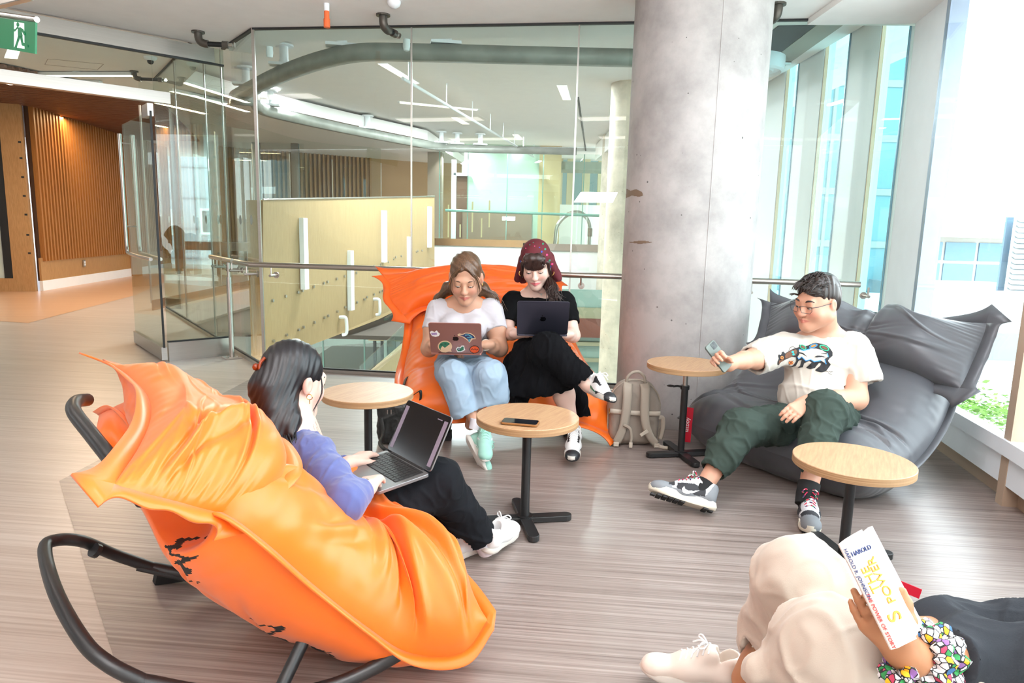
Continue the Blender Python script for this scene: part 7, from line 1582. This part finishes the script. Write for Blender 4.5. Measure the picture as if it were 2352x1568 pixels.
    # paperback, spine towards the viewpoint
    bk = empty('paperback', tuple(PY(1985, 1380, 1.08)), 0, 'open paperback with white spine and orange lettering held up by the reader', 'book')
    T, B_ = PY(1925, 1250, 1.10), PY(2045, 1492, 1.02); ax = (B_-T); Lb = ax.length; ax.normalize()
    out = (PY(1973, 1196, 1.40)-T); out = (out-ax*out.dot(ax)).normalized(); nr = ax.cross(out).normalized()
    if nr.x < 0: nr = -nr
    Mbk = Matrix.Identity(4)
    for i in range(3): Mbk[i][0] = ax[i]; Mbk[i][1] = out[i]; Mbk[i][2] = nr[i]; Mbk[i][3] = T[i]
    # cross-section curves (y out, z to the right), extruded along the spine
    def sheet_(name, prof, th, m, par):
        mb = MB(); n = len(prof); rows = []
        nrm = []
        for i in range(n):
            a = prof[max(i-1, 0)]; b_ = prof[min(i+1, n-1)]; d = Vector((b_[0]-a[0], b_[1]-a[1])).normalized(); nrm.append(Vector((-d.y, d.x)))
        lp = [(p[0], p[1]) for p in prof]+[(prof[i][0]+nrm[i].x*(th[i] if isinstance(th, list) else th), prof[i][1]+nrm[i].y*(th[i] if isinstance(th, list) else th)) for i in reversed(range(n))]
        k = len(lp); mb.add([(0, y, z) for y, z in lp]+[(Lb, y, z) for y, z in lp], [(j, (j+1) % k, k+(j+1) % k, k+j) for j in range(k)]+[(i, i+1, 2*n-2-i, 2*n-1-i) for i in range(n-1)]+[(k+2*n-1-i, k+2*n-2-i, k+i+1, k+i) for i in range(n-1)])
        return mb.xf(Mbk).build(name, m, par, ws=True)
    M_cv = mat('white_cover', 'ebe6e2', .35); M_pg = mat('paper', 'f1efec', .8)
    cvr = [(.0, .0), (.004, .016), (.012, .03), (.03, .046), (.06, .06), (.10, .068), (.13, .07)]
    cvl = [(.0, .0), (.02, -.002), (.05, .004), (.09, .018), (.13, .038)]
    sheet_('spine_and_cover', [(.004, -.0), (0, .002), (.0, .010), (.003, .0135), (.010, .020), (.020, .030), (.030, .040)], .0012, M_cv, bk)
    sheet_('front_pages', [(.004, .0095), (.014, .0200), (.031, .036), (.06, .041), (.1, .045), (.13, .048)], [-.008]*6, M_pg, bk)
    sheet_('back_pages', [(.005, .002), (.03, .004), (.06, .008), (.1, .016), (.13, .026)], [.007, .006, .005, .004, .003], M_pg, bk)
    sheet_('back_cover', [(.004, 0), (.03, .002), (.06, .006), (.1, .016), (.13, .028)], .001, M_cv, bk)
    MB().box((Lb/2, .115, .05), (Lb*.8, .001, .001)).xf(Mbk) 
    # lettering: along the spine and on the visible cover strip
    M_nv = mat('navy_print', '2a3a6e', .5); M_og = mat('orange_print', 'e69a1a', .5); M_rd = mat('red_print', 'd03a34', .5)
    def Tm(x, y, z, xd, yd):   # local axes
        xw = Mbk.to_3x3() @ Vector(xd); yw = Mbk.to_3x3() @ Vector(yd); return frame3(Mbk @ Vector((x, y, z)), xw, yw)
    sp_n = (0, -.96, .28)
    text('spine_lettering', 'HAROLD R. JOHNSON', .0085, M_nv, Tm(Lb*.30, -.0022, .007, (1, 0, 0), (0, .28, .96)), bk); text('spine_lettering', 'THE POWER OF STORY', .0085, M_rd, Tm(Lb*.74, -.0022, .007, (1, 0, 0), (0, .28, .96)), bk)
    text('cover_lettering', 'HAROLD', .0105, M_nv, Tm(.022, .0139, .0275, (0, .707, .707), (-1, 0, 0)), bk, .001)
    text('cover_lettering', 'THE', .024, M_og, Tm(.068, .0081, .0215, (-1, 0, 0), (0, -.707, -.707)), bk, .001); text('cover_lettering', 'POWER', .022, M_og, Tm(.075, .021, .0345, (-1, 0, 0), (0, -.707, -.707)), bk, .001)
    text('cover_lettering', 'S', .036, M_og, Tm(.132, .0145, .0285, (-1, 0, 0), (0, -.707, -.707)), bk, .001)
reader()
# =============================================== students far below
def student(P, lab, shirt, q):
    Pn = person(P, lab, None); c = Vector(P)
    F = Field(npv(c)-[.45, .45, .1], npv(c)+[.45, .45, 1.1], .015)
    hip, ch, hd = c+Vector((0, 0, .3)), c+Vector((q*.08, 0, .66)), c+Vector((q*.16, 0, .93)); hnd = c+Vector((q*.42, -.05, .5))
    F.cone(hip, ch, .1, .1, .05); F.ell(hd, (.09, .08, .115)); F.cone(ch+Vector((0, 0, .1)), hd, .05, .05, .03)
    for y in (-.14, .14): F.cone(ch+Vector((0, y, .1)), ch+Vector((q*.12, y, -.14)), .045, .04, .03); F.cone(ch+Vector((q*.12, y, -.14)), hnd+Vector((0, y, 0)), .036, .028, .02); F.cone(hip, hip+Vector((q*.35, y*.6, -.02)), .07, .06, .03)
    field_obj('body', F, [M_skin5], Pn); F = Field(npv(c)-[.4, .4, -.1], npv(c)+[.4, .4, 1.0], .016); F.cone(hip, ch, .14, .135, .05)
    for y in (-.14, .14): F.cone(ch+Vector((0, y, .1)), ch+Vector((q*.08, y, -.06)), .065, .06, .04)
    field_obj('shirt', F, shirt, Pn); F = Field(npv(hd)-.2, npv(hd)+.2, .014); F.ell(hd+Vector((-q*.025, 0, .03)), (.1, .095, .115)); F.ell(hd+Vector((q*.09, 0, -.03)), (.06, .09, .09), None, .01, 'sub'); field_obj('hair', F, M_iris, Pn)
sp = PY(905, 792, 12.6)
M_tb = mat('pale_table', 'b9a988', .6)
dk = MB(); dk.box((sp.x+.35, 12.9, sp.z+.12), (1.6, .9, .05)); o = dk.build('study_table', M_tb); tag(o, 'pale study table on the lower level seen through the glass', 'table')
for x in (-.35, 1.05):
    for y in (-.35, .35): MB().box((sp.x+x, 12.9+y, sp.z-.3), (.05, .05, .8)).build('leg', M_dark, o)
student((sp.x, 12.75, sp.z-.28), 'small distant person in a white shirt at the study table on the lower level', M_cot_w, 1)
student((sp.x+.25, 13.4, sp.z-.22), 'small distant person behind the one in white on the lower level', mat('dark_shirt', '4a4340', .8), 1)
# =============================================== bags and the phone on the table
def backpack():
    M_bg = mat('sand_canvas', '978b80', .75, bump=.06, bscale=300); M_bg2 = mat('sand_strap', 'ab9f91', .7, bump=.05, bscale=300); M_bk = mat('pale_buckle', 'c9bdae', .4)
    b0 = PZ(1455, 1028, 0); root = empty('backpack', tuple(b0), 0, 'sand coloured backpack standing on the floor against the concrete column, straps towards the room', 'backpack')
    X = Vector((1, -.06, 0)).normalized(); Yv = Vector((.06, 1, 0)).normalized(); W, Hh, Dp = .145, .40, .085
    L = lambda x, y, z: b0+X*x+Yv*y+Vector((0, 0, z))
    F = Field(npv(b0)-[.22, .06, .02], npv(b0)+[.22, .28, .5], .004)
    F.rbox(L(0, .09, .13), (.142, .075, .125), None, .06, .03); F.cone(L(-.06, .09, .24), L(.06, .09, .24), .085, .085, .05); F.cone(L(-.035, .09, .30), L(.035, .09, .30), .08, .08, .05); F.rbox(L(0, .15, .12), (.11, .05, .09), None, .04, .03)
    F.cut((0, 0, .004), (0, 0, -1)); F.rbox(L(0, -.002, .2), (.2, .016, .3), None, .005, .02, 'sub')
    field_obj('bag_body', F, M_bg, root, fold=cloth_folds(14, .003, 5))
    hd = MB(); hd.tube(smoothpath([L(-.052, .05, .365), L(-.05, .045, .395), L(-.025, .04, .425), L(.01, .04, .432), L(.04, .045, .41), L(.05, .05, .38), L(.05, .05, .36)], 6), .0085, 10); hd.build('top_handle', M_bg2, root, smooth=True, ws=True)
    def strap(pts, w, nm, m, t=.012):
        q = smoothpath(pts, 6); rows = []
        for i, p in enumerate(q):
            tdir = (q[min(i+1, len(q)-1)]-q[max(i-1, 0)]).normalized(); s_ = tdir.cross(Yv).normalized(); ww = w[0]+(w[1]-w[0])*i/(len(q)-1)
            rows.append([p-s_*ww+Yv*.004, p-s_*ww*.5, p+s_*ww*.5, p+s_*ww+Yv*.004])
        return MB().grid(rows).build(nm, m, root, smooth=True, ws=True, solid=t)
    strap([L(-.045, .03, .365), L(-.05, -.0, .34), L(-.05, -.012, .28), L(-.055, -.016, .2), L(-.065, -.014, .12), L(-.085, -.01, .06), L(-.098, -.004, .03)], (.026, .021), 'shoulder_strap', M_bg2)
    strap([L(.045, .03, .365), L(.048, -.0, .34), L(.048, -.012, .28), L(.05, -.018, .2), L(.062, -.02, .13), L(.09, -.014, .07), L(.125, -.002, .03)], (.026, .019), 'shoulder_strap', M_bg2)
    strap([L(-.14, .012, .235-.03), L(0, .004, .20), L(.14, .012, .20)], (.014, .014), 'luggage_band', M_bk, .003)
    strap([L(-.065, -.03, .14), L(-.03, -.035, .12), L(-.018, -.03, .07), L(-.02, -.03, .035)], (.008, .008), 'chest_strap', M_bg2, .003); MB().box(L(-.02, -.03, .025), (.02, .008, .03)).build('clip', M_bk, root, bevel=.003, ws=True)
    MB().box(L(.05, -.038, .10), (.05, .008, .02), Matrix.Rotation(-.6, 3, 'Y').to_4x4()).build('clip', M_bk, root, bevel=.003, ws=True)
    for x, z in ((-.1, .02), (.128, .022)):
        mb = MB(); mb.box(L(x, -.01, z), (.03, .01, .026)); mb.box(L(x, -.014, z+.006), (.022, .008, .005)); mb.box(L(x, -.014, z-.006), (.022, .008, .005)); mb.build('ladder_buckle', M_bk, root, bevel=.002, ws=True)
    strap([L(.13, -.0, .02), L(.16, -.01, .012), L(.19, -.015, .01)], (.01, .01), 'strap_tail', M_bk, .003)
    mb = MB(); mb.tube(smoothpath([L(-.145, .06, .02), L(-.146, .06, .2), L(-.13, .055, .30), L(-.07, .05, .365), L(0, .05, .385), L(.07, .05, .365), L(.13, .055, .30), L(.146, .06, .2), L(.145, .06, .02)], 6), .004, 6); mb.build('piping', M_bg2, root, smooth=True, ws=True)
    for z in (.27, .2): MB().box(L(-.142, .04, z), (.006, .006, .03)).build('zip_pull', M_gold, root, ws=True)
    strap([L(.135, .01, .18), L(.158, .02, .17), L(.16, .02, .1), L(.15, .02, .05)], (.012, .012), 'side_strap', M_bg2, .004)
backpack()
def handbag():
    M_l = mat('black_bag_leather', '1b1d1c', .45, bump=.12, bscale=120); root = empty('handbag', tuple(PZ(940, 1035, 0)), 0, 'black leather bag on the floor between the round table and the orange beanbag', 'bag')
    b0 = PY(925, 985, 3.72); b0.z = 0
    F = Field(npv(b0)-[.25, .2, .0], npv(b0)+[.25, .2, .4], .005); F.rbox(b0+Vector((0, 0, .13)), (.14, .075, .125), Matrix.Rotation(.15, 3, 'Z'), .05, .02); F.cone(b0+Vector((-.1, 0, .235)), b0+Vector((.1, 0, .24)), .035, .03, .04)
    F.cut((0, 0, .004), (0, 0, -1)); field_obj('bag_body', F, M_l, root, fold=cloth_folds(20, .005, 9))
    MB().tube(smoothpath([PY(1022, 905, 3.70), PY(1000, 862, 3.9), PY(945, 850, 4.1), PY(905, 852, 4.0)], 6), .011, 8).build('handle', M_l, root, smooth=True, ws=True) if False else None
    def st(pts, w, nm): 
        q = smoothpath(pts, 6); rows = [[p-Vector((w*.5, 0, w*.4)), p+Vector((w*.5, 0, w*.4))] for p in q]; MB().grid(rows).build(nm, M_l, root, smooth=True, ws=True, solid=.004)
    st([b0+Vector((-.02, .08, .27)), PY(935, 866, 3.98), PY(950, 880, 3.9), PY(965, 900, 3.82), b0+Vector((.11, .0, .27))], .016, 'strap'); st([PY(952, 905, 3.66), PY(965, 898, 3.64), PY(966, 915, 3.64), PY(958, 935, 3.64)], .014, 'handle_loop')
    st([b0+Vector((-.12, -.05, .2)), PY(880, 990, 3.58), PY(872, 1015, 3.5), PY(882, 1030, 3.42), PY(900, 1038, 3.42)], .016, 'trailing_strap')
    for dx in (-.05, -.03): MB().box(b0+Vector((dx-.02, -.082, .2)), (.006, .006, .025)).build('buckle', M_steel, root, ws=True)
    MB().box(b0+Vector((.05, .0, .275)), (.12, .07, .02)).build('brown_scarf', mat('brown_knit', '6b5238', .9, bump=.4, bscale=60), root, ws=True, bevel=.008)
handbag()
M_st = mat('rust_stain', '7d6a58', .8)
for pl in ([(1430, 436), (1440, 433), (1449, 438), (1462, 434), (1474, 440), (1478, 449), (1468, 452), (1452, 449), (1438, 455), (1430, 452)], [(1442, 556), (1476, 552), (1500, 556), (1470, 560)]): decal('brown_stain', pl, bvh_of(col_), M_st, col_, 1.2, .0012)
t_, T = tabB
c0 = PZ(1195, 970, .4655); xd = PZ(1236, 973, .4655)-PZ(1154, 966, .4655); Mp = frame3(c0, xd, Vector((0, 1, 0)))
ph = empty('phone', tuple(c0), 0, 'black phone in an amber case lying on the middle round table', 'phone')
MB().prism(rrect(.145, .07, .012), -.0035, .005).xf(Mp).build('case', mat('amber_case', '8a5a2c', .3), ph, bevel=.002, ws=True); MB().prism(rrect(.138, .063, .01), .005, .0056).xf(Mp).build('screen', mat('phone_glass', '14171a', .05), ph, ws=True)
